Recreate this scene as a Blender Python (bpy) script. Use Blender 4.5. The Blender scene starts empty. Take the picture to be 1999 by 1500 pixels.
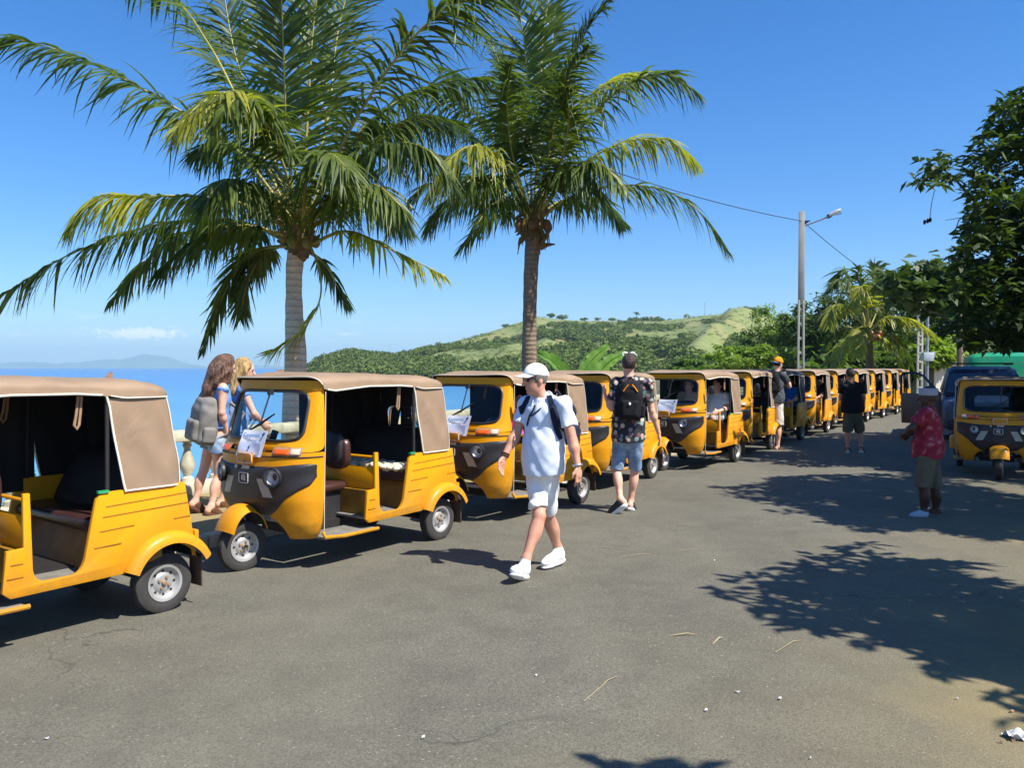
import bpy, bmesh, math, random
import numpy as np
from mathutils import Vector, Matrix, Euler
random.seed(7); RNG = np.random.default_rng(11)
scene = bpy.context.scene
COL = scene.collection
R = math.radians

# ---------------------------------------------------------------- camera, sky, sun, exposure
F_PX, CX, CY, CAM_H = 1600.0, 999.5, 750.0, 1.70
PITCH = math.atan(32 / 1600)
cam_d = bpy.data.cameras.new('camera'); cam = bpy.data.objects.new('camera', cam_d); COL.objects.link(cam)
cam.location = (0, 0, CAM_H); cam.rotation_euler = (math.pi / 2 - PITCH, 0, 0)
cam_d.sensor_width = 36; cam_d.sensor_fit = 'HORIZONTAL'; cam_d.lens = 36 * F_PX / 1999
cam_d.clip_start = 0.05; cam_d.clip_end = 60000
scene.camera = cam
SUNV = Vector((1.155, -0.74, 1.80)).normalized()
world = bpy.data.worlds.new('World'); scene.world = world; world.use_nodes = True
wn = world.node_tree; wn.nodes.clear()
sky = wn.nodes.new('ShaderNodeTexSky'); sky.sky_type = 'NISHITA'; sky.sun_disc = False
sky.sun_elevation = math.asin(SUNV.z); sky.sun_rotation = math.atan2(SUNV.x, SUNV.y)
sky.air_density = 1.0; sky.dust_density = 0.4; sky.ozone_density = 2.2; sky.altitude = 0
bgn = wn.nodes.new('ShaderNodeBackground'); bgn.inputs['Strength'].default_value = 0.085
won = wn.nodes.new('ShaderNodeOutputWorld')
hsv = wn.nodes.new('ShaderNodeHueSaturation'); hsv.inputs['Saturation'].default_value = 1.2; hsv.inputs['Value'].default_value = 1.0
tnt = wn.nodes.new('ShaderNodeMix'); tnt.data_type = 'RGBA'; tnt.blend_type = 'MULTIPLY'; tnt.inputs['Factor'].default_value = 1.0; tnt.inputs['B'].default_value = (0.76, 0.915, 1.19, 1)
wn.links.new(sky.outputs[0], tnt.inputs['A']); wn.links.new(tnt.outputs['Result'], hsv.inputs['Color'])
# a few thin clouds low over the sea
tc = wn.nodes.new('ShaderNodeTexCoord'); sep = wn.nodes.new('ShaderNodeSeparateXYZ'); wn.links.new(tc.outputs['Generated'], sep.inputs[0])
mp = wn.nodes.new('ShaderNodeMapping'); mp.inputs['Scale'].default_value = (9, 9, 60); wn.links.new(tc.outputs['Generated'], mp.inputs[0])
nz = wn.nodes.new('ShaderNodeTexNoise'); nz.inputs['Scale'].default_value = 2.2; nz.inputs['Detail'].default_value = 7; nz.inputs['Roughness'].default_value = 0.6
wn.links.new(mp.outputs[0], nz.inputs['Vector'])
cr = wn.nodes.new('ShaderNodeValToRGB'); cr.color_ramp.elements[0].position = 0.60; cr.color_ramp.elements[1].position = 0.80
wn.links.new(nz.outputs[0], cr.inputs[0])
band = wn.nodes.new('ShaderNodeValToRGB')
for i, (p, v) in enumerate(((0.0, 0), (0.022, 0), (0.036, 1), (0.05, 0.5), (0.075, 0))):
    e = band.color_ramp.elements[i] if i < 2 else band.color_ramp.elements.new(p)
    e.position = p; e.color = (v, v, v, 1)
wn.links.new(sep.outputs['Z'], band.inputs[0])
cv = wn.nodes.new('ShaderNodeVectorMath'); cv.operation = 'SUBTRACT'; cv.inputs[1].default_value = (-0.414, 0.909, 0.0378); wn.links.new(tc.outputs['Generated'], cv.inputs[0])
cs = wn.nodes.new('ShaderNodeVectorMath'); cs.operation = 'MULTIPLY'; cs.inputs[1].default_value = (20, 20, 150); wn.links.new(cv.outputs[0], cs.inputs[0])
cl = wn.nodes.new('ShaderNodeVectorMath'); cl.operation = 'LENGTH'; wn.links.new(cs.outputs[0], cl.inputs[0])
cn = wn.nodes.new('ShaderNodeTexNoise'); cn.inputs['Scale'].default_value = 130; cn.inputs['Detail'].default_value = 5; wn.links.new(tc.outputs['Generated'], cn.inputs['Vector'])
ca = wn.nodes.new('ShaderNodeMath'); ca.operation = 'MULTIPLY_ADD'; ca.inputs[1].default_value = 2.6; ca.inputs[2].default_value = -1.35; wn.links.new(cn.outputs[0], ca.inputs[0])
cb = wn.nodes.new('ShaderNodeMath'); cb.operation = 'ADD'; wn.links.new(ca.outputs[0], cb.inputs[0]); wn.links.new(cl.outputs['Value'], cb.inputs[1])
cm = wn.nodes.new('ShaderNodeMapRange'); cm.inputs['From Min'].default_value = 1.05; cm.inputs['From Max'].default_value = 0.45; cm.inputs['To Max'].default_value = 0.85; wn.links.new(cb.outputs[0], cm.inputs['Value'])
mu = wn.nodes.new('ShaderNodeMath'); mu.operation = 'MULTIPLY'; wn.links.new(cr.outputs[0], mu.inputs[0]); wn.links.new(band.outputs[0], mu.inputs[1])
mix = wn.nodes.new('ShaderNodeMix'); mix.data_type = 'RGBA'; mix.inputs['B'].default_value = (9.0, 9.0, 9.0, 1)
cx_ = wn.nodes.new('ShaderNodeMath'); cx_.operation = 'MAXIMUM'; wn.links.new(mu.outputs[0], cx_.inputs[0]); wn.links.new(cm.outputs[0], cx_.inputs[1]); wn.links.new(cx_.outputs[0], mix.inputs['Factor']); wn.links.new(hsv.outputs[0], mix.inputs['A'])
wn.links.new(mix.outputs['Result'], bgn.inputs['Color']); wn.links.new(bgn.outputs[0], won.inputs[0])
sun_d = bpy.data.lights.new('sun', 'SUN'); sun = bpy.data.objects.new('sun', sun_d); COL.objects.link(sun)
sun_d.energy = 4.6; sun_d.angle = R(0.53); sun_d.color = (1.0, 0.955, 0.88)
sun.rotation_euler = SUNV.to_track_quat('Z', 'Y').to_euler(); sun.location = SUNV * 60
scene.view_settings.view_transform = 'Standard'; scene.view_settings.look = 'None'
scene.view_settings.gamma = 1; scene.view_settings.use_curve_mapping = False
scene.view_settings.exposure = 0.85
scene.cycles.max_bounces = 8; scene.cycles.transparent_max_bounces = 16

# ---------------------------------------------------------------- layout helpers
def ray(px, py):
    d = ((px - CX) / F_PX, 1.0, -(py - CY) / F_PX); c, s = math.cos(PITCH), math.sin(PITCH)
    return np.array((d[0], d[1] * c + d[2] * s, -d[1] * s + d[2] * c))
def at(px, py, Y):            # world point seen at that place of the picture, at depth Y
    r = ray(px, py); return Vector(r * (Y / r[1])) + Vector((0, 0, CAM_H))
def gnd(px, py, z=0.0):
    r = ray(px, py); t = (z - CAM_H) / r[2]; return Vector(r * t) + Vector((0, 0, CAM_H))

# ---------------------------------------------------------------- object helpers
def tag(o, label=None, cat=None, group=None, kind=None):
    if label: o['label'] = label
    if cat: o['category'] = cat
    if group: o['group'] = group
    if kind: o['kind'] = kind
    return o
def empty(name, loc=(0, 0, 0), rz=0.0, label=None, cat=None, group=None):
    o = bpy.data.objects.new(name, None); COL.objects.link(o); o.empty_display_size = 0.2
    o.location = loc; o.rotation_euler = (0, 0, rz); return tag(o, label, cat, group)
def link(name, me, parent=None, loc=None):
    o = bpy.data.objects.new(name, me); COL.objects.link(o)
    if parent is not None: o.parent = parent
    if loc is not None: o.location = loc
    return o
def fast(name, V, F, mats, parent=None, smooth=True, midx=None, sharp=None, loc=None):
    V = np.asarray(V, np.float32).reshape(-1, 3); F = np.asarray(F, np.int32)
    me = bpy.data.meshes.new(name); n, k = F.shape
    me.vertices.add(len(V)); me.vertices.foreach_set('co', V.ravel())
    me.loops.add(n * k); me.loops.foreach_set('vertex_index', F.ravel())
    me.polygons.add(n); me.polygons.foreach_set('loop_start', np.arange(0, n * k, k, dtype=np.int32))
    me.polygons.foreach_set('loop_total', np.full(n, k, np.int32))
    if smooth: me.polygons.foreach_set('use_smooth', np.ones(n, bool))
    for m in (mats if isinstance(mats, (list, tuple)) else [mats]): me.materials.append(m)
    if midx is not None: me.polygons.foreach_set('material_index', np.asarray(midx, np.int32))
    me.update(calc_edges=True); me.validate()
    if sharp: me.set_sharp_from_angle(angle=R(sharp))
    return link(name, me, parent, loc)
def copy_tree(o, parent=None):
    c = o.copy(); COL.objects.link(c)
    if parent is not None: c.parent = parent
    for ch in list(o.children): copy_tree(ch, c)
    return c

class MB:
    """collects boxes, tubes, lathes, sheets; build() links them as one mesh object"""
    def __init__(s): s.v = []; s.f = []; s.m = []
    def add(s, V, F, m=0):
        b = len(s.v); s.v += [tuple(p) for p in V]
        for f in F: s.f.append(tuple(b + i for i in f)); s.m.append(m)
        return s
    def box(s, c, d, m=0, rot=None):
        x, y, z = d[0] / 2, d[1] / 2, d[2] / 2
        P = [Vector(p) for p in ((-x,-y,-z),(x,-y,-z),(x,y,-z),(-x,y,-z),(-x,-y,z),(x,-y,z),(x,y,z),(-x,y,z))]
        if rot is not None: M = Euler(rot).to_matrix(); P = [M @ p for p in P]
        c = Vector(c)
        return s.add([p + c for p in P], ((0,3,2,1),(4,5,6,7),(0,1,5,4),(1,2,6,5),(2,3,7,6),(3,0,4,7)), m)
    def bar(s, a, b, w, h, m=0, up=(0, 0, 1)):
        a, b = Vector(a), Vector(b); t = (b - a).normalized(); u = Vector(up); sd = t.cross(u)
        if sd.length < 1e-5: sd = t.cross(Vector((1, 0, 0)))
        sd.normalize(); u = sd.cross(t); V = []
        for p in (a, b):
            for sx, sy in ((-1,-1),(1,-1),(1,1),(-1,1)): V.append(p + sd * sx * w / 2 + u * sy * h / 2)
        return s.add(V, ((0,1,2,3),(7,6,5,4),(0,4,5,1),(1,5,6,2),(2,6,7,3),(3,7,4,0)), m)
    def tube(s, pts, r, n=8, m=0, caps=True, closed=False):
        pts = [Vector(p) for p in pts]; N = len(pts)
        rs = r if isinstance(r, (list, tuple, np.ndarray)) else [r] * N
        V = []; prev = None
        for i, p in enumerate(pts):
            if closed: t = pts[(i + 1) % N] - pts[i - 1]
            else: t = pts[min(i + 1, N - 1)] - pts[max(i - 1, 0)]
            t.normalize()
            if prev is None:
                a = Vector((0, 0, 1)) if abs(t.z) < 0.9 else Vector((1, 0, 0)); u = t.cross(a).normalized()
            else:
                u = prev - t * prev.dot(t)
                u = u.normalized() if u.length > 1e-6 else t.orthogonal().normalized()
            prev = u; w = t.cross(u)
            for k in range(n):
                a = 2 * math.pi * k / n; V.append(p + (u * math.cos(a) + w * math.sin(a)) * rs[i])
        F = []
        for i in range(N if closed else N - 1):
            j = (i + 1) % N
            for k in range(n): F.append((i*n+k, i*n+(k+1)%n, j*n+(k+1)%n, j*n+k))
        if caps and not closed: F.append(tuple(range(n - 1, -1, -1))); F.append(tuple((N-1)*n + k for k in range(n)))
        return s.add(V, F, m)
    def lathe(s, prof, n=24, axis='z', c=(0, 0, 0), m=0, a0=0.0, a1=2 * math.pi):
        full = abs(a1 - a0 - 2 * math.pi) < 1e-6; cols = n if full else n + 1; V = []
        for i in range(cols):
            a = a0 + (a1 - a0) * i / n; ca, sa = math.cos(a), math.sin(a)
            for r, h in prof:
                if axis == 'z': p = (c[0] + r*ca, c[1] + r*sa, c[2] + h)
                elif axis == 'y': p = (c[0] + r*ca, c[1] + h, c[2] + r*sa)
                else: p = (c[0] + h, c[1] + r*ca, c[2] + r*sa)
                V.append(p)
        k = len(prof); F = []
        for i in range(n):
            j = (i + 1) % cols
            for q in range(k - 1): F.append((i*k+q, j*k+q, j*k+q+1, i*k+q+1))
        return s.add(V, F, m)
    def grid(s, fn, nu, nv, m=0, flip=False):
        V = [fn(i / (nu - 1), j / (nv - 1)) for i in range(nu) for j in range(nv)]
        F = [(i*nv+j, (i+1)*nv+j, (i+1)*nv+j+1, i*nv+j+1) for i in range(nu - 1) for j in range(nv - 1)]
        if flip: F = [f[::-1] for f in F]
        return s.add(V, F, m)
    def loft(s, secs, m=0, closed=True, caps=False):
        n = len(secs[0]); V = [p for q in secs for p in q]; F = []
        for i in range(len(secs) - 1):
            for k in range(n if closed else n - 1): F.append((i*n+k, i*n+(k+1)%n, (i+1)*n+(k+1)%n, (i+1)*n+k))
        if caps: F.append(tuple(range(n - 1, -1, -1))); F.append(tuple((len(secs)-1)*n + k for k in range(n)))
        return s.add(V, F, m)
    def prism(s, poly, fn0, fn1, m=0):
        """poly of 2-D points swept between the places fn0(p) and fn1(p)"""
        n = len(poly); V = [fn0(p) for p in poly] + [fn1(p) for p in poly]
        F = [tuple(range(n)), tuple(range(2*n - 1, n - 1, -1))] + [(k, k + n, (k+1) % n + n, (k+1) % n) for k in range(n)]
        return s.add(V, F, m)
    def ell(s, c, r, nu=14, nv=9, m=0, rot=None):
        M = Euler(rot).to_matrix() if rot is not None else Matrix.Identity(3); c = Vector(c)
        def fn(u, v):
            a, b = u * 2 * math.pi, (v - 0.5) * math.pi
            return c + M @ Vector((r[0]*math.cos(b)*math.cos(a), r[1]*math.cos(b)*math.sin(a), r[2]*math.sin(b)))
        return s.grid(fn, nu + 1, nv, m)
    def build(s, name, mats, parent=None, smooth=True, sharp=35, bevel=0, seg=2, solid=0, weld=True, kind=None, loc=None, solid_mat=0, offset=-1.0):
        me = bpy.data.meshes.new(name); me.from_pydata([tuple(p) for p in s.v], [], s.f)
        for m in (mats if isinstance(mats, (list, tuple)) else [mats]): me.materials.append(m)
        me.polygons.foreach_set('material_index', s.m)
        bm = bmesh.new(); bm.from_mesh(me)
        if weld: bmesh.ops.remove_doubles(bm, verts=bm.verts, dist=1e-5)
        bmesh.ops.recalc_face_normals(bm, faces=bm.faces)
        bm.to_mesh(me); bm.free()
        o = link(name, me, parent, loc)
        if solid:
            md = o.modifiers.new('s', 'SOLIDIFY'); md.thickness = solid; md.offset = offset; md.material_offset = solid_mat
        if bevel:
            md = o.modifiers.new('b', 'BEVEL'); md.width = bevel; md.segments = seg; md.limit_method = 'ANGLE'; md.angle_limit = R(40)
        if solid or bevel:
            dg = bpy.context.evaluated_depsgraph_get(); dg.update()
            nm = bpy.data.meshes.new_from_object(o.evaluated_get(dg)); o.modifiers.clear(); o.data = nm; nm.name = name; me = nm
        if smooth:
            me.polygons.foreach_set('use_smooth', np.ones(len(me.polygons), bool)); me.set_sharp_from_angle(angle=R(sharp))
        if kind: o['kind'] = kind
        return o

# ---------------------------------------------------------------- materials
def lin(r, g, b):
    f = lambda c: (c / 255 / 12.92) if c / 255 <= 0.04045 else ((c / 255 + 0.055) / 1.055) ** 2.4
    return (f(r), f(g), f(b), 1)
class Mat:
    def __init__(s, name):
        s.m = bpy.data.materials.new(name); s.m.use_nodes = True; s.t = s.m.node_tree; s.n = s.t.nodes
        s.b = s.n['Principled BSDF']; s.out = s.n['Material Output']
    def N(s, t, **kw):
        n = s.n.new(t)
        for k, v in kw.items():
            if k in n.inputs: n.inputs[k].default_value = v
            else: setattr(n, k, v)
        return n
    def L(s, a, b): s.t.links.new(a, b)
    def noise(s, scale, detail=4, rough=0.55, co='Object', sc=None, dist=0):
        if co == 'World': v = s.N('ShaderNodeNewGeometry').outputs['Position']
        else: v = s.N('ShaderNodeTexCoord').outputs[co]
        if sc:
            mp = s.N('ShaderNodeMapping'); mp.inputs['Scale'].default_value = sc; s.L(v, mp.inputs[0]); v = mp.outputs[0]
        n = s.N('ShaderNodeTexNoise'); n.inputs['Scale'].default_value = scale; n.inputs['Detail'].default_value = detail
        n.inputs['Roughness'].default_value = rough; n.inputs['Distortion'].default_value = dist; s.L(v, n.inputs['Vector']); return n.outputs[0]
    def ramp(s, fac, stops):
        r = s.N('ShaderNodeValToRGB'); e = r.color_ramp.elements
        while len(e) < len(stops): e.new(0.5)
        for k, (p, c) in enumerate(stops):
            e[k].position = p; e[k].color = c if len(c) == 4 else (*c, 1)
        s.L(fac, r.inputs[0]); return r.outputs[0]
    def mixc(s, fac, a, b, blend='MIX'):
        n = s.N('ShaderNodeMix', data_type='RGBA', blend_type=blend)
        for sock, v in (('Factor', fac), ('A', a), ('B', b)):
            if hasattr(v, 'is_linked'): s.L(v, n.inputs[sock])
            else: n.inputs[sock].default_value = v
        return n.outputs['Result']
    def math(s, op, a, b=0.0, clamp=False):
        n = s.N('ShaderNodeMath', operation=op, use_clamp=clamp)
        for i, v in enumerate((a, b)):
            if hasattr(v, 'is_linked'): s.L(v, n.inputs[i])
            else: n.inputs[i].default_value = v
        return n.outputs[0]
    def bump(s, h, strength=0.3, dist=0.01):
        n = s.N('ShaderNodeBump'); n.inputs['Strength'].default_value = strength; n.inputs['Distance'].default_value = dist
        s.L(h, n.inputs['Height']); s.L(n.outputs[0], s.b.inputs['Normal'])
    def set(s, **kw):
        for k, v in kw.items():
            k = k.replace('_', ' ')
            if hasattr(v, 'is_linked'): s.L(v, s.b.inputs[k])
            else: s.b.inputs[k].default_value = v
        return s
def simple(name, rgb, rough=0.5, var=0.12, scale=8, metal=0.0, bump=0.0, bscale=60, coat=0.0, spec=0.5, co='Object'):
    M = Mat(name); c = lin(*rgb)
    n = M.noise(scale, 5, co=co)
    lo = tuple(x * (1 - var) for x in c[:3]); hi = tuple(min(1, x * (1 + var)) for x in c[:3])
    M.set(Base_Color=M.ramp(n, ((0.3, lo), (0.7, hi))), Roughness=rough, Metallic=metal, Coat_Weight=coat, Specular_IOR_Level=spec)
    if bump: M.bump(M.noise(bscale, 4, co=co), bump, 0.01)
    return M.m
def leafmat(name, lo, hi, back=0.35, rough=0.42, scale=0.6, spec=0.45, co='World', extra=None):
    M = Mat(name); n = M.noise(scale, 4, co=co); n2 = M.noise(scale * 9, 2, co=co)
    col = M.ramp(M.math('ADD', M.math('MULTIPLY', n, 0.65), M.math('MULTIPLY', n2, 0.35)), ((0.36, (*lo, 1)), (0.62, (*hi, 1))))
    M.set(Base_Color=col, Roughness=rough, Specular_IOR_Level=spec)
    tr = M.N('ShaderNodeBsdfTranslucent'); c2 = M.mixc(1.0, col, (0.9, 1.0, 0.35, 1), 'MULTIPLY')
    br = M.N('ShaderNodeHueSaturation'); br.inputs['Value'].default_value = 1.9; M.L(c2, br.inputs['Color']); M.L(br.outputs[0], tr.inputs['Color'])
    mx = M.N('ShaderNodeMixShader'); mx.inputs[0].default_value = back; M.L(M.b.outputs[0], mx.inputs[1]); M.L(tr.outputs[0], mx.inputs[2])
    M.L(mx.outputs[0], M.out.inputs['Surface']); return M.m
# ---------------------------------------------------------------- noise for shaping terrain
def vnoise(x, y, seed=0):
    xi = np.floor(x).astype(np.int64); yi = np.floor(y).astype(np.int64); xf = x - xi; yf = y - yi
    def h(a, b):
        n = (a * 374761393 + b * 668265263 + seed * 1442695041) & 0x7fffffff
        n = ((n ^ (n >> 13)) * 1274126177) & 0x7fffffff
        return ((n ^ (n >> 16)) & 0xffff) / 65535.0
    u = xf * xf * (3 - 2 * xf); v = yf * yf * (3 - 2 * yf)
    return (h(xi, yi) * (1-u) + h(xi+1, yi) * u) * (1-v) + (h(xi, yi+1) * (1-u) + h(xi+1, yi+1) * u) * v
def fbm(x, y, seed=0, o=4):
    s = 0; a = 0.5
    for k in range(o): s = s + a * vnoise(x * 2**k, y * 2**k, seed + k); a *= 0.5
    return s

AZ = R(36.0); QD = Vector((math.sin(AZ), math.cos(AZ), 0)); QN = Vector((math.cos(AZ), -math.sin(AZ), 0))   # along the queue, and across it to the road
KERB0 = Vector((-1.95, 8.85, 0)); ROADW = 6.35
BAZ = R(32.0); BD = Vector((math.sin(BAZ), math.cos(BAZ), 0)); BN = Vector((-math.cos(BAZ), math.sin(BAZ), 0)); B0 = Vector((-4.05, 10.2, 0))
def coast(y):                  # where the land ends towards the sea
    if y < 36: return B0.x + (y - B0.y) * BD.x / BD.y - 1.25
    c36 = B0.x + (36 - B0.y) * BD.x / BD.y - 1.25
    return float(np.interp(y, (36, 60, 90, 150, 230, 320, 500), (c36, 14, 18, 30, 40, 60, 120)))

# asphalt, dust, sand
def world_across(M, n=QN, o=KERB0):
    g = M.N('ShaderNodeNewGeometry'); d = M.N('ShaderNodeVectorMath', operation='DOT_PRODUCT'); M.L(g.outputs['Position'], d.inputs[0]); d.inputs[1].default_value = n
    return M.math('SUBTRACT', d.outputs['Value'], n.dot(o))
M = Mat('dusty_ground')
n1 = M.noise(0.7, 6, co='World'); n2 = M.noise(40, 4, co='World')
sand = M.ramp(n1, ((0.3, lin(136, 120, 80)), (0.55, lin(152, 136, 92)), (0.75, lin(132, 124, 80))))
M.set(Base_Color=M.mixc(M.math('MULTIPLY', n2, 0.35), sand, lin(120, 100, 72)), Roughness=0.95); M.bump(n2, 0.5, 0.02); MAT_DUST = M.m
M = Mat('worn_asphalt')
ac = world_across(M); edge = M.math('ADD', ac, M.math('MULTIPLY', M.math('SUBTRACT', M.noise(0.55, 5, co='World'), 0.5), 3.2))
big = M.noise(0.35, 5, co='World'); mid = M.noise(3.0, 5, 0.6, co='World'); fine = M.noise(95, 3, 0.7, co='World'); vor = M.N('ShaderNodeTexVoronoi'); vor.inputs['Scale'].default_value = 110
M.L(M.N('ShaderNodeNewGeometry').outputs['Position'], vor.inputs['Vector'])
asp = M.ramp(big, ((0.3, lin(105, 102, 88)), (0.7, lin(122, 119, 104))))
asp = M.mixc(M.ramp(mid, ((0.42, (0, 0, 0, 1)), (0.72, (0.5, 0.5, 0.5, 1)))), asp, lin(86, 82, 73))
asp = M.mixc(M.ramp(fine, ((0.35, (0.75, 0.75, 0.75, 1)), (0.6, (0, 0, 0, 1)))), asp, lin(66, 63, 58))
asp = M.mixc(M.ramp(vor.outputs['Color'], ((0.90, (0, 0, 0, 1)), (0.97, (0.6, 0.6, 0.6, 1)))), asp, lin(176, 168, 150))
ck = M.N('ShaderNodeTexVoronoi', feature='DISTANCE_TO_EDGE'); ck.inputs['Scale'].default_value = 0.42; cw = M.N('ShaderNodeVectorMath', operation='ADD'); M.L(M.N('ShaderNodeNewGeometry').outputs['Position'], cw.inputs[0])
cwn = M.N('ShaderNodeTexNoise'); cwn.inputs['Scale'].default_value = 1.6; cwn.inputs['Detail'].default_value = 5; M.L(M.N('ShaderNodeNewGeometry').outputs['Position'], cwn.inputs['Vector']); M.L(cwn.outputs['Color'], cw.inputs[1]); M.L(cw.outputs[0], ck.inputs['Vector'])
crk = M.math('MULTIPLY', M.ramp(ck.outputs['Distance'], ((0.0, (0.75, 0.75, 0.75, 1)), (0.007, (0, 0, 0, 1)))), M.ramp(M.noise(0.5, 3, co='World'), ((0.52, (0, 0, 0, 1)), (0.60, (1, 1, 1, 1)))))
asp = M.mixc(crk, asp, lin(60, 57, 50))
oil = M.ramp(M.noise(0.9, 3, 0.4, co='World'), ((0.66, (0, 0, 0, 1)), (0.74, (0.45, 0.45, 0.45, 1)))); asp = M.mixc(oil, asp, lin(78, 75, 66))
lane = M.ramp(M.noise(0.28, 4, 0.6, co='World', sc=(2.2, 0.35, 1)), ((0.45, (0, 0, 0, 1)), (0.66, (0.16, 0.16, 0.16, 1)))); asp = M.mixc(lane, asp, lin(134, 128, 108))
dustf = M.ramp(M.math('DIVIDE', edge, 7.2), ((0.60, (0, 0, 0, 1)), (0.84, (0.2, 0.2, 0.2, 1)), (0.97, (0.92, 0.92, 0.92, 1))))
dust = M.mixc(M.math('MULTIPLY', M.noise(40, 4, co='World'), 0.35), M.ramp(M.noise(0.7, 6, co='World'), ((0.3, lin(136, 120, 80)), (0.55, lin(152, 136, 92)), (0.75, lin(132, 124, 80)))), lin(120, 100, 72))
M.set(Base_Color=M.mixc(dustf, asp, dust), Roughness=0.88, Specular_IOR_Level=0.3); M.bump(fine, 0.55, 0.012); MAT_ROAD = M.m

# ground: one sheet from behind the camera to the foot of the hill, with the shore bank on its sea side
ys = np.concatenate((np.arange(-40, 40, 1.0), np.arange(40, 120, 4.0), np.arange(120, 520, 20.0)))
offs = (-16, -11, -7.5, -5, -3.4, -2.2, -1.2, -0.4, 0.0, 0.7, 3, 8, 20, 60, 200, 900)
zz = (-6.5, -5.0, -4.2, -3.2, -2.2, -1.25, -0.55, -0.1, 0, 0, 0, 0, 0, 0, 0, 0)
V = []
for y in ys:
    c = coast(y)
    for o_, z_ in zip(offs, zz):
        k = 1 if o_ < -0.3 else 0
        jx = (vnoise(np.array(y * 0.6), np.array(o_ * 0.7), 3) - 0.5) * 1.4 * k; jz = (vnoise(np.array(y * 0.9), np.array(o_ * 1.1), 9) - 0.5) * 0.9 * k
        V.append((c + o_ + jx, y, z_ + jz))
nv = len(offs); F = [(i*nv+j, i*nv+j+1, (i+1)*nv+j+1, (i+1)*nv+j) for i in range(len(ys) - 1) for j in range(nv - 1)]
tag(fast('ground', V, F, MAT_DUST), kind='structure')
# road
V = []
for s in np.arange(-45, 75, 1.5):
    for w in np.linspace(0, ROADW + 0.9, 9):
        p = KERB0 + QD * s + QN * w; V.append((p.x, p.y, 0.006))
n = len(np.arange(-45, 75, 1.5)); F = [(i*9+j, (i+1)*9+j, (i+1)*9+j+1, i*9+j+1) for i in range(n - 1) for j in range(8)]
tag(fast('road', V, [f[::-1] for f in F], MAT_ROAD), kind='structure')

# pavement by the sea, kerb stones
MAT_CONC = simple('old_concrete', (176, 166, 140), 0.9, 0.18, 3, bump=0.4, bscale=40)
MAT_WALL = Mat('weathered_whitewash')
nn = MAT_WALL.noise(2.2, 6, 0.65, co='World'); n3 = MAT_WALL.noise(9, 4, co='World', sc=(1, 1, 0.25))
MAT_WALL.set(Base_Color=MAT_WALL.mixc(MAT_WALL.ramp(n3, ((0.5, (0, 0, 0, 1)), (0.75, (0.7, 0.7, 0.7, 1)))), MAT_WALL.ramp(nn, ((0.3, lin(150, 144, 120)), (0.6, lin(196, 190, 166)), (0.75, lin(208, 204, 186)))), lin(112, 108, 88)), Roughness=0.9)
MAT_WALL.bump(MAT_WALL.noise(30, 4, co='World'), 0.3, 0.01); MAT_WALL = MAT_WALL.m
mb = MB()
def pav(s, w): return KERB0 + QD * s - QN * w
for s in np.arange(-30, 42, 1.0):
    a, b = pav(s, 0.16), pav(s + 1.0, 0.16)
    ta = (a - B0).dot(BD); tb = (b - B0).dot(BD)
    c, d = B0 + BD * tb + BN * 0.3, B0 + BD * ta + BN * 0.3
    mb.add([(a.x, a.y, 0.115), (b.x, b.y, 0.115), (c.x, c.y, 0.115), (d.x, d.y, 0.115), (c.x, c.y, -0.2), (d.x, d.y, -0.2)], ((0, 1, 2, 3), (3, 2, 4, 5)))
tag(mb.build('pavement', MAT_DUST), kind='structure')
kroot = empty('kerb', KERB0, 0, 'row of pale concrete kerb stones along the seaside edge of the road', 'kerb')
kmb = MB().box((0, 0, 0.0), (0.16, 0.985, 0.26)).build('kerb_stone', MAT_CONC, kroot, bevel=0.018)
for i, s in enumerate(np.arange(-9, 30, 1.0)):
    k = kmb if i == 0 else kmb.copy()
    if i: COL.objects.link(k); k.parent = kroot
    p = KERB0 + QD * s - QN * 0.08 - KERB0; k.location = (p.x, p.y, 0.0); k.rotation_euler = (0, 0, -AZ)

# balustrade between pavement and sea
broot = empty('balustrade', B0, 0, 'weathered white concrete balustrade with turned balusters between pavement and sea', 'balustrade')
def bp(s, n=0.0): return BD * s + BN * n
mb = MB(); mb.bar(bp(-16) + Vector((0, 0, 0.855)), bp(19) + Vector((0, 0, 0.855)), 0.30, 0.13)
mb.build('top_rail', MAT_WALL, broot, bevel=0.025)
mb = MB(); mb.bar(bp(-16) + Vector((0, 0, 0.19)), bp(19) + Vector((0, 0, 0.19)), 0.26, 0.17)
mb.build('base_rail', MAT_WALL, broot, bevel=0.02)
prof = [(0.075, 0), (0.075, 0.05), (0.045, 0.07), (0.05, 0.09), (0.085, 0.16), (0.092, 0.22), (0.07, 0.30), (0.042, 0.38), (0.036, 0.42), (0.055, 0.45), (0.055, 0.47), (0.04, 0.485), (0.075, 0.50), (0.075, 0.515)]
bal = MB().lathe(prof, 14).build('baluster', MAT_WALL, broot, sharp=50)
post = MB().box((0, 0, 0.42), (0.32, 0.32, 0.84)).box((0, 0, 0.93), (0.38, 0.38, 0.05)).build('pier', MAT_WALL, broot, bevel=0.015)
fb = fp = True
for i in range(-36, 44):
    s = i * 0.42; src = post if i % 12 == 6 else bal
    first = (fp if src is post else fb)
    k = src if first else src.copy()
    if not first: COL.objects.link(k); k.parent = broot
    if src is post: fp = False; k.location = bp(s) + Vector((0, 0, 0.112))
    else: fb = False; k.location = bp(s) + Vector((0, 0, 0.275))
    k.rotation_euler = (0, 0, -BAZ)

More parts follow.
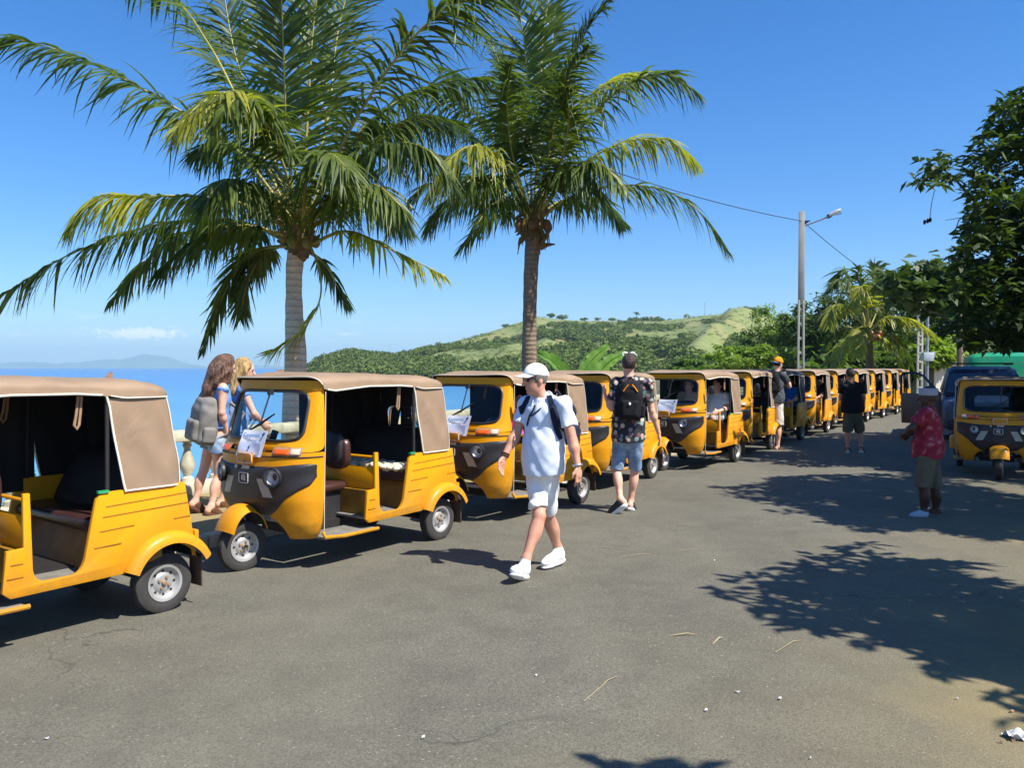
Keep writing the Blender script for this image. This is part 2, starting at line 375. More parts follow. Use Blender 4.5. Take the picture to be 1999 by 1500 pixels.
# sea
M = Mat('sea_water')
g = M.N('ShaderNodeNewGeometry'); ln = M.N('ShaderNodeVectorMath', operation='LENGTH'); M.L(g.outputs['Position'], ln.inputs[0])
d = M.math('LOGARITHM', M.math('ADD', ln.outputs['Value'], 1.0), 10.0)
st = M.noise(0.004, 5, 0.6, co='World', sc=(1, 4, 1))
dd = M.math('ADD', d, M.math('MULTIPLY', M.math('SUBTRACT', st, 0.5), 0.9))
M.set(Base_Color=M.ramp(M.math('DIVIDE', dd, 4.2), ((0.28, lin(108, 170, 178)), (0.42, lin(82, 146, 182)), (0.58, lin(58, 116, 172)), (0.85, lin(36, 86, 148)))), Roughness=0.22, Specular_IOR_Level=0.35)
w1 = M.noise(1.4, 4, 0.6, co='World', sc=(1, 0.5, 1)); w2 = M.noise(0.12, 4, 0.6, co='World', sc=(1, 0.4, 1))
M.bump(M.math('ADD', M.math('MULTIPLY', w1, 0.5), w2), 0.55, 0.5)
V = []; rr = np.concatenate(([0.0], np.geomspace(8, 12500, 40))); na = 96
for r_ in rr:
    for k in range(na): a = 2 * math.pi * k / na; V.append((r_ * math.sin(a), r_ * math.cos(a), -3.9))
F = [(i*na+k, (i+1)*na+k, (i+1)*na+(k+1) % na, i*na+(k+1) % na) for i in range(len(rr) - 1) for k in range(na)]
tag(fast('sea', V, [f[::-1] for f in F], M.m), kind='structure')

# far blue mountains across the bay
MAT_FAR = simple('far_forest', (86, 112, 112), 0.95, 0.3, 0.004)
def mountains(name, pts, Y, depth, seed):
    xs = np.linspace(pts[0][0], pts[-1][0], 160); e = np.interp(xs, [p[0] for p in pts], [p[1] for p in pts])
    e = e - (fbm(xs / 22, xs * 0 + seed, seed) - 0.47) * 5.0 * np.clip((718 - e) / 10, 0, 1)
    V = []; rows = 9
    for j in range(rows):
        t = j / (rows - 1); y = Y + depth * t; k = math.sin(min(1, t * 1.25) * math.pi / 2) if t < 0.8 else 1 - (t - 0.8) * 1.5
        for i, x in enumerate(xs):
            top = at(x, e[i], Y + depth * 0.8).z; X = (x - CX) / F_PX * y
            nz_ = (fbm(np.array(x / 9.0), np.array(t * 6), seed + 5) - 0.5) * 0.5 * math.sin(math.pi * min(1, t / 0.8))
            V.append((X, y, -6 + (top + 6) * max(0, k + nz_ * 0.6) if t > 0 else -8))
    n = len(xs); F = [(j*n+i, j*n+i+1, (j+1)*n+i+1, (j+1)*n+i) for j in range(rows - 1) for i in range(n - 1)]
    return tag(fast(name, V, F, MAT_FAR), kind='structure')
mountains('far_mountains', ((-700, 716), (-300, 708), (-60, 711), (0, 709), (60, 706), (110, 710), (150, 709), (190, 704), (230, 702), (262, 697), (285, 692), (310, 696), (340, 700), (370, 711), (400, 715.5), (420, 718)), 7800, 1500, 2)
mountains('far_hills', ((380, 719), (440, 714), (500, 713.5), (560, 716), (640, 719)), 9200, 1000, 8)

# the green headland
ridge_x = (-500, 540, 600, 625, 665, 700, 735, 770, 800, 850, 900, 960, 1020, 1050, 1100, 1200, 1300, 1380, 1440, 1480, 1510, 1560, 1640, 1800, 2100, 2600)
ridge_y = (722, 722, 720, 707, 694, 691, 698, 701, 695, 682, 664, 647, 628, 618, 624, 628, 626, 616, 609, 613, 624, 640, 650, 655, 650, 650)
def ridge_depth(x): return np.interp(x, (560, 800, 900, 1050, 2600), (430, 470, 560, 660, 640))
def shore_depth(x): return np.interp(x, (560, 640, 860, 1000, 1400, 2600), (380, 300, 262, 236, 205, 180))
def hill_z(x, v):
    """x = bearing as picture column, v = 0 at the shore .. 1 at the ridge .. 1.6 behind"""
    Yr = ridge_depth(x); Ys = shore_depth(x); Y = Ys + (Yr - Ys) * v
    top = (718 - np.interp(x, ridge_x, ridge_y)) * Yr / F_PX + CAM_H
    s = np.where(v < 1, 0.30 * np.sin(np.clip(v, 0, 1) * np.pi / 2) + 0.70 * np.clip(v, 0, 1) ** 1.5, 1 - (v - 1) * 0.8)
    X = (x - CX) / F_PX * Y
    z = -6.5 + (top + 6.5) * s
    env = np.sin(np.pi * np.clip(v, 0, 1))
    n = fbm(X / 70, Y / 90, 21, 5) - 0.47; gul = np.abs(fbm(X / 55 + 3, Y / 160, 33, 3) - 0.45)
    z = z + env * (n * 16 - gul * 20 + 2) * np.clip(top / 30, 0, 1)
    crest = 1325 + 160 * v
    z = z + 11 * np.exp(-((x - crest) / 38) ** 2) * np.sin(np.pi * np.clip(v, 0, 1)) ** 0.8
    z = z + np.where(v > 0.97, (fbm(X / 14, Y / 14, 41, 3) - 0.45) * 2.0, 0)
    return X, Y, z
xs = np.linspace(540, 2600, 420); vs = np.concatenate((np.linspace(0, 1, 90), np.linspace(1.03, 1.6, 8)))
XX, VV = np.meshgrid(xs, vs, indexing='ij'); HX, HY, HZ = hill_z(XX, VV)
M = Mat('hill_grass')
a = M.noise(0.035, 5, 0.6, co='World'); b = M.noise(0.25, 5, 0.65, co='World'); c = M.noise(0.011, 3, co='World')
col = M.ramp(a, ((0.3, lin(104, 116, 60)), (0.5, lin(126, 130, 72)), (0.72, lin(144, 132, 84))))
col = M.mixc(M.ramp(b, ((0.42, (0, 0, 0, 1)), (0.7, (0.7, 0.7, 0.7, 1)))), col, lin(84, 104, 52))
sp = M.N('ShaderNodeSeparateXYZ'); M.L(M.N('ShaderNodeNewGeometry').outputs['Position'], sp.inputs[0])
rk = M.math('MULTIPLY', M.ramp(M.math('DIVIDE', M.math('ADD', sp.outputs['Z'], 4.0), 14.0), ((0.15, (1, 1, 1, 1)), (0.6, (0, 0, 0, 1)))), M.ramp(M.noise(0.03, 4, co='World'), ((0.45, (0, 0, 0, 1)), (0.55, (1, 1, 1, 1)))))
col = M.mixc(rk, col, lin(132, 92, 76))
M.set(Base_Color=col, Roughness=0.95); M.bump(b, 0.6, 1.0); MAT_HILL = M.m
n, k = XX.shape; ii, jj = np.meshgrid(np.arange(n - 1), np.arange(k - 1), indexing='ij'); q = (ii * k + jj).ravel()
tag(fast('green_hill', np.stack((HX, HY, HZ), -1).reshape(-1, 3), np.stack((q, q + k, q + k + 1, q + 1), -1), MAT_HILL), kind='structure')

# woods on the hill: lumpy crowns joined as one mass
def ico(sub):
    bm = bmesh.new(); bmesh.ops.create_icosphere(bm, subdivisions=sub, radius=1); bm.verts.ensure_lookup_table()
    v = np.array([p.co[:] for p in bm.verts]); f = np.array([[p.index for p in t.verts] for t in bm.faces]); bm.free(); return v, f
IV, IF = ico(2); IV3, IF3 = ico(3)
def lump(v, seed, amt=0.35, fr=2.1):
    a = fbm(v[:, 0] * fr + seed * 1.7 + 50, v[:, 1] * fr + v[:, 2] * 1.3 * fr + 60, seed, 3) - 0.45
    return v * (1 + amt * 2.2 * a)[:, None]
LUMPS = [lump(IV, s, 0.5, 3.0) for s in range(10)]
def leafy(seed, n):          # crown of a far tree: flat leaf sprays spread over a lumpy ball
    r = np.random.default_rng(seed); d = r.normal(0, 1, (n, 3)); d[:, 2] = np.abs(d[:, 2]) * 1.0 - 0.25; d /= np.linalg.norm(d, axis=1)[:, None]
    c = d * (0.62 + 0.42 * fbm(d[:, 0] * 2.2 + seed * 3 + 9, d[:, 1] * 2.2 + d[:, 2] * 2 + 7, seed, 2))[:, None] * r.uniform(0.75, 1.1, (n, 1)) * 1.25
    nn2 = d + r.normal(0, 0.55, (n, 3)); nn2 /= np.linalg.norm(nn2, axis=1)[:, None]; u = np.cross(nn2, r.normal(0, 1, (n, 3))); u /= np.linalg.norm(u, axis=1)[:, None]; w = np.cross(nn2, u)
    s = r.uniform(0.13, 0.27, (n, 1)); v = np.stack((c - u * s, c - w * s * 0.7, c + u * s, c + w * s * 0.7), 1).reshape(-1, 3); return v, np.arange(n)[:, None] * 4 + np.arange(4)
LEAFY = [leafy(s, 84) for s in range(10)]; LEAFYS = [leafy(s + 20, 30) for s in range(10)]
MAT_WOOD = leafmat('hill_wood_leaves', lin(46, 64, 32)[:3], lin(116, 130, 62)[:3], back=0.14, rough=0.8, scale=0.30, spec=0.1)
VV_, FF_ = [], []; nb = 0; cnt = 0
rx = RNG.uniform(585, 1720, 26000); rv = RNG.uniform(0.0, 1.06, 26000) ** 1.0
X_, Y_, Z_ = hill_z(rx, rv)
den = fbm(X_ / 38 + 9, Y_ / 60 + 4, 77, 4); gul = np.abs(fbm(X_ / 55 + 3, Y_ / 160, 33, 3) - 0.45)
thr = np.interp(rv, (0, 0.20, 0.33, 0.5, 0.7, 1.0, 1.06), (0.15, 0.34, 0.49, 0.575, 0.61, 0.60, 0.60)) - np.clip((gul - 0.08), -0.1, 0.05) * 0.4
thr = np.where((rx < 880), thr - 0.22, thr); thr = np.where((rx > 1330) & (np.abs(rx - (1325 + 160 * rv)) < 45) & (rv > 0.2), 0.9, thr)
thr = np.where((rx > 1425) & (rx < 1500) & (rv > 0.93), 0.2, thr)
keep = (den > thr) & (Z_ > -3.2)
idx = np.nonzero(keep)[0][:4300]
for i in idx:
    s = RNG.uniform(1.5, 3.4) * (0.75 if rv[i] > 0.6 else 1.0)
    L_, F_ = LEAFY[i % 10]; a = RNG.uniform(0, 6.28); ca, sa = math.cos(a), math.sin(a)
    P = L_ * np.array((s * RNG.uniform(0.9, 1.3), s * RNG.uniform(0.9, 1.3), s * RNG.uniform(0.75, 1.15)))
    P = np.stack((P[:, 0] * ca - P[:, 1] * sa, P[:, 0] * sa + P[:, 1] * ca, P[:, 2]), -1) + np.array((X_[i], Y_[i], Z_[i] + s * 0.55))
    VV_.append(P); FF_.append(F_ + nb); nb += len(P)
tag(fast('hillside_woods', np.concatenate(VV_), np.concatenate(FF_), MAT_WOOD, smooth=False), kind='stuff')
# low scrub on the open grass of the hill
VV_, FF_ = [], []; nb = 0; sx_ = RNG.uniform(880, 1720, 5200); sv = RNG.uniform(0.3, 1.0, 5200); X_, Y_, Z_ = hill_z(sx_, sv)
dn = fbm(X_ / 16 + 3, Y_ / 22 + 8, 91, 3)
for i in np.nonzero(dn > 0.44)[0][:2600]:
    s = RNG.uniform(0.35, 1.25); P = LEAFYS[i % 10][0] * s * np.array((1.2, 1.2, 0.75)) + np.array((X_[i], Y_[i], Z_[i] + s * 0.3)); VV_.append(P); FF_.append(LEAFYS[i % 10][1] + nb); nb += len(P)
tag(fast('hillside_scrub', np.concatenate(VV_), np.concatenate(FF_), MAT_WOOD, smooth=False), kind='stuff')
def hill_at(px, v):
    a, b, c = hill_z(np.array([float(px)]), np.array([v])); return Vector((a[0], b[0], c[0]))
MAT_BARK = simple('bark', (92, 76, 60), 0.9, 0.3, 6, bump=0.6, bscale=25)
def hill_tree(px, v, r, h, label, n=11):
    p = hill_at(px, v); t = empty('hilltop_tree', p, 0, label, 'tree', 'single trees along the hill ridge')
    MB().tube([(0, 0, -1), (0.1, 0, h * 0.4), (0, 0, h * 0.8)], [0.28, 0.2, 0.1], 6).build('trunk', MAT_BARK, t)
    V, F, b = [], [], 0
    for k in range(n):
        c = np.array((RNG.uniform(-1.1, 1.1) * r, RNG.uniform(-0.7, 0.7) * r, h * RNG.uniform(0.12, 0.85)))
        s = r * RNG.uniform(0.45, 0.75); P = LEAFY[(k * 3 + int(px)) % 10][0] * s * 1.15 * np.array((1, 1, 0.8)) + c; V.append(P); F.append(LEAFY[0][1] + b); b += len(P)
    fast('crown', np.concatenate(V), np.concatenate(F), MAT_WOOD, t, smooth=False)
for px, r, h, lab in ((708, 1.6, 3.0, 'small round tree alone on the low headland ridge beyond the water'), (985, 1.8, 3.4, 'small bush-like tree on the sloping left shoulder of the green hill'),
        (1075, 2.6, 5.0, 'broad dark tree on the hill ridge just right of the second palm trunk'), (1098, 2.8, 4.6, 'wide low tree second along the ridge from the palm trunk'), (1140, 1.8, 4.0, 'small tree at the left end of the ridge-top hedge'),
        (1168, 1.9, 3.2, 'low tree in the middle of the ridge-top hedge'), (1195, 2.2, 3.4, 'low tree at the right end of the ridge-top hedge'), (1242, 1.7, 8.0, 'tall thin tree standing up from the ridge beside the white house'),
        (1450, 3.4, 5.2, 'dense tree on the left part of the hill summit'), (1472, 3.8, 6.0, 'biggest dark tree on the summit of the hill')):
    hill_tree(px, 1.0, r * 1.05, h * (0.62 if px != 1242 else 1), lab)
p = hill_at(1275, 0.995); hs = empty('hilltop_house', p, 0.1, 'small white house with low roof on the ridge of the green hill', 'house')
MB().box((0, 0, 1.0), (9.5, 5, 3.2)).build('wall', simple('white_render', (214, 212, 204), 0.8), hs)
MB().prism([(-5.1, 2.5), (5.1, 2.5), (5.1, 2.7), (0, 3.7), (-5.1, 2.7)][:], lambda q: (q[0], -2.8, q[1]), lambda q: (q[0], 2.8, q[1])).build('roof', simple('tin_roof', (190, 190, 188), 0.5), hs)
p = hill_at(1375, 1.0); ms = empty('hilltop_mast', p, 0, 'thin radio mast on the hill ridge', 'mast')
MB().tube([(0, 0, -1), (0, 0, 10.5)], [0.16, 0.1], 6).build('pole', simple('mast_grey', (120, 120, 122), 0.6), ms)
MB().bar((-0.9, 0, 9.6), (0.9, 0, 9.6), 0.12, 0.12).build('crossarm', simple('mast_grey2', (110, 110, 112), 0.6), ms)
# rocks and a bush on the bank below the balustrade
MAT_ROCK = simple('shore_rock', (104, 88, 74), 0.9, 0.35, 2.5, bump=0.8, bscale=9)
for i, (px, Y, r) in enumerate(((-20, 13.6, 0.55), (14, 14.6, 0.6), (40, 16.2, 0.5), (395, 17.2, 0.5), (60, 13.2, 0.4), (-60, 12.2, 0.6))):
    X = (px - CX) / F_PX * Y; dz = np.interp(X - coast(Y), offs[:9], zz[:9])
    tag(fast('shore_rock', lump(IV3, i + 3, 0.4, 1.6) * np.array((r * 1.3, r, r * 0.8)), IF3, MAT_ROCK, smooth=False, loc=(X, Y, dz + r * 0.25)), 'rough brown boulder lying on the bank between balustrade and sea', 'rock', 'boulders on the shore bank')
# air
hz = Mat('sea_air'); hz.n.remove(hz.b); pv = hz.N('ShaderNodeVolumePrincipled'); pv.inputs['Color'].default_value = (0.54, 0.82, 1.0, 1); pv.inputs['Density'].default_value = HAZE_D if 'HAZE_D' in globals() else 0.00014
pv.inputs['Anisotropy'].default_value = 0.0; hz.L(pv.outputs[0], hz.out.inputs['Volume'])
hb = MB().box((0, 0, 137.5), (25600, 25600, 295)).build('haze', hz.m, smooth=False); hb['kind'] = 'stuff'
# ---------------------------------------------------------------- three-wheeled taxis
def paint(name, rgb, rough=0.28):
    M = Mat(name); c = lin(*rgb); n = M.noise(3, 5); d = M.noise(14, 5, 0.65)
    base = M.ramp(n, ((0.3, tuple(x * 0.93 for x in c[:3])), (0.7, c[:3])))
    sp = M.N('ShaderNodeSeparateXYZ'); M.L(M.N('ShaderNodeNewGeometry').outputs['Position'], sp.inputs[0])
    low = M.ramp(M.math('ADD', sp.outputs['Z'], M.math('MULTIPLY', d, 0.5)), ((0.55, (0.7, 0.7, 0.7, 1)), (1.0, (0.06, 0.06, 0.06, 1))))
    base = M.mixc(M.math('MULTIPLY', low, M.ramp(d, ((0.35, (0.15, 0.15, 0.15, 1)), (0.7, (1, 1, 1, 1))))), base, lin(128, 98, 50))
    spk = M.ramp(M.noise(46, 4, 0.7), ((0.60, (0, 0, 0, 1)), (0.72, (0.35, 0.35, 0.35, 1)))); base = M.mixc(spk, base, lin(150, 112, 52)); film = M.ramp(M.noise(1.7, 4, 0.6, co='World'), ((0.4, (0, 0, 0, 1)), (0.75, (0.16, 0.16, 0.16, 1)))); base = M.mixc(film, base, lin(170, 140, 96))
    M.set(Base_Color=base, Roughness=M.ramp(d, ((0.3, (rough,) * 3), (0.75, (rough + 0.25,) * 3))), Coat_Weight=0.08, Coat_Roughness=0.1, Specular_IOR_Level=0.22); return M.m
T_YEL = paint('taxi_yellow', (232, 155, 2))
def canvas(name, rgb):
    M = Mat(name); c = lin(*rgb); n = M.noise(2.5, 5, 0.6); wv = M.noise(160, 2)
    wn_ = M.noise(0.22, 1, co='World'); M.set(Base_Color=M.mixc(M.ramp(wn_, ((0.35, (0, 0, 0, 1)), (0.65, (0.35, 0.35, 0.35, 1)))), M.ramp(n, ((0.3, tuple(x * 0.84 for x in c[:3])), (0.72, tuple(x * 1.12 for x in c[:3])))), tuple(x * 0.72 for x in c[:3]) + (1,)), Roughness=0.62, Specular_IOR_Level=0.35)
    M.bump(M.math('ADD', M.math('MULTIPLY', M.noise(5, 3, 0.5, sc=(1, 1, 0.5), dist=0.6), 4.0), M.math('MULTIPLY', wv, 0.12)), 0.35, 0.012); return M.m
T_TAN = canvas('tan_canvas', (155, 130, 105))
T_TAN_SHADE = canvas('shaded_tan_canvas', (40, 40, 44))  # dark copy of the tan canvas, with tree shade in its colour
T_LINER = simple('black_liner', (20, 19, 22), 0.8, 0.2, 4)
T_PIPE = simple('cream_piping', (226, 218, 200), 0.6, 0.08, 20)
T_BLACK = simple('black_plastic', (44, 42, 44), 0.45, 0.2, 6, bump=0.15, bscale=200)
T_RUB = simple('tyre_rubber', (58, 55, 52), 0.85, 0.25, 9, bump=0.3, bscale=60)
T_RIM = simple('silver_rim', (166, 164, 160), 0.42, 0.15, 9, metal=0.3)
T_RUST = simple('rusty_hub', (142, 118, 92), 0.7, 0.35, 20)
T_VINYL = simple('brown_vinyl', (64, 40, 36), 0.35, 0.2, 6, bump=0.2, bscale=30)
T_DARK = simple('dark_interior', (34, 30, 30), 0.7, 0.25, 6)
T_BOX = simple('dull_yellow_inside', (150, 106, 28), 0.6, 0.35, 5)
T_GROOVE = simple('groove_shadow_line', (150, 96, 8), 0.6, 0.1, 10)
T_FLOOR = simple('rubber_floor', (120, 116, 108), 0.8, 0.25, 10)
T_CHROME = simple('chrome_reflector', (206, 210, 214), 0.35, 0.05, 6, metal=0.55)
T_ORANGE = simple('orange_lens', (226, 92, 12), 0.2, 0.12, 30, coat=0.6)
T_CLEAR = simple('clear_lens', (222, 196, 170), 0.2, 0.15, 40, coat=0.6)
T_WHITE = simple('white_paint', (228, 228, 226), 0.5, 0.05, 20)
T_PLATE = simple('amber_plate', (214, 142, 8), 0.45, 0.12, 30)
T_STICK = simple('silver_sticker', (176, 172, 160), 0.4, 0.1, 40)
T_MUD = simple('mudflap_rubber', (92, 70, 50), 0.9, 0.25, 8)
T_GREEN = simple('green_tag', (40, 150, 96), 0.5, 0.1, 20)
T_STRAP = simple('strap_webbing', (156, 122, 92), 0.8, 0.15, 30)
T_STEEL = simple('dull_steel', (120, 118, 114), 0.5, 0.2, 10, metal=0.6)
M = Mat('window_glass'); gl = M.N('ShaderNodeBsdfGlossy'); gl.inputs['Roughness'].default_value = 0.02; tr = M.N('ShaderNodeBsdfTransparent'); tr.inputs['Color'].default_value = (0.86, 0.93, 0.90, 1)
fr_ = M.N('ShaderNodeFresnel'); fr_.inputs['IOR'].default_value = 1.45; mx = M.N('ShaderNodeMixShader'); M.L(fr_.outputs[0], mx.inputs[0]); M.L(tr.outputs[0], mx.inputs[1]); M.L(gl.outputs[0], mx.inputs[2]); M.L(mx.outputs[0], M.out.inputs[0]); M.n.remove(M.b); T_GLASS = M.m
M = Mat('lamp_glass'); gl = M.N('ShaderNodeBsdfGlossy'); gl.inputs['Roughness'].default_value = 0.03; tr = M.N('ShaderNodeBsdfTransparent')
fr_ = M.N('ShaderNodeFresnel'); fr_.inputs['IOR'].default_value = 1.5; mx = M.N('ShaderNodeMixShader'); M.L(fr_.outputs[0], mx.inputs[0]); M.L(tr.outputs[0], mx.inputs[1]); M.L(gl.outputs[0], mx.inputs[2]); M.L(mx.outputs[0], M.out.inputs[0]); M.n.remove(M.b); T_LAMP = M.m

ZS = (0.24, 0.40, 0.60, 0.85, 1.00, 1.10, 1.30, 1.56, 1.62)
def nw(z): return float(np.interp(z, ZS, (0.50, 0.565, 0.595, 0.60, 0.60, 0.595, 0.578, 0.54, 0.53)))
def nn_(z): return float(np.interp(z, ZS, (0.20, 0.29, 0.335, 0.34, 0.315, 0.245, 0.18, 0.105, 0.09)))
def NOSE(u, z, off=0.0):
    """nose shell: u = -1 (right door edge) .. 1 (left door edge), z = height"""
    ph = u * math.pi / 2; p = 2 / 2.6; w, n = nw(z) + off, nn_(z) + off
    x0 = 1.5 if z < 1.0 else 1.5 - (z - 1.0) * 0.07
    return Vector((x0 + n * abs(math.cos(ph)) ** p, w * math.copysign(abs(math.sin(ph)) ** p, ph), z))
def u_of(y, z): return math.asin(min(1, (abs(y) / nw(z)) ** 1.3)) / (math.pi / 2) * (1 if y >= 0 else -1)
def rrect(n, e=5.0):          # n points round a unit superellipse
    out = []
    for k in range(n):
        a = 2 * math.pi * k / n; c, s = math.cos(a), math.sin(a)
        out.append((math.copysign(abs(c) ** (2 / e), c), math.copysign(abs(s) ** (2 / e), s)))
    return out

def wheel(root, name, c, steer=0.0):
    h = bpy.data.objects.new(name, None); COL.objects.link(h); h.parent = root; h.location = c; h.rotation_euler = (0, 0, steer); h.empty_display_size = .05
    MB().lathe([(0.118, -0.048), (0.150, -0.056), (0.185, -0.053), (0.203, -0.044), (0.208, -0.03), (0.2085, -0.012), (0.203, -0.010), (0.203, -0.004), (0.209, -0.002), (0.209, 0.002), (0.203, 0.004), (0.203, 0.010), (0.2085, 0.012), (0.208, 0.03), (0.203, 0.044), (0.185, 0.053), (0.150, 0.056), (0.118, 0.048)], 36, 'y').build('tyre', T_RUB, h, sharp=30)
    MB().lathe([(0.122, -0.05), (0.126, -0.046), (0.108, -0.03), (0.104, 0.0), (0.108, 0.03), (0.112, 0.047), (0.127, 0.052), (0.127, 0.056), (0.110, 0.053), (0.100, 0.036), (0.090, 0.024), (0.072, 0.022), (0.058, 0.034), (0.04, 0.036), (0.0, 0.036)], 30, 'y').build('rim', T_RIM, h, sharp=40)
    m = MB().lathe([(0.0, 0.056), (0.012, 0.055), (0.018, 0.049), (0.020, 0.036)], 14, 'y')
    for k in range(4):
        a = k * math.pi / 2 + 0.5; m.lathe([(0.0, 0.05), (0.010, 0.048), (0.011, 0.034)], 8, 'y', (0.040 * math.cos(a), 0, 0.040 * math.sin(a)))
    m.build('hub', T_RUST, h)
    m = MB()
    for k in range(8):
        a = k * math.pi / 4; m.lathe([(0.0, 0.0262), (0.010, 0.0262)], 8, 'y', (0.082 * math.cos(a), 0, 0.082 * math.sin(a)))
    m.build('vent_hole', T_DARK, h, kind='stuff')
    return h

def make_tuk():
    t = empty('auto_rickshaw')
    # nose shell with an opening over the front wheel
    def zlow(u): return 0.27 + 0.22 * max(0, 1 - (abs(u) / 0.42) ** 2) ** 0.6 + 0.0
    def cz(u, v): lo = zlow(u); return lo + (1.0 - lo) * v
    mb = MB(); mb.grid(lambda a, b: NOSE(a * 2 - 1, cz(a * 2 - 1, b), -0.02 * (1 - min(1, b / 0.08)) ** 2), 61, 26)
    cowl = mb.build('front_cowl', [T_YEL, T_DARK], t, solid=0.012, solid_mat=1, sharp=50)
    # windscreen surround: a ring between the shell's outline and the glass opening
    n = 96; inner = rrect(n, 6.5); outer = rrect(n, 14)
    def wi(q, off=0.0):
        z = 1.295 + q[1] * 0.205; y = q[0] * (0.505 - 0.03 * (z - 1.09) / 0.42) ; return NOSE(u_of(y, z), z, off)
    def wo(q):
        z = 1.29 + q[1] * 0.285; return NOSE(max(-1, min(1, q[0])), z)
    mb = MB(); secs = []
    for k_ in range(7):
        w = k_ / 6
        sec = []
        for a, b in zip(outer, inner):
            z = (1.29 + a[1] * 0.285) * (1 - w) + (1.295 + b[1] * 0.205) * w
            zi = 1.295 + b[1] * 0.205; yi = b[0] * (0.505 - 0.03 * (zi - 1.09) / 0.42)
            u = max(-1, min(1, a[0])) * (1 - w) + u_of(yi, zi) * w
            sec.append(NOSE(u, z))
        secs.append(sec)
    mb.loft(secs); mb.build('windscreen_frame', [T_YEL, T_DARK], t, solid=0.02, solid_mat=1, sharp=40)
    MB().tube([wi(q, 0.004) for q in inner], 0.013, 6, closed=True).build('windscreen_seal', T_BLACK, t)
    mb = MB(); rings = [[wi((q[0] * s, q[1] * s), -0.004) for q in rrect(48, 6.5)] for s in (1, 0.75, 0.5, 0.25, 0.02)]
    mb.loft(rings); mb.build('windscreen', T_GLASS, t)
    mb = MB(); a = NOSE(u_of(0.02, 1.09), 1.09, 0.02); b = NOSE(u_of(-0.02, 1.09), 1.09, 0.02)
    pv_ = NOSE(u_of(0.04, 1.49), 1.49, 0.03); e1 = NOSE(u_of(0.02, 1.20), 1.20, 0.02)
    mb.tube([pv_, e1], 0.007, 6); mb.tube([NOSE(u_of(-0.14, 1.14), 1.14, 0.018), NOSE(u_of(0.02, 1.22), 1.22, 0.022), NOSE(u_of(0.16, 1.31), 1.31, 0.018)], [0.006, 0.012, 0.006], 6)
    mb.box(pv_, (0.04, 0.04, 0.05)); mb.build('wiper', T_BLACK, t)
    # seam under the lamp band
    MB().tube([NOSE(u, 0.965, 0.004) for u in np.linspace(-0.98, 0.98, 50)], 0.005, 5).build('seam', T_DARK, t)
    # black lamp mask
    def mhi(u): return float(np.interp(abs(u), (0, 0.3, 0.55, 0.78, 0.90), (0.875, 0.885, 0.905, 0.912, 0.90)))
    def mlo(u): return float(np.interp(abs(u), (0, 0.22, 0.33, 0.45, 0.62, 0.80, 0.90), (0.485, 0.47, 0.53, 0.625, 0.69, 0.735, 0.80)))
    def msk(a, b):
        u = (a * 2 - 1) * 0.90; v = b * 2 - 1; z = (mhi(u) + mlo(u)) / 2 + v * (mhi(u) - mlo(u)) / 2
        rim = max(abs(a * 2 - 1) ** 14, abs(v) ** 12); bulge = 0.012 * math.exp(-((abs(u) - 0.62) / 0.2) ** 2 - (v / 0.6) ** 2)
        return NOSE(u, z, 0.016 * (1 - rim) + 0.001 - bulge)
    MB().grid(msk, 81, 25).build('lamp_mask', T_BLACK, t, sharp=60)
    for s in (1, -1):
        c = NOSE(u_of(s * 0.335, 0.80), 0.80); nrm = Vector((0.93, s * 0.37, 0.0)).normalized()
        h = bpy.data.objects.new('headlight', None); COL.objects.link(h); h.parent = t; h.location = c + nrm * 0.010; h.rotation_euler = nrm.to_track_quat('X', 'Z').to_euler(); h.empty_display_size = .03
        MB().lathe([(0.0, 0.005), (0.035, 0.008), (0.062, 0.026), (0.070, 0.040)], 24, 'x').build('reflector', T_CHROME, h)
        MB().lathe([(0.068, 0.0), (0.083, 0.012), (0.086, 0.03), (0.080, 0.044), (0.070, 0.040)], 24, 'x').build('bezel', T_BLACK, h)
        MB().lathe([(0.072, 0.038), (0.060, 0.052), (0.035, 0.060), (0.0, 0.063)], 24, 'x').build('lens', T_LAMP, h)
        # silver wing beside the lamp
        mb = MB(); mb.grid(lambda a, b: NOSE(u_of(s * (0.15 + 0.10 * b + 0.07 * a), 0.76 - 0.15 * a * 1.0), 0.78 - 0.15 * a - 0.0 * b, 0.018), 6, 5).build('lamp_wing', T_STICK, t)
        # indicator
        i_ = MB(); i_.grid(lambda a, b: NOSE(u_of(s * (0.30 + 0.145 * a), 1.0), 1.005 + 0.05 * (b - 0.5), 0.018 - 0.014 * max(abs(a*2-1)**8, abs(b*2-1)**6)), 12, 8)
        io = i_.build('indicator', T_ORANGE, t)
        i_ = MB(); i_.grid(lambda a, b: NOSE(u_of(s * (0.45 + 0.07 * a), 1.0), 1.008 + 0.05 * (b - 0.5), 0.021 - 0.014 * max(abs(a*2-1)**8, abs(b*2-1)**6)), 8, 8)
        i_.build('side_lens', T_CLEAR, io)
        b0 = MB(); b0.grid(lambda a, b: NOSE(u_of(s * (0.285 + 0.25 * a), 1.0), 1.006 + 0.074 * (b - 0.5), 0.005 - 0.006 * max(abs(a*2-1)**10, abs(b*2-1)**8)), 16, 8)
        b0.build('indicator_bezel', T_RUST, io)
    # plate, badge, stickers
    px = NOSE(0, 0.945).x
    pl = MB().box((px + 0.035, 0.01, 0.945), (0.008, 0.215, 0.10)).build('number_plate', T_PLATE, t, bevel=0.012)
    mb = MB(); q = [(px + 0.041, 0.01 + a * 0.098, 0.945 + b * 0.041) for a, b in rrect(32, 7)]; mb.tube(q, 0.0035, 5, closed=True); mb.build('plate_border', T_WHITE, pl)
    MB().tube([(px + 0.043, 0.01, 0.925), (px + 0.0435, 0.014, 0.90)], 0.004, 5).build('plate_bolt', T_STEEL, pl)
    bx = NOSE(0, 0.775).x + 0.021
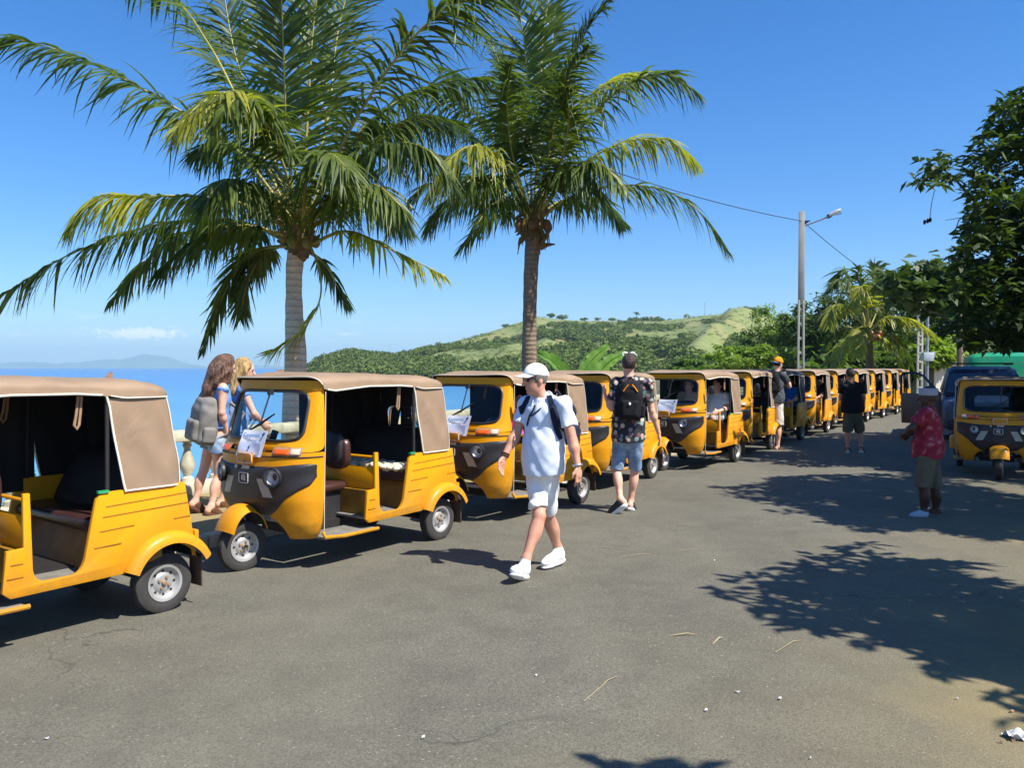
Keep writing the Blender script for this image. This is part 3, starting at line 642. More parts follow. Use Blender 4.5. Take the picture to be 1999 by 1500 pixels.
    bd = MB().tube([(bx, a * 0.062 - 0.012, 0.775 + b * 0.042) for a, b in rrect(36, 9)], 0.0032, 5, closed=True).build('badge', T_WHITE, t)
    def text(s, size, loc, rot, mat, parent, name='lettering', ext=0.0008, bold=0.0):
        cu = bpy.data.curves.new(name, 'FONT'); cu.body = s; cu.size = size; cu.align_x = 'CENTER'; cu.align_y = 'CENTER'; cu.extrude = ext; cu.offset = bold
        ob = bpy.data.objects.new(name, cu); COL.objects.link(ob)
        dg = bpy.context.evaluated_depsgraph_get(); dg.update(); me = bpy.data.meshes.new_from_object(ob.evaluated_get(dg)); bpy.data.objects.remove(ob)
        me.materials.clear(); me.materials.append(mat); o = link(name, me, parent); o.location = loc; o.rotation_euler = rot; return o
    t_text[0] = text
    FR = (math.pi / 2, 0, math.pi / 2)
    text('RE', 0.055, (bx, -0.012, 0.772), FR, T_WHITE, bd, bold=0.001)
    MB().box((bx, -0.012, 0.80), (0.003, 0.03, 0.006)).build('badge_bar', T_WHITE, bd)
    MB().prism([(-0.05, 0), (0.05, 0.0), (0.065, 0.028), (-0.035, 0.028)], lambda p: (bx + 0.001, p[0] + 0.01, 0.853 + p[1]), lambda p: (bx - 0.004, p[0] + 0.01, 0.853 + p[1])).build('sticker', T_STICK, t, smooth=False)
    MB().prism([(-0.02, 0), (0, -0.018), (0.02, 0), (0, 0.018)], lambda p: (bx, p[0] - 0.12, 0.862 + p[1]), lambda p: (bx - 0.005, p[0] - 0.12, 0.862 + p[1])).build('sticker', T_STICK, t, smooth=False)
    for s_, tx in ((-1, 'RE'), (1, 'RE')):
        pp = NOSE(u_of(s_ * 0.185, 1.0), 1.005, 0.004); text(tx, 0.06, pp, (math.pi / 2, 0, math.pi / 2 + s_ * 0.25), T_RUST, cowl)
    # front fender, fork, wheel
    fx = 1.89
    mb = MB()
    def fen(a, b):
        th = R(24 + 132 * a); v = b * 2 - 1; r = 1 - 0.16 * abs(v) ** 2.6
        return Vector((fx + 0.215 * math.cos(th) * r, 0.135 * v, 0.225 + 0.335 * math.sin(th) * r))
    mb.grid(fen, 26, 15); mb.build('front_fender', [T_YEL, T_DARK], t, solid=0.008, solid_mat=1, sharp=60)
    mb = MB()
    for s in (-1,): mb.tube([(fx, s * 0.075, 0.21), (fx - 0.02, s * 0.075, 0.40), (fx - 0.09, s * 0.06, 0.56)], 0.02, 8)
    mb.tube([(fx - 0.09, 0, 0.55), (fx - 0.35, 0, 1.15)], 0.03, 8); mb.tube([(fx, -0.08, 0.21), (fx, 0.08, 0.21)], 0.014, 8)
    mb.build('front_fork', T_DARK, t)
    wheel(t, 'front_wheel', (fx, 0, 0.209), R(-6))
    # handlebar and dash
    MB().tube([(1.42, -0.34, 1.04), (1.50, -0.2, 1.02), (1.53, 0, 1.0), (1.50, 0.2, 1.02), (1.42, 0.34, 1.04)], 0.018, 8).build('handlebar', T_DARK, t)
    MB().box((1.58, 0, 0.97), (0.16, 0.98, 0.16)).build('dashboard', T_DARK, t, bevel=0.03)
    # left and right side panels
    def corner(p0, c, p1, k=5):
        return [((1-s)**2*p0[0] + 2*s*(1-s)*c[0] + s*s*p1[0], (1-s)**2*p0[1] + 2*s*(1-s)*c[1] + s*s*p1[1]) for s in np.linspace(0, 1, k)]
    arch = [(0.0 + 0.275 * math.cos(a), 0.215 + 0.275 * math.sin(a)) for a in np.linspace(R(148), R(28), 13)]
    poly = [(-0.215, 0.37)] + [(-0.13, 0.90)] + corner((0.42, 0.895), (0.485, 0.895), (0.497, 0.83)) + corner((0.565, 0.49), (0.585, 0.405), (0.64, 0.40)) + corner((0.80, 0.40), (0.865, 0.405), (0.875, 0.48)) + [(0.885, 0.945), (0.925, 0.945), (0.925, 0.62), (1.02, 0.615), (1.045, 0.37), (1.0, 0.33)] + [(0.33, 0.342)] + arch[::-1]
    bodyh = None
    for s in (1, -1):
        mb = MB(); mb.prism(poly, lambda p: (p[0], s * (0.60 - 0.02 * max(0, (p[1] - 0.6)) - 0.03 * max(0, 0.5 - p[1])), p[1]), lambda p: (p[0], s * 0.565, p[1]))
        sp_ = mb.build('side_panel', T_YEL, t, bevel=0.008)
        mb = MB()
        for (x0, z0, x1, z1) in ((0.43, 0.80, -0.14, 0.825), (0.45, 0.735, -0.15, 0.755), (0.47, 0.645, 0.24, 0.655), (0.51, 0.545, 0.33, 0.55), (1.0, 0.53, 0.93, 0.53), (1.02, 0.45, 0.93, 0.45), (-0.04, 0.655, -0.165, 0.66)):
            mb.bar((x0, s * (0.600 - 0.02 * max(0, z0 - 0.6)), z0), (x1, s * (0.600 - 0.02 * max(0, z1 - 0.6)), z1), 0.004, 0.007)
            mb.build('pressed_groove', T_GROOVE, sp_, bevel=0.0015); mb = MB()
        # rear fender over the wheel arch
        mb = MB()
        def rf(a, b):
            th = R(153 - 130 * a); q = b
            r = 0.352 - 0.075 * q ** 2.2; y = 0.598 + 0.075 * math.sin(q * math.pi / 2)
            z = 0.215 + r * math.sin(th) * 1.03; x = 0.0 + r * math.cos(th) * 0.98
            return Vector((x, s * y, z))
        mb.grid(rf, 26, 8); mb.build('rear_fender', [T_YEL, T_DARK], t, solid=0.006, solid_mat=1, sharp=60)
        wheel(t, 'rear_wheel', (0, s * 0.5, 0.209), 0 if s > 0 else math.pi)
        MB().box((-0.255, s * 0.52, 0.255), (0.012, 0.15, 0.23)).build('mudflap', T_MUD, t, bevel=0.004)
        # running board beside the driver
        bd_ = [(0.92, 0.60), (1.50, 0.60), (1.52, 0.30), (0.95, 0.30)]
        rb = MB().prism(bd_, lambda p: (p[0], s * p[1], 0.262), lambda p: (p[0], s * p[1], 0.282)).build('running_board', T_FLOOR, t, bevel=0.004)
        MB().tube([(0.90, s * 0.605, 0.268), (1.30, s * 0.612, 0.268), (1.5, s * 0.60, 0.285), (1.515, s * 0.58, 0.33)], 0.016, 8).build('board_edge', T_YEL, rb)
        # door posts holding the roof
        MB().tube([(0.41, s * 0.575, 0.89), (0.40, s * 0.565, 1.50)], 0.014, 8).build('roof_post', T_DARK, t)
        # grab strap
        st = MB(); x0 = 0.545
        st.tube([(x0, s * 0.53, 1.52), (x0 + 0.01, s * 0.53, 1.40), (x0 + 0.02, s * 0.535, 1.335), (x0 + 0.035, s * 0.54, 1.31), (x0 + 0.05, s * 0.535, 1.335), (x0 + 0.035, s * 0.53, 1.40), (x0 + 0.02, s * 0.53, 1.52)], 0.009, 6); st.build('grab_strap', T_STRAP, t)
        # tail lamp
        MB().box((-0.222, s * 0.555, 0.50), (0.035, 0.07, 0.10)).build('tail_lamp', T_PLATE, t, bevel=0.01)
        MB().tube([(1.50, s * 0.585, 0.34), (1.508, s * 0.60, 0.7), (1.502, s * 0.605, 1.05), (1.465, s * 0.57, 1.5)], 0.003, 5).build('door_trim', T_PIPE, t)
    mb = MB(); mb.grid(lambda a, b: Vector((-0.215 + 0.085 * b + 0.0, (a * 2 - 1) * 0.57, 0.37 + 0.53 * b)), 9, 5); mb.build('tail_panel', [T_YEL, T_DARK], t, solid=0.02, solid_mat=1)
    MB().bar((-0.10, -0.56, 0.90), (-0.10, 0.56, 0.90), 0.05, 0.02).build('belt_rail', T_DARK, t)
    # floor, axle, underside
    MB().box((0.70, 0, 0.372), (0.66, 1.12, 0.02)).build('floor', T_FLOOR, t)
    MB().box((0.28, 0, 0.34), (1.0, 0.62, 0.10)).tube([(0, -0.44, 0.21), (0, 0.44, 0.21)], 0.03, 8).box((1.05, 0, 0.30), (0.9, 0.5, 0.08)).build('chassis', T_DARK, t)
    # rear bench
    MB().prism([(0.02, 0.38), (0.50, 0.38), (0.40, 0.62), (0.02, 0.62)], lambda p: (p[0], -0.55, p[1]), lambda p: (p[0], 0.55, p[1])).build('seat_box', T_BOX, t)
    MB().loft([[(0.24 + 0.26 * a, y, 0.675 + 0.055 * b * (1 + 0.12 * math.sin(y * 5))) for a, b in rrect(20, 4)] for y in np.linspace(-0.555, 0.555, 9)], caps=True).build('passenger_seat', T_VINYL, t, bevel=0.012)
    MB().loft([[(0.10 + 0.07 * a - 0.10 * b, y, 0.90 + 0.20 * b) for a, b in rrect(20, 4)] for y in np.linspace(-0.54, 0.54, 9)], caps=True).build('passenger_backrest', T_DARK, t, bevel=0.012)
    # partition and driver's seat
    MB().box((0.905, 0, 0.705), (0.022, 1.12, 0.21)).build('partition', T_YEL, t, bevel=0.006)
    MB().box((0.95, 0, 0.48), (0.03, 1.10, 0.25)).build('partition_base', T_BOX, t)
    MB().tube([(0.90, -0.56, 0.90), (0.90, 0.56, 0.90)], 0.012, 8).build('guard_rail', T_YEL, t)
    MB().loft([[(1.06 + 0.15 * (1 - 0.1 * k) * a, 0.0 + 0.20 * (1 - 0.06 * k) * b, 0.29 + 0.29 * k) for a, b in rrect(24, 6)] for k in (0, 0.3, 0.33, 0.36, 0.7, 0.73, 0.76, 1)], caps=True).build('seat_pedestal', T_BLACK, t)
    MB().loft([[(1.08 + 0.21 * r_ * a, 0.235 * r_ * b, z_) for a, b in rrect(24, 5)] for r_, z_ in ((0.9, 0.58), (1, 0.60), (1, 0.635), (0.93, 0.655), (0.5, 0.662))], caps=True).build('driver_seat', T_VINYL, t, sharp=60)
    for (x, y, zc, h, w) in ((0.975, 0.02, 0.97, 0.16, 0.21), (0.935, 0.10, 0.92, 0.15, 0.17)):
        MB().loft([[(x + o_, y + w * r_ * a, zc + h * r_ * b) for a, b in rrect(24, 3.2)] for r_, o_ in ((0.85, -0.035), (1, -0.02), (1, 0.02), (0.9, 0.04), (0.5, 0.05))], caps=True).build('driver_backrest', T_VINYL if y > 0.05 else T_BLACK, t, sharp=60)
    # mirror
    mb = MB().tube([(1.50, 0.585, 1.10), (1.53, 0.66, 1.22), (1.53, 0.68, 1.30)], 0.007, 6); mb.ell((1.53, 0.69, 1.33), (0.02, 0.055, 0.075)); mb.build('mirror', T_BLACK, t)
    # canopy ------------------------------------------------------------
    def rtop(x): return float(np.interp(x, (-0.058, -0.045, -0.02, 0.03, 0.15, 0.6, 1.0, 1.3, 1.45, 1.56, 1.62), (1.50, 1.535, 1.57, 1.598, 1.622, 1.638, 1.652, 1.658, 1.645, 1.628, 1.612)))
    def redge(x): return float(np.interp(x, (-0.16, 0.3, 0.39, 0.6, 1.0, 1.4, 1.47, 1.62), (1.498, 1.498, 1.515, 1.53, 1.532, 1.50, 1.515, 1.585)))
    def rw(x): return float(np.interp(x, (-0.058, -0.045, -0.02, 0.0, 0.05, 0.4, 1.4, 1.55, 1.62), (0.47, 0.52, 0.555, 0.572, 0.585, 0.590, 0.594, 0.568, 0.55)))
    def roof(a, b):
        xf_ = NOSE(1 - 2 * b, 1.585).x + 0.028; x = xf_ - (xf_ + 0.058) * a ** 0.9 if a < 1 else -0.058; ph = math.pi * b; e = 2 / 4.6
        y = rw(x) * math.copysign(abs(math.cos(ph)) ** e, math.cos(ph)); s_ = abs(math.sin(ph)) ** e
        fold = 0.006 * math.sin(x * 9) * math.sin(ph * 2) + 0.004 * math.sin(x * 23 + y * 5)
        return Vector((x, y, redge(x) + (rtop(x) - redge(x)) * s_ + fold * s_))
    cn = MB(); cn.grid(roof, 64, 36)
    can = cn.build('canopy', [T_TAN, T_LINER], t, solid=0.012, solid_mat=1, sharp=70)
    MB().tube([roof(0.0, b_) + Vector((0.004, 0, -0.002)) for b_ in np.linspace(0.02, 0.98, 24)], 0.0045, 5).build('front_piping', T_PIPE, can)
    MB().grid(lambda a, b: NOSE(a * 2 - 1, 1.515 + 0.075 * b, 0.012), 25, 4).build('visor_band', T_YEL, t, solid=0.012)
    # rear quarters: side flaps wrapping round the back
    def quarter(s):
        def fn(a, b):
            zt = 1.50; z = 0.885 + (zt - 0.885) * b; xf = 0.30 + 0.10 * b ** 0.8; xr = -0.125 + 0.075 * b ** 2; yw = 0.600 - 0.022 * b; rc = 0.10
            L1 = xf - xr - rc; L2 = rc * math.pi / 2; L3 = yw - rc - 0.34; d = a * (L1 + L2 + L3)
            if d < L1: x, y = xf - d, yw
            elif d < L1 + L2: th = (d - L1) / rc; x, y = xr + rc - rc * math.sin(th), yw - rc + rc * math.cos(th)
            else: x, y = xr, yw - rc - (d - L1 - L2)
            wv_ = (0.006 * math.sin(d * 22 + b * 7) + 0.005 * math.sin(d * 41 - b * 9 + 1) * a) * math.sin(b * math.pi) ** 0.7
            return Vector((x + (wv_ if d > L1 else 0), s * (y + (wv_ if d < L1 else 0)), z))
        q_ = MB(); q_.grid(fn, 40, 18); f_ = q_.build('canopy_side', [T_TAN, T_LINER], can, solid=0.010, solid_mat=1, sharp=70)
        ln = [fn(0, b) + Vector((0.0, s * 0.004, 0)) for b in np.linspace(0, 1, 12)]
        top = [Vector((x, s * (rw(x) + 0.004), redge(x) + 0.004)) for x in np.linspace(0.45, 1.46, 14)]
        c_ = ln[-1]; mid_ = [c_ + Vector((0.012, 0, 0.016)), c_ + Vector((0.04, 0, 0.026))]
        MB().tube(ln[:-1] + mid_ + top, 0.0075, 6).build('opening_piping', T_PIPE, can)
        MB().tube([fn(a_, 0.0) + Vector((0, s * 0.004, 0.004)) for a_ in np.linspace(0, 0.75, 26)], 0.0065, 5).build('hem_piping', T_PIPE, can)
        MB().tube([fn(0.64, b) + Vector((-0.003, s * 0.004, 0)) for b in np.linspace(0, 1, 12)] , 0.0045, 5).build('corner_piping', T_PIPE, can)
        MB().tube([Vector((x, s * (rw(x) + 0.006), redge(x) + 0.002)) for x in np.linspace(0.39, -0.03, 12)], 0.0045, 5).build('roof_piping', T_PIPE, can)
    quarter(1); quarter(-1)
    n = 48; inn = rrect(n, 5); out = rrect(n, 16); secs = []
    for w in (0, 0.5, 1):
        secs.append([Vector((-0.125 + 0.075 * max(0, min(1, ((1 - w) * (1.195 + 0.31 * b[1]) + w * (1.18 + 0.125 * a[1]) - 0.885) / 0.615)) ** 2, (1 - w) * 0.35 * b[0] + w * 0.27 * a[0], (1 - w) * (1.195 + 0.31 * b[1]) + w * (1.18 + 0.125 * a[1]))) for a, b in zip(inn, out)])
    MB().loft(secs).build('canopy_back', [T_TAN, T_LINER], can, solid=0.010, solid_mat=1)
    MB().loft([[Vector((-0.117, 0.27 * a * r_, 1.18 + 0.125 * b * r_)) for a, b in inn] for r_ in (1.03, 0.5, 0.02)]).build('back_window', T_GLASS, can)
    # dark curtain closing the far side of the passenger bay
    MB().grid(lambda a, b: Vector((0.36 + 0.46 * a, -0.572 - 0.004 * math.sin(a * 20), 0.80 + 0.72 * b)), 16, 6).build('side_curtain', T_LINER, t, solid=0.006)
    MB().box((0.446, 0.59, 0.90), (0.07, 0.03, 0.016)).build('tag_strip', T_GREEN, t)
    return t
t_text = [None]
tuk = make_tuk()
def fwd(az): return Vector((-math.sin(R(az)), -math.cos(R(az)), 0))
def leftv(az): f = fwd(az); return Vector((-f.y, f.x, 0))
def rz(az): f = fwd(az); return math.atan2(f.y, f.x)
def tuk_at(contact, az): return Vector((contact[0], contact[1], 0)) - leftv(az) * 0.5
line0 = Vector((-2.44, 5.67, 0)); lined = Vector((0.5635, 0.826, 0))
SPOTS = [  # contact of the near rear wheel, heading, label
    ((-2.44, 5.67), 36.5, 'nearest yellow auto rickshaw, only its rear half in view at the left edge'),
    ((-0.74, 8.06), 36.5, 'yellow auto rickshaw with fluffy cream seat cover and a paper sign numbered 4'),
    ((0.83, 10.19), 36.0, 'yellow auto rickshaw behind the walking man in the white cap'),
    ((2.12, 12.53), 33.5, 'yellow auto rickshaw partly hidden by the man with dark backpack'),
    ((4.00, 14.70), 36.5, 'yellow auto rickshaw with two pale-dressed passengers sitting in it'),
    ((5.35, 16.95), 33.8, 'yellow auto rickshaw half hidden by the man in the orange cap'),
    ((6.75, 19.15), 36.4, 'shaded rickshaw with canopy coloured dark for the shade and blue-shirted passenger'),
    ((8.20, 21.35), 34.2, 'yellow auto rickshaw behind the shaded one, dark passenger inside'),
    ((9.62, 23.45), 35.8, 'yellow auto rickshaw hidden behind the man in black shirt'),
    ((11.05, 25.55), 35.0, 'fourth auto rickshaw from the far end of the queue, tail beside the black-shirted man'),
    ((12.48, 27.6), 36.2, 'third auto rickshaw from the far end of the queue'),
    ((13.90, 29.65), 34.0, 'second last auto rickshaw at the far end of the queue'),
    ((15.30, 31.7), 35.0, 'last auto rickshaw at the far end of the queue')]
TUKS = []
for i, (c, az, lab) in enumerate(SPOTS):
    o = tuk if i == 0 else copy_tree(tuk)
    o.location = tuk_at(c, az); o.rotation_euler = (0, 0, rz(az)); TUKS.append(o)
    tag(o, lab, 'auto rickshaw', 'auto rickshaws queuing along the kerb')
o = copy_tree(tuk); f = fwd(27); o.scale = (0.94,) * 3; o.location = Vector((7.36, 12.36, 0)) - f * 1.89 * 0.94; o.rotation_euler = (0, 0, rz(27)); TUKS.append(o)
tag(o, 'yellow auto rickshaw facing the camera alone under the trees on the right', 'auto rickshaw')
for ch in TUKS[6].children:     # tan canopy under the trees, its shade put into the colour
    if ch.name.startswith('canopy'):
        for q in [ch] + list(ch.children):
            if q.data.materials[0] == T_TAN: q.data = q.data.copy(); q.data.materials[0] = T_TAN_SHADE
        ch['label'] = 'charcoal canopy'
for q in list(TUKS[1].children):
    if q.name.startswith('mirror'): bpy.data.objects.remove(q)
t = TUKS[0]; M4 = Matrix.Translation(t.location) @ Matrix.Rotation(t.rotation_euler.z, 4, 'Z'); q = M4.inverted() @ at(211, 734, 5.98)
MB().add([q + Vector((-0.03, 0, -0.02)), q + Vector((0.035, 0, -0.02)), q + Vector((-0.008, 0.01, 0.032)), q + Vector((-0.026, 0.01, 0.026))], [(0, 1, 2, 3)]).build('canvas_flap', T_STRAP, t, solid=0.006)
# windscreen papers
T_PAPER = simple('white_paper', (236, 237, 240), 0.8, 0.02, 8)
T_PRINT = simple('pale_blue_print', (196, 204, 226), 0.8, 0.05, 8)
T_INK = simple('blue_ink', (66, 132, 196), 0.8, 0.1, 8); T_INK2 = simple('navy_ink', (36, 84, 150), 0.8, 0.1, 8)
text = t_text[0]
FR = (math.pi / 2, 0, math.pi / 2)
for i, lab in ((1, 'white paper sign with blue printed name and number 4 on the second rickshaw'), (2, 'white paper sign on the rickshaw behind the walking man'), (3, 'white paper sign on the rickshaw beside the man with dark backpack'), (4, 'white paper sign on the rickshaw with pale-dressed passengers')):
    t = TUKS[i]; base = Vector((1.812, 0.045, 1.068)) if True else None
    M4 = Matrix.Translation(t.location) @ Matrix.Rotation(t.rotation_euler.z, 4, 'Z')
    s = empty('paper_sign', M4 @ base, t.rotation_euler.z, lab, 'paper sign', 'paper signs on the windscreens')
    tilt = -0.33; rot = Euler((0, tilt, 0.0))
    def P(y, z, o_=0.0): return rot.to_matrix() @ Vector((o_ - 0.006 * math.cos(y * 9), y, z))
    MB().grid(lambda a, b: P(-0.165 + 0.33 * a + 0.02 * (b - 0.5), -0.115 + 0.225 * b, 0.004 * math.sin(a * 5 + b * 3)), 12, 8).build('sheet', T_PAPER, s, solid=0.0012)
    MB().grid(lambda a, b: P(-0.150 + 0.28 * a, -0.10 + 0.10 * b, 0.006 + 0.004 * math.sin(a * 5 + b * 3)), 12, 5).build('printed_picture', T_PRINT, s)
    k = text('Capgemini', 0.052, P(-0.03, 0.062, 0.010), (math.pi / 2 , 0, math.pi / 2), T_INK, s, ext=0.0004, bold=0.0006)
    k.rotation_euler = (rot.to_matrix() @ Euler(FR).to_matrix()).to_euler()
    dr = MB(); dr.prism([(0.016 * math.cos(a) * (1 if math.cos(a) < 0 else 1.5), 0.013 * math.sin(a)) for a in np.linspace(0, 2 * math.pi, 14, endpoint=False)], lambda p: P(0.125 + p[0] * 0.8 - p[1] * 0.5, 0.075 + p[1] + p[0] * 0.6, 0.0095), lambda p: P(0.125 + p[0] * 0.8 - p[1] * 0.5, 0.075 + p[1] + p[0] * 0.6, 0.008)).build('spade_logo', T_INK2, s, smooth=False)
    if i == 1:
        k = text('4', 0.06, P(-0.02, -0.045, 0.014), FR, T_INK2, s, 'number', ext=0.0004, bold=0.0008); k.rotation_euler = (rot.to_matrix() @ Euler(FR).to_matrix()).to_euler()
    if i == 3: MB().lathe([(0, 0.0), (0.075, 0.0), (0.075, 0.004), (0, 0.004)], 24, 'x', (0.02, 0.21, -0.115)).build('round_sticker', T_PAPER, s)
# fluffy cover on the second rickshaw's bench
t = TUKS[1]; M4 = Matrix.Translation(t.location) @ Matrix.Rotation(t.rotation_euler.z, 4, 'Z')
V, F, b = [], [], 0
for k in range(190):
    r = RNG.uniform(0.030, 0.052); c = np.array((RNG.uniform(0.10, 0.50), RNG.uniform(-0.5, 0.54), 0.742 + RNG.uniform(-0.01, 0.018))); V.append(LUMPS[k % 10] * r * np.array((1.2, 1.2, 0.8)) + c); F.append(IF + b); b += len(IV)
fc = fast('seat_cover', np.concatenate(V), np.concatenate(F), simple('sheepskin', (232, 216, 184), 0.95, 0.2, 20), None, smooth=True)
fc.location = t.location; fc.rotation_euler = t.rotation_euler
tag(fc, 'fluffy cream sheepskin cover spread on the back seat of the second rickshaw', 'seat cover')
# pink cloth hanging at the third rickshaw's mirror
t = TUKS[2]; M4 = Matrix.Translation(t.location) @ Matrix.Rotation(t.rotation_euler.z, 4, 'Z')
pc = MB(); pc.grid(lambda a, b: Vector((1.50 + 0.05 * math.sin(a * 14) * (1 - b * 0.6), 0.64 + (a - 0.5) * 0.13 * (1.25 - b) , 0.98 + 0.27 * b)), 16, 8)
o = pc.build('pink_scarf', simple('pink_cloth', (232, 84, 150), 0.8, 0.15, 10), None, solid=0.008); o.location = t.location; o.rotation_euler = t.rotation_euler
tag(o, 'bright pink cloth hanging at the door pillar of the rickshaw behind the walking man', 'scarf')
# ---------------------------------------------------------------- coconut palms
P_LEAF = leafmat('palm_leaflet', lin(50, 68, 28)[:3], lin(98, 112, 44)[:3], back=0.34, rough=0.46, scale=1.2, spec=0.42)
P_LEAFY = leafmat('palm_leaflet_yellow', lin(108, 118, 38)[:3], lin(164, 160, 64)[:3], back=0.40, rough=0.46, scale=1.2, spec=0.5)
P_LEAFD = leafmat('palm_leaflet_dry', lin(122, 98, 58)[:3], lin(152, 128, 78)[:3], back=0.25, rough=0.7, scale=2, spec=0.2)
P_RACH = simple('palm_rachis', (150, 142, 70), 0.45, 0.2, 5, co='World')
def trunkmat(name, a, b):
    M = Mat(name); n = M.noise(3, 6, 0.65, co='Object', sc=(1, 1, 0.5)); n2 = M.noise(14, 5, 0.7, co='Object', sc=(1, 1, 2.5)); pz = M.N('ShaderNodeSeparateXYZ'); M.L(M.N('ShaderNodeTexCoord').outputs['Object'], pz.inputs[0])
    ring = M.math('SINE', M.math('ADD', M.math('MULTIPLY', pz.outputs['Z'], 62.0), M.math('MULTIPLY', n, 5.0)))
    c = M.ramp(M.math('ADD', M.math('MULTIPLY', n, 0.6), M.math('MULTIPLY', n2, 0.4)), ((0.35, a), (0.65, b)))
    c = M.mixc(M.ramp(ring, ((0.55, (0, 0, 0, 1)), (0.95, (0.35, 0.35, 0.35, 1)))), c, lin(84, 70, 58))
    M.set(Base_Color=c, Roughness=0.9); M.bump(M.math('ADD', ring, M.math('MULTIPLY', n2, 2.0)), 0.5, 0.012); return M.m
P_TRUNK = trunkmat('pale_palm_trunk', lin(186, 160, 136), lin(226, 206, 182)); P_TRUNK2 = trunkmat('dark_palm_trunk', lin(96, 82, 70), lin(150, 130, 110))
P_FIBRE = simple('palm_fibre', (116, 92, 66), 0.95, 0.35, 12, bump=0.8, bscale=30)
def catmull(P, n):
    P = [np.array(p, float) for p in P]; P = [2 * P[0] - P[1]] + P + [2 * P[-1] - P[-2]]; out = []
    segs = len(P) - 3
    for i in range(n):
        t = i / (n - 1) * segs; k = min(int(t), segs - 1); t -= k; p0, p1, p2, p3 = P[k:k+4]
        out.append(0.5 * (2*p1 + (p2 - p0) * t + (2*p0 - 5*p1 + 4*p2 - p3) * t*t + (3*p1 - p0 - 3*p2 + p3) * t**3))
    return np.array(out)
def frond(parent, origin, pts, nl=124, L=0.85, w=0.048, droop=0.7, spread=0.9, mat=None, r0=0.030, side=None, bare=0.18, ragged=0.08, label=None, vup=0.18):
    C = catmull(pts, 60) - np.array(origin); T = np.gradient(C, axis=0); T /= np.linalg.norm(T, axis=1)[:, None]
    mb = MB(); mb.tube([Vector(p) for p in C[::3]], list(np.linspace(r0, 0.006, len(C[::3]))), 6); nrach_f = len(mb.f)
    gs = int(RNG.integers(1, 9999)); V = [np.array(mb.v)]; F = [list(f) for f in mb.f if len(f) == 4]; mi = [0] * len(F); b = len(mb.v)
    Z = np.array((0, 0, 1.0))
    for sgn in (1, -1):
        for i in range(nl):
            t = bare + (1 - bare) * (i + RNG.uniform(-0.3, 0.3)) / nl; t = min(max(t, 0), 0.999); k = min(int(t * 59), 58); f = t * 59 - k
            p = C[k] * (1 - f) + C[k+1] * f; tg = T[k]
            if RNG.random() < ragged or vnoise(np.array(i * 0.21), np.array(sgn * 3.0), gs) > 0.80: continue
            ref = Z if side is None else np.array(side, float)
            S = np.cross(tg, ref); nS = np.linalg.norm(S); S = S / nS if nS > 0.15 else np.array((1.0, 0, 0)); N = np.cross(S, tg)
            q = (t - bare) / (1 - bare); ll = L * (0.35 + 0.65 * math.sin(math.pi * min(1, 0.18 + q * 0.82)) ** 0.7) * RNG.uniform(0.82, 1.12)
            if q > 0.93: ll *= 0.7
            al = 0.45 + 0.6 * q + RNG.normal(0, 0.10)
            d = S * sgn * math.cos(al) * spread + tg * math.sin(al) + N * (vup + RNG.normal(0, 0.10)); d /= np.linalg.norm(d)
            wd = tg - d * tg.dot(d); wd /= np.linalg.norm(wd) + 1e-6; wd = wd + N * RNG.normal(0, 0.35); wd /= np.linalg.norm(wd)
            dr = droop * RNG.uniform(0.6, 1.5); ss = np.array((0, 0.22, 0.48, 0.75, 1.0)); ww = np.array((0.5, 1, 0.9, 0.55, 0.06)) * w / 2
            if RNG.random() < 0.07: dr *= 2.2
            ctr = p + np.outer(ss * ll, d) + np.outer((ss ** 1.7) * ll * dr, (0, 0, -1.0)) + np.outer(ss ** 2 * ll, RNG.normal(0, 0.10, 3))
            # keep the leaflet's own length
            seg = np.diff(ctr, axis=0); ln = np.linalg.norm(seg, axis=1).sum(); ctr = p + (ctr - p) * (ll / ln)
            A = ctr - wd * ww[:, None]; B = ctr + wd * ww[:, None]
            V.append(np.stack((A, B), 1).reshape(-1, 3))
            for j in range(4): F.append([b + 2*j, b + 2*j + 1, b + 2*j + 3, b + 2*j + 2]); mi.append(1)
            b += 10
    o = fast('frond', np.concatenate(V), F, [P_RACH, mat or P_LEAF], parent, smooth=True, midx=mi)
    if label: o['label'] = label
    return o
def palm_trunk(parent, pts, rs, mat, base=(0, 0, 0)):
    C = catmull(pts, 26); q = np.interp(np.linspace(0, 1, 26), np.linspace(0, 1, len(rs)), rs)
    q = q * (1 + 0.03 * np.sin(np.arange(26) * 2.1))
    return MB().tube([Vector(p) for p in C], list(q), 18).build('trunk', mat, parent, sharp=80)
def P1p(px, py, d=0.0): return np.array(at(px, py, PD + d))

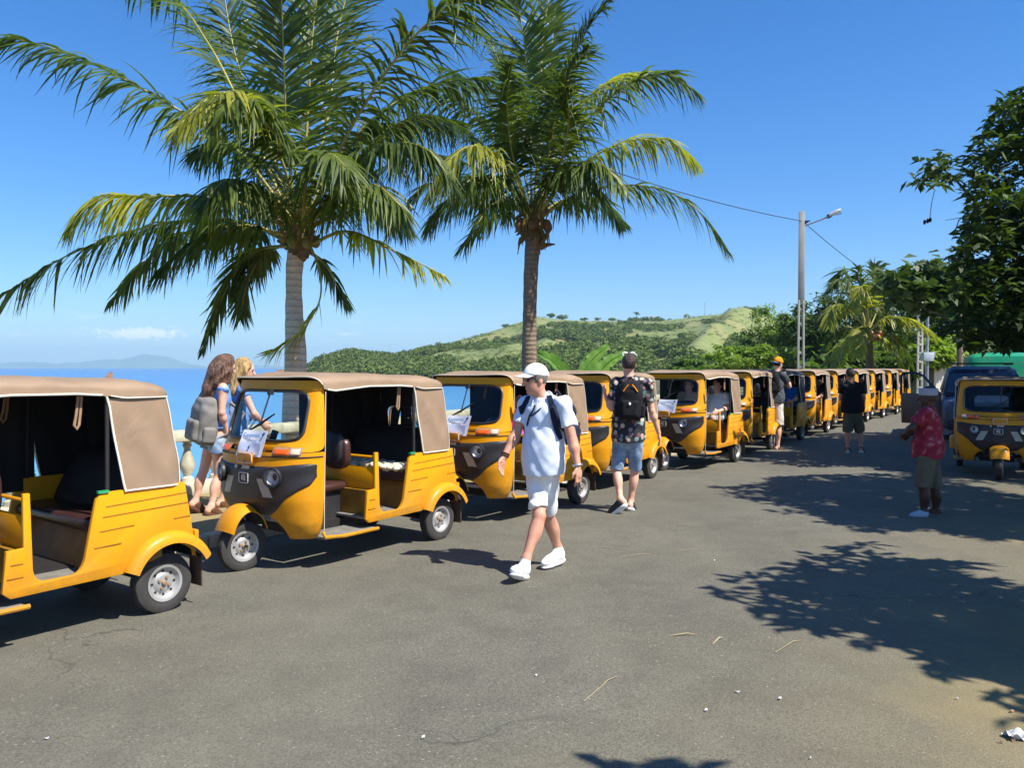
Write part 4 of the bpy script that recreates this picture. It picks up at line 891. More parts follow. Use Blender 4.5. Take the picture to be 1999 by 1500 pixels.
# first palm --------------------------------------------------------
PD = 12.4; b1 = at(578, 900, PD); b1.z = 0.0
palm = empty('coconut_palm', b1, 0, 'large coconut palm with pale trunk rising behind the second rickshaw', 'palm tree')
org = np.array(b1)
top = P1p(585, 470)
palm_trunk(palm, [np.array((at(574, 700, PD).x, PD, 0)) - org, P1p(577, 700) - org, P1p(574, 600) - org, P1p(575, 520) - org, top - org], (0.24, 0.17, 0.14, 0.118, 0.13, 0.15), P_TRUNK)
FR1 = [
 ([(578, 440, 0), (470, 300, -.3), (350, 215, -.7), (160, 115, -1.2), (-15, 62, -1.6)], dict(droop=0.75, L=0.95)),
 ([(565, 450, 0), (480, 400, -.5), (400, 384, -.9), (280, 383, -1.3), (190, 385, -1.6), (130, 450, -1.8)], dict(droop=1.15, L=0.9, mat=P_LEAFY, bare=0.3)),
 ([(560, 465, 0), (450, 430, .1), (300, 440, .0), (130, 500, -.3), (-30, 600, -.5)], dict(droop=1.0, L=0.95)),
 ([(562, 480, 0), (500, 490, .3), (450, 545, .5), (395, 685, .6)], dict(droop=0.9, L=0.7)),
 ([(585, 430, -.1), (545, 300, -.7), (490, 205, -1.3), (450, 180, -1.7), (395, 200, -2.1), (345, 250, -2.4)], dict(droop=0.95, L=0.95, mat=P_LEAFY, bare=0.25)),
 ([(590, 430, -.1), (575, 330, -.8), (520, 240, -1.4), (470, 190, -1.9), (440, 215, -2.3)], dict(droop=1.0, L=0.95, bare=0.3)),
 ([(575, 420, 0), (560, 250, -.2), (552, 60, -.5), (545, -120, -.9)], dict(droop=0.25, L=0.9, side=(0, -1, 0.2), spread=1.0)),
 ([(588, 420, 0), (600, 240, .1), (612, 50, .2), (640, -140, .3)], dict(droop=0.25, L=0.9, side=(0, -1, 0.2))),
 ([(565, 425, .1), (480, 230, .3), (410, 90, .6), (330, -10, 1.0), (215, -30, 1.4)], dict(droop=0.7, L=0.9)),
 ([(575, 420, .2), (510, 240, .7), (460, 110, 1.2), (430, -60, 1.6)], dict(droop=0.5, L=0.9, side=(0.2, -1, 0.3))),
 ([(600, 430, 0), (690, 240, -.3), (800, 80, -.7), (900, 0, -1.1), (1010, -25, -1.5)], dict(droop=0.75, L=1.0)),
 ([(598, 430, .2), (700, 260, .7), (830, 170, 1.2), (960, 150, 1.7)], dict(droop=0.9, L=0.95)),
 ([(605, 440, 0), (680, 330, -.4), (760, 282, -.8), (830, 290, -1.1), (880, 350, -1.3)], dict(droop=1.2, L=0.95)),
 ([(608, 440, .2), (700, 310, .5), (800, 230, .9), (900, 240, 1.3)], dict(droop=1.0, L=0.95)),
 ([(610, 475, -.1), (680, 452, -.4), (770, 490, -.8), (870, 540, -1.1)], dict(droop=1.05, L=0.62, mat=P_LEAFY, bare=0.25, nl=60)),
 ([(600, 490, .2), (635, 515, .5), (660, 560, .7), (680, 592, .8)], dict(droop=0.9, L=0.5, nl=44)),
 ([(606, 480, -.2), (624, 530, -.35), (623, 590, -.45), (585, 650, -.5), (525, 690, -.55)], dict(droop=0.35, L=0.6, bare=0.5, nl=40, mat=P_LEAFY, r0=0.02, spread=1.0)),
 ([(560, 470, .2), (470, 440, .6), (330, 470, .9), (215, 590, 1.1)], dict(droop=1.1, L=0.85)),
 ([(566, 450, .3), (520, 400, .8), (450, 380, 1.4), (380, 420, 2.0)], dict(droop=1.0, L=0.85)),
 ([(600, 440, .3), (660, 400, 1.0), (740, 400, 1.7), (800, 450, 2.2)], dict(droop=1.0, L=0.8)),
 ([(575, 440, -.2), (520, 380, -.8), (450, 350, -1.4), (400, 390, -1.8)], dict(droop=1.1, L=0.9, bare=0.12)),
 ([(590, 440, -.2), (600, 350, -.9), (640, 300, -1.5), (680, 330, -1.9)], dict(droop=1.1, L=0.9, bare=0.12)),
 ([(600, 445, -.1), (660, 380, -.7), (730, 360, -1.2), (790, 410, -1.6)], dict(droop=1.15, L=0.9, bare=0.12)),
 ([(562, 475, .2), (510, 500, .5), (480, 560, .6), (470, 620, .7)], dict(droop=0.9, L=0.6, nl=60)),
 ([(560, 460, -.2), (470, 440, -.5), (380, 470, -.7), (300, 540, -.8)], dict(droop=1.05, L=0.8, bare=0.15)),
 ([(580, 430, .1), (530, 330, .4), (450, 280, .8), (370, 300, 1.1)], dict(droop=1.0, L=0.9, bare=0.12)),
 ([(596, 430, .1), (650, 320, .5), (720, 250, .9), (800, 250, 1.3)], dict(droop=1.0, L=0.95, bare=0.12)),
 ([(592, 430, .2), (640, 230, .6), (660, 60, 1.0), (700, -90, 1.3)], dict(droop=0.4, L=0.9, side=(0.1, -1, 0.3))),
]
for pts, kw in FR1:
    frond(palm, org, [P1p(*p) for p in pts], **kw)
# fibre, leaf stubs, flower stalks
mb = MB()
for k in range(26):
    a = RNG.uniform(0, 6.28); z0 = RNG.uniform(-0.18, 0.22); p0 = Vector(top - org) + Vector((0.12 * math.cos(a), 0.12 * math.sin(a), z0)); l_ = RNG.uniform(0.18, 0.42)
    p1 = p0 + Vector((math.cos(a) * l_ * 0.7, math.sin(a) * l_ * 0.7, l_ * RNG.uniform(0.2, 0.9))); mb.tube([p0 - Vector((0, 0, 0.1)), p0, p1], [0.07, 0.055, 0.02], 7)
mb.ell(Vector(top - org), (0.19, 0.19, 0.34)); mb.build('leaf_sheath', P_FIBRE, palm)
mb = MB()
for k in range(34):
    a = RNG.uniform(0, 6.28); l_ = RNG.uniform(0.25, 0.6); p0 = Vector(top - org) + Vector((0.1 * math.cos(a), 0.1 * math.sin(a), 0.25)); p1 = p0 + Vector((math.cos(a) * l_, math.sin(a) * l_, RNG.uniform(0.05, 0.55)))
    for j in range(5): mb.tube([p1, p1 + Vector(RNG.normal(0, 0.13, 3)) - Vector((0, 0, 0.06))], [0.006, 0.003], 4)
    mb.tube([p0, p1], [0.014, 0.006], 4)
st_ = mb.build('flower_stalks', simple('palm_flower', (164, 132, 60), 0.8, 0.3, 20), palm); st_['kind'] = 'stuff'
for k, (dx, dz, l_) in enumerate(((0.75, 0.62, 0.5), (0.9, 0.30, 0.55), (-0.55, 0.5, 0.4), (0.35, 0.75, 0.45))):
    p0 = Vector(top - org) + Vector((0, -0.05, 0.1)); MB().tube([p0, p0 + Vector((dx * 0.55, -0.15, dz * 0.7)), p0 + Vector((dx, -0.2, dz))], [0.02, 0.035, 0.008], 8).build('dry_spathe', P_LEAFD, palm)
for k in range(7):
    a = k * 0.9; MB().ell(Vector(top - org) + Vector((0.24 * math.cos(a), 0.24 * math.sin(a), -0.02 + 0.06 * math.sin(k * 2))), (0.075, 0.075, 0.095)).build('coconut', simple('young_coconut', (120, 112, 52), 0.5, 0.2, 8) if k == 0 else bpy.data.materials['young_coconut'], palm)

# second palm -------------------------------------------------------
PD = 18.0; b2 = at(1034, 800, PD); b2.z = 0
palm2 = empty('coconut_palm', b2, 0, 'tall dark-trunked coconut palm in the middle, above the white-capped man', 'palm tree'); org = np.array(b2); top = P1p(1042, 440)
palm_trunk(palm2, [np.array((0, 0, 0.0)), P1p(1033, 700) - org, P1p(1034, 620) - org, P1p(1036, 540) - org, top - org], (0.22, 0.17, 0.155, 0.15, 0.16, 0.17), P_TRUNK2)
FR2 = [
 ([(1050, 430, 0), (1130, 378, -.4), (1250, 362, -.8), (1350, 400, -1.1), (1425, 495, -1.3)], dict(droop=0.85, L=1.0)),
 ([(1052, 420, 0), (1120, 335, .1), (1210, 280, .2), (1300, 272, .3), (1365, 325, .4)], dict(droop=1.0, L=1.0, mat=P_LEAFY)),
 ([(1050, 410, 0), (1120, 270, -.4), (1210, 175, -.8), (1300, 145, -1.1), (1372, 190, -1.3)], dict(droop=0.85, L=1.0)),
 ([(1048, 410, .2), (1100, 260, .8), (1170, 170, 1.3), (1260, 140, 1.8)], dict(droop=0.8, L=0.95, mat=P_LEAFY)),
 ([(1048, 400, 0), (1090, 230, .1), (1130, 90, .1), (1190, -5, .1)], dict(droop=0.55, L=0.75, spread=0.6)),
 ([(1038, 400, 0), (1034, 230, -.3), (1020, 60, -.7), (985, -110, -1.2)], dict(droop=0.3, L=1.1, side=(0, -1, 0.2))),
 ([(1044, 400, 0), (1052, 230, .3), (1062, 60, .5), (1090, -110, .8)], dict(droop=0.3, L=1.1, side=(0, -1, 0.2))),
 ([(1036, 400, .1), (1000, 230, .4), (960, 90, .7), (880, 10, 1.2)], dict(droop=0.6, L=1.0)),
 ([(1030, 405, 0), (960, 260, -.2), (870, 180, -.5), (770, 190, -.8)], dict(droop=0.8, L=1.1)),
 ([(1028, 410, .2), (940, 280, .8), (850, 230, 1.4), (760, 250, 1.9)], dict(droop=0.8, L=1.0)),
 ([(1028, 415, -.2), (985, 325, -1.0), (930, 285, -1.7), (880, 310, -2.3), (840, 380, -2.6)], dict(droop=1.1, L=1.05, mat=P_LEAFY)),
 ([(1026, 420, 0), (940, 350, -.1), (830, 365, -.2), (755, 460, -.3)], dict(droop=0.95, L=1.0)),
 ([(1025, 425, .2), (930, 330, .6), (820, 300, 1.0), (720, 340, 1.3)], dict(droop=1.0, L=1.0)),
 ([(1030, 440, .1), (980, 420, .5), (930, 450, .8), (898, 490, 1.0)], dict(droop=0.7, L=0.7, nl=50)),
 ([(1052, 415, -.2), (1090, 330, -1.0), (1110, 240, -1.7), (1105, 170, -2.2)], dict(droop=0.9, L=1.0)),
 ([(1050, 420, -.2), (1110, 340, -.9), (1170, 320, -1.6), (1220, 370, -2.1)], dict(droop=1.0, L=0.95)),
 ([(1035, 415, -.2), (1000, 300, -.8), (990, 200, -1.4), (1000, 120, -2.0)], dict(droop=0.7, L=1.0, side=(0, -1, 0.3))),
 ([(1048, 425, .3), (1100, 390, 1.0), (1170, 390, 1.6), (1220, 440, 2.0)], dict(droop=0.9, L=0.85)),
 ([(1040, 410, .3), (1060, 250, 1.0), (1075, 110, 1.6), (1085, 20, 2.0)], dict(droop=0.5, L=1.0, side=(0, -1, 0.3))),
 ([(1030, 410, .3), (985, 270, 1.1), (930, 170, 1.7), (860, 130, 2.3)], dict(droop=0.7, L=1.0)),
 ([(1036, 420, -.1), (980, 350, -.9), (920, 350, -1.6), (880, 400, -2.0)], dict(droop=1.1, L=1.0, bare=0.12)),
 ([(1048, 420, -.1), (1080, 350, -.9), (1130, 330, -1.5), (1170, 380, -1.9)], dict(droop=1.1, L=0.95, bare=0.12)),
 ([(1030, 425, .1), (960, 380, .3), (880, 390, .6), (830, 450, .8)], dict(droop=1.0, L=0.95, bare=0.12)),
 ([(1046, 410, -.1), (1075, 280, -.6), (1100, 160, -1.2), (1150, 90, -1.8)], dict(droop=0.7, L=1.0, bare=0.12)),
 ([(1035, 430, -.1), (1000, 390, -.6), (960, 400, -1.2), (930, 440, -1.6)], dict(droop=1.0, L=0.8, nl=50)),
]
for pts, kw in FR2:
    kw.setdefault('w', 0.05); frond(palm2, org, [P1p(*p) for p in pts], **kw)
mb = MB()
for k in range(34):
    a = RNG.uniform(0, 6.28); z0 = RNG.uniform(-0.5, 0.45); p0 = Vector(top - org) + Vector((0.14 * math.cos(a), 0.14 * math.sin(a), z0)); l_ = RNG.uniform(0.15, 0.5)
    p1 = p0 + Vector((math.cos(a) * l_ * 0.7, math.sin(a) * l_ * 0.7, l_ * RNG.uniform(-0.6, 0.9))); mb.tube([p0, (p0 + p1) / 2 + Vector((0, 0, 0.03)), p1], [0.07, 0.05, 0.015], 6)
mb.ell(Vector(top - org), (0.22, 0.22, 0.5)); mb.build('leaf_sheath', P_FIBRE, palm2)
mb = MB()
for k in range(30):
    a = RNG.uniform(0, 6.28); p0 = Vector(top - org) + Vector((0.2 * math.cos(a), 0.2 * math.sin(a), RNG.uniform(-0.35, 0.3)))
    mb.tube([p0, p0 + Vector((0.12 * math.cos(a), 0.12 * math.sin(a), -0.1)), p0 + Vector((0.16 * math.cos(a), 0.16 * math.sin(a), -0.4 * RNG.random() - 0.1))], [0.03, 0.025, 0.008], 5)
d_ = mb.build('dead_fibre', P_LEAFD, palm2); d_['kind'] = 'stuff'
for k in range(6):
    a = k * 1.05 + 0.4; MB().ell(Vector(top - org) + Vector((0.34 * math.cos(a), 0.30 * math.sin(a), -0.02)), (0.1, 0.1, 0.13)).build('coconut', simple('brown_coconut', (112, 78, 52), 0.7, 0.3, 8) if k == 0 else bpy.data.materials['brown_coconut'], palm2)

# small palm beyond the queue --------------------------------------
PD = 38.0; b3 = at(1697, 760, PD); b3.z = 0
palm3 = empty('coconut_palm', b3, 0, 'small windswept coconut palm far off beyond the end of the queue', 'palm tree'); org = np.array(b3); top = P1p(1693, 655)
palm_trunk(palm3, [np.array((0, 0, 0.0)), P1p(1698, 720) - org, top - org], (0.22, 0.19, 0.2), P_TRUNK2)
for pts, kw in ([([(1690, 640, 0), (1660, 570, -.4), (1640, 545, -.8), (1618, 565, -1.1)], {}), ([(1692, 640, 0), (1670, 570, .4), (1648, 530, .6), (1630, 545, 1)], {}), ([(1693, 640, 0), (1685, 570, -.3), (1672, 520, -.6)], {}), ([(1696, 640, 0), (1705, 570, .2), (1710, 515, .3)], {}),
   ([(1690, 640, -.2), (1650, 600, -.9), (1625, 600, -1.4), (1618, 640, -1.8)], dict(mat=P_LEAFY)), ([(1700, 645, 0), (1730, 620, -.3), (1780, 625, -.7), (1830, 660, -1)], dict(mat=P_LEAFY)), ([(1700, 650, -.3), (1735, 670, -.8), (1770, 735, -1.2)], dict(mat=P_LEAFY)), ([(1688, 655, -.3), (1650, 670, -.8), (1620, 730, -1.2)], dict(mat=P_LEAFY)),
   ([(1700, 650, 0), (1745, 660, .2), (1790, 735, .4)], {}), ([(1698, 640, .3), (1720, 590, .8), (1735, 560, 1.2)], {}), ([(1690, 650, -.4), (1680, 640, -1.4), (1675, 690, -2.2)], dict(mat=P_LEAFY)), ([(1695, 640, -.3), (1690, 580, -.9), (1680, 560, -1.5), (1668, 600, -1.9)], dict(mat=P_LEAFY)), ([(1688, 650, .2), (1640, 640, .8), (1600, 690, 1.2)], {})]):
    q = dict(L=1.1, w=0.09, nl=60, droop=0.8, r0=0.05, bare=0.2); q.update(kw); frond(palm3, org, [P1p(*p) for p in pts], **q)
for k in range(9):
    a = k * 0.7; MB().ell(Vector(top - org) + Vector((0.22 + 0.22 * math.cos(a), -0.3 + 0.25 * math.sin(a), 0.12 * math.sin(k * 1.7) - 0.05)), (0.13, 0.13, 0.16), 10, 7).build('coconut', simple('orange_coconut', (150, 98, 46), 0.5, 0.2, 8) if k == 0 else bpy.data.materials['orange_coconut'], palm3)

# ---------------------------------------------------------------- leafy trees
def leaf_mesh(P, L, Wd, D=None, droop=0.3):
    """one folded leaf of 4 corners at every point"""
    n = len(P); a = RNG.uniform(0, 2 * np.pi, n); el = RNG.normal(-droop, 0.45, n)
    if D is None: D = np.stack((np.cos(a) * np.cos(el), np.sin(a) * np.cos(el), np.sin(el)), -1)
    rnd = RNG.normal(0, 1, (n, 3)); S = np.cross(D, np.array((0, 0, 1.0)) + rnd * 0.35); S /= np.linalg.norm(S, axis=1)[:, None] + 1e-6; N = np.cross(S, D)
    L = np.broadcast_to(L, (n,))[:, None] * RNG.uniform(0.7, 1.2, (n, 1)); W_ = np.broadcast_to(Wd, (n,))[:, None] * RNG.uniform(0.8, 1.2, (n, 1)) / 2
    v = np.stack((P, P + D * L * 0.5 + S * W_ + N * W_ * 0.35, P + D * L - np.array((0, 0, 1)) * L * 0.08, P + D * L * 0.5 - S * W_ + N * W_ * 0.35), 1).reshape(-1, 3)
    i = np.arange(n)[:, None] * 4 + np.arange(4); return v, i
LEAF_DARK = leafmat('mango_leaf', lin(38, 54, 26)[:3], lin(78, 98, 42)[:3], back=0.22, rough=0.55, scale=1.0, spec=0.5)
LEAF_MID = leafmat('thicket_leaf', lin(52, 78, 32)[:3], lin(98, 120, 48)[:3], back=0.3, rough=0.5, scale=0.5, spec=0.35)
LEAF_LITE = leafmat('bright_leaf', lin(84, 112, 40)[:3], lin(128, 148, 58)[:3], back=0.35, rough=0.5, scale=0.5, spec=0.35)
def limbs(parent, base, h, tips, r0, mat=None):
    base = Vector(base); fork = base + Vector((0, 0, h)); MB().tube([base - Vector((0, 0, 0.2)), base + Vector((0.04, 0.02, h * 0.5)), fork], [r0 * 1.25, r0, r0 * 0.85], 10).build('trunk', mat or MAT_BARK, parent)
    mb = MB()
    for t in tips:
        t = Vector(t); m_ = fork.lerp(t, 0.5) + Vector((RNG.normal(0, 0.12), RNG.normal(0, 0.12), 0.2 * (t - fork).length * 0.4)); mb.tube([fork - Vector((0, 0, 0.1)), fork.lerp(m_, 0.5), m_, t], [r0 * 0.6, r0 * 0.45, r0 * 0.3, r0 * 0.08], 7)
    mb.build('limb', mat or MAT_BARK, parent)['kind'] = 'stuff'
def blob_tree(name, x, y, z0, blobs, leaf, wid, n, mat, label, cat='tree', group=None, trunk=True, fill=0.0, hollow=0.55):
    """blobs: (dx,dy,z,rx,ry,rz) leaf clumps round the trunk"""
    t = empty(name, (x, y, z0), 0, label, cat, group); vol = np.array([b[3] * b[4] * b[5] for b in blobs]) ** 0.7; vol /= vol.sum(); P = []
    for b, w in zip(blobs, vol):
        m = int(n * w); nc = max(6, m // 26); d = RNG.normal(0, 1, (nc, 3)); d /= np.linalg.norm(d, axis=1)[:, None]; r = RNG.uniform(hollow, 1.05, nc)[:, None]
        c = d * r * np.array(b[3:6]) + np.array((b[0], b[1], b[2])); k = RNG.integers(0, nc, m)
        P.append(c[k] + RNG.normal(0, 1, (m, 3)) * np.array(b[3:6]) * 0.13)
    P = np.concatenate(P); v, f = leaf_mesh(P, leaf, wid); fast('crown', v, f, mat, t, smooth=False)
    if trunk:
        zmin = min(b[2] - b[5] for b in blobs); limbs(t, (0, 0, 0), max(0.6, zmin + 0.3), [(b[0], b[1], b[2]) for b in blobs], 0.10 + 0.03 * max(b[2] for b in blobs))
    return t
BT = [  # column, row of the crown's middle, depth, spread, height radius, leaf mat, label
 (1572, 690, 62, 2.6, 2.4, LEAF_MID, 'mid green tree just left of the tall street light pole'), (1602, 652, 52, 2.5, 3.2, LEAF_DARK, 'dark tree just right of the street light pole'), (1650, 640, 56, 3.0, 3.6, LEAF_DARK, 'tall green tree right behind the small palm'),
 (1714, 645, 54, 3.0, 3.6, LEAF_DARK, 'dark tree between the small palm and the ladder-like pole'), (1768, 640, 56, 3.0, 4.2, LEAF_MID, 'tree behind the ladder-like pole'), (1828, 630, 58, 3.2, 3.8, LEAF_LITE, 'light green tree behind the two grey poles with the box'),
 (1850, 692, 47, 1.4, 1.1, LEAF_LITE, 'low light green bush beside the white building'), (1895, 650, 54, 3.0, 3.4, LEAF_MID, 'green tree above the white building behind the brown pole'), (1960, 640, 56, 3.4, 3.6, LEAF_MID, 'green tree behind the green bus'), (2050, 630, 54, 3.6, 3.8, LEAF_DARK, 'dark tree at the far right behind the bus'), (2180, 630, 50, 4.0, 3.8, LEAF_MID, 'tree standing further right of the bus'), (1812, 700, 44, 1.3, 1.0, LEAF_LITE, 'light green bush at the foot of the two grey poles'), (1745, 712, 46, 1.6, 1.0, LEAF_MID, 'green bush at the foot of the small palm'),
 (1345, 722, 82, 2.2, 1.4, LEAF_MID, 'low green tree at the far shore, left of the layered one'), (1400, 712, 78, 2.4, 1.6, LEAF_LITE, 'bright low tree with layered flat branches beyond the rickshaws'), (1452, 706, 72, 2.6, 1.7, LEAF_LITE, 'bright spreading tree left of the orange-capped man'), (1490, 690, 84, 2.8, 3.0, LEAF_MID, 'rounder tree right above the orange-capped man'), (1530, 672, 80, 2.8, 3.8, LEAF_LITE, 'tall bright tree left of the street light pole'), (1552, 705, 70, 1.8, 1.7, LEAF_DARK, 'dark bush behind the shaded rickshaw')]
for px, py, D_, rx_, rz_, mt, lab in BT:
    c = at(px, py, D_); bl = []
    lay = 'layered' in lab
    for k in range(8):
        a = k * 2.4; q = RNG.uniform(0.25, 0.75)
        bl.append((math.cos(a) * rx_ * q, math.sin(a) * rx_ * q, c.z + RNG.uniform(-0.65, 0.7) * rz_, rx_ * RNG.uniform(0.35, 0.6), rx_ * RNG.uniform(0.35, 0.6), rz_ * (RNG.uniform(0.12, 0.2) if lay else RNG.uniform(0.28, 0.5))))
    blob_tree('leafy_tree', c.x, D_, 0, bl, 0.30 + D_ * 0.0015, 0.16, 4200, mt, lab, 'tree' if 'bush' not in lab else 'bush', 'trees and bushes beyond the queue')
# undergrowth that closes the view below those trees
P = []
for k in range(5200):
    px = RNG.uniform(1555, 2300); D_ = RNG.uniform(47, 62); c = at(px, 718, D_); P.append((c.x, D_, RNG.uniform(0, 1) ** 1.3 * 3.2))
for k in range(2200):
    px = RNG.uniform(1325, 1570); D_ = RNG.uniform(74, 92); c = at(px, 718, D_); P.append((c.x, D_, RNG.uniform(0, 1) ** 1.3 * 1.9))
v, f = leaf_mesh(np.array(P), 0.75, 0.45); tag(fast('undergrowth', v, f, LEAF_MID, smooth=False), kind='stuff')

# trees on the right whose shade falls on the road ------------------
SH = np.array((SUNV.x / SUNV.z, SUNV.y / SUNV.z, 1.0))
def inpoly(x, y, P):
    c = False; j = len(P) - 1
    for i in range(len(P)):
        if (P[i][1] > y) != (P[j][1] > y) and x < (P[j][0] - P[i][0]) * (y - P[i][1]) / (P[j][1] - P[i][1]) + P[i][0]: c = not c
        j = i
    return c
def proj(p):
    c, s = math.cos(PITCH), math.sin(PITCH); z = p[2] - CAM_H; y = p[1] * c - z * s
    return (CX + F_PX * p[0] / y, CY - F_PX * (p[1] * s + z * c) / y) if y > 0.1 else (1e5, 0)
def shade_sites(poly, n, hlo, hhi, ok=None):
    G = [gnd(*q) for q in poly]; G2 = [(g.x, g.y) for g in G]; xs_ = [g[0] for g in G2]; ys_ = [g[1] for g in G2]; out = []
    tries = 0
    while len(out) < n and tries < n * 60:
        tries += 1; x, y = RNG.uniform(min(xs_), max(xs_)), RNG.uniform(min(ys_), max(ys_))
        if not inpoly(x, y, G2): continue
        for _ in range(4):
            p = np.array((x, y, 0)) + SH * RNG.uniform(hlo, hhi)
            if ok is None or ok(p): out.append(p); break
    return np.array(out)
def rosettes(C, per, L, W_, jitter=0.05):
    n = len(C); k = np.repeat(np.arange(n), per); a = RNG.uniform(0, 2 * np.pi, n * per); el = RNG.normal(-0.15, 0.4, n * per)
    D = np.stack((np.cos(a) * np.cos(el), np.sin(a) * np.cos(el), np.sin(el)), -1)
    return leaf_mesh(C[k] + RNG.normal(0, jitter, (n * per, 3)), L, W_, D)
def canopy_tree(name, base, h, label, sites, per, L, W_, tips, mat=LEAF_DARK, r0=0.2):
    t = empty(name, base, 0, label, 'tree', None); v, f = rosettes(sites - np.array(base), per, L, W_); fast('crown', v, f, mat, t, smooth=False)
    limbs(t, (0, 0, 0), h, [Vector(q) - Vector(base) for q in tips], r0); return t
def twigs(C, n, hub, parent, base):
    mb = MB()
    for i in RNG.permutation(len(C))[:n]:
        p = Vector(C[i]) - Vector(base); q = p.lerp(Vector(hub) - Vector(base), RNG.uniform(0.2, 0.4)); mb.tube([p, q.lerp(p, 0.5) + Vector((0, 0, 0.1)), q], [0.006, 0.012, 0.025], 5)
    mb.build('twigs', MAT_BARK, parent)['kind'] = 'stuff'
PA = [(1392, 1156), (1470, 1122), (1540, 1108), (1565, 1085), (1610, 1098), (1590, 1078), (1700, 1056), (1790, 1078), (1900, 1110), (2000, 1150), (2300, 1200), (2500, 1500), (2150, 1480), (2000, 1400), (1925, 1336), (1840, 1312), (1810, 1290), (1690, 1306), (1680, 1280), (1740, 1270), (1600, 1248), (1560, 1235), (1500, 1222), (1500, 1205), (1560, 1205), (1440, 1178)]
sA = np.concatenate((shade_sites(PA, 150, 3.0, 4.6), shade_sites([(1560, 1150), (1720, 1085), (2000, 1160), (2400, 1210), (2450, 1460), (2000, 1370), (1800, 1270), (1620, 1215)], 330, 3.0, 5.0), shade_sites([(1190, 1502), (1240, 1508), (1390, 1518), (1400, 1550), (1200, 1545)], 6, 3.6, 4.2)))
sA = np.concatenate((sA, np.array([np.array(gnd(*q)) + SH * RNG.uniform(3.6, 4.2) for q in ((1412, 1157), (1452, 1140), (1444, 1170), (1490, 1128), (1500, 1160), (1480, 1185), (1530, 1145), (1515, 1205), (1560, 1225), (1545, 1180), (1600, 1088), (1585, 1112), (1650, 1072), (1700, 1066))])))
tA = canopy_tree('shade_tree', (7.2, 2.4, 0), 2.2, 'nearest shade tree beside the road, its large leaves shading the lower right', sA, 9, 0.24, 0.085, [sA[i] for i in (10, 60, 120, 200, 300, 400, 470)])
PB = [(1392, 957), (1470, 941), (1540, 931), (1700, 926), (1800, 930), (1870, 945), (1950, 962), (2100, 985), (2500, 1010), (2500, 1100), (2000, 1062), (1900, 1050), (1760, 1045), (1640, 1035), (1580, 1015), (1520, 990), (1450, 975)]
sB = np.concatenate((shade_sites(PB, 520, 4.2, 6.6, lambda p: proj(p)[0] > 2060), shade_sites([(1480, 960), (1560, 940), (1700, 934), (1850, 952), (2400, 1015), (2400, 1080), (1850, 1040), (1660, 1025), (1560, 985)], 620, 4.2, 6.8, lambda p: proj(p)[0] > 2060)))
tB = canopy_tree('shade_tree', (9.8, 6.8, 0), 2.6, 'shade tree whose round crown shades the man in red', sB, 16, 0.2, 0.08, [sB[i] for i in (10, 100, 220, 330, 500, 700, 900, 1000)])
def okC(p):
    u, v_ = proj(p)
    if v_ < -40 or u > 2060: return True
    if 340 > v_ > 296: return u > 1815 - (v_ - 296) * 0.6 and RNG.random() < 0.5
    if 376 > v_ >= 340: return u > 1790 and RNG.random() < 0.5
    e = np.interp(v_, (-40, 170, 200, 250, 300, 400, 450, 500, 560, 640, 690), (2090, 2002, 1958, 1925, 1900, 1905, 1880, 1862, 1868, 1875, 1890))
    return u > e and v_ < 676
def okC(p, f0=okC):
    if not f0(p): return False
    for z_ in np.linspace(0, 1.95, 9):
        q = p - SH * (p[2] - z_)
        if math.hypot(q[0] - 5.46, q[1] - 17.0) < 0.62: return False
    return True
PC = [(1459, 869), (1514, 857), (1559, 850), (1675, 845), (1900, 845), (2250, 880), (2250, 965), (2000, 945), (1880, 926), (1800, 912), (1700, 900), (1640, 892), (1560, 885), (1520, 874)]
sC = shade_sites(PC, 900, 4.0, 10.0, okC)
fill = []
while len(fill) < 1150:
    u, v_ = RNG.uniform(1790, 2150), RNG.uniform(120, 690); D_ = RNG.uniform(12.8, 16.8); p = np.array(at(u, v_, D_))
    if okC(p) and p[2] > 1.9: fill.append(p)
sC = np.concatenate((sC, np.array(fill)))
tC = canopy_tree('shade_tree', (12.9, 17.5, 0), 2.0, 'big dark leafy tree filling the right edge above the van and rickshaw', sC, 12, 0.23, 0.085, [q for q in sC[::40] if proj(q)[0] > 1985][:14], r0=0.26)
tip = at(1800, 372, 16.4); br = MB().tube([Vector(at(1905, 395, 16.6)) - Vector(tC.location), Vector(at(1860, 345, 16.5)) - Vector(tC.location), Vector(at(1812, 368, 16.4)) - Vector(tC.location)], [0.035, 0.02, 0.008], 6)
br.tube([Vector(at(1900, 405, 16.6)) - Vector(tC.location), Vector(at(1872, 430, 16.6)) - Vector(tC.location), Vector(at(1858, 470, 16.6)) - Vector(tC.location)], [0.02, 0.012, 0.005], 5).tube([Vector(at(1878, 425, 16.6)) - Vector(tC.location), Vector(at(1845, 430, 16.6)) - Vector(tC.location)], [0.008, 0.004], 5)
br.build('twig', MAT_BARK, tC)
hg = MB().tube([Vector(at(1824, 372, 16.4)) - Vector(tC.location), Vector(at(1818, 400, 16.4)) - Vector(tC.location), Vector(at(1815, 428, 16.4)) - Vector(tC.location)], 0.007, 5)
hg.build('hanging_stalk', MAT_BARK, tC)
for dx in (-7, -1, 4): MB().ell(Vector(at(1812 + dx, 431 - dx * 0.4, 16.4)) - Vector(tC.location), (0.03, 0.03, 0.05), 8, 6).build('seed_pod', simple('seed_pod', (44, 34, 28), 0.7, 0.2, 8), tC)
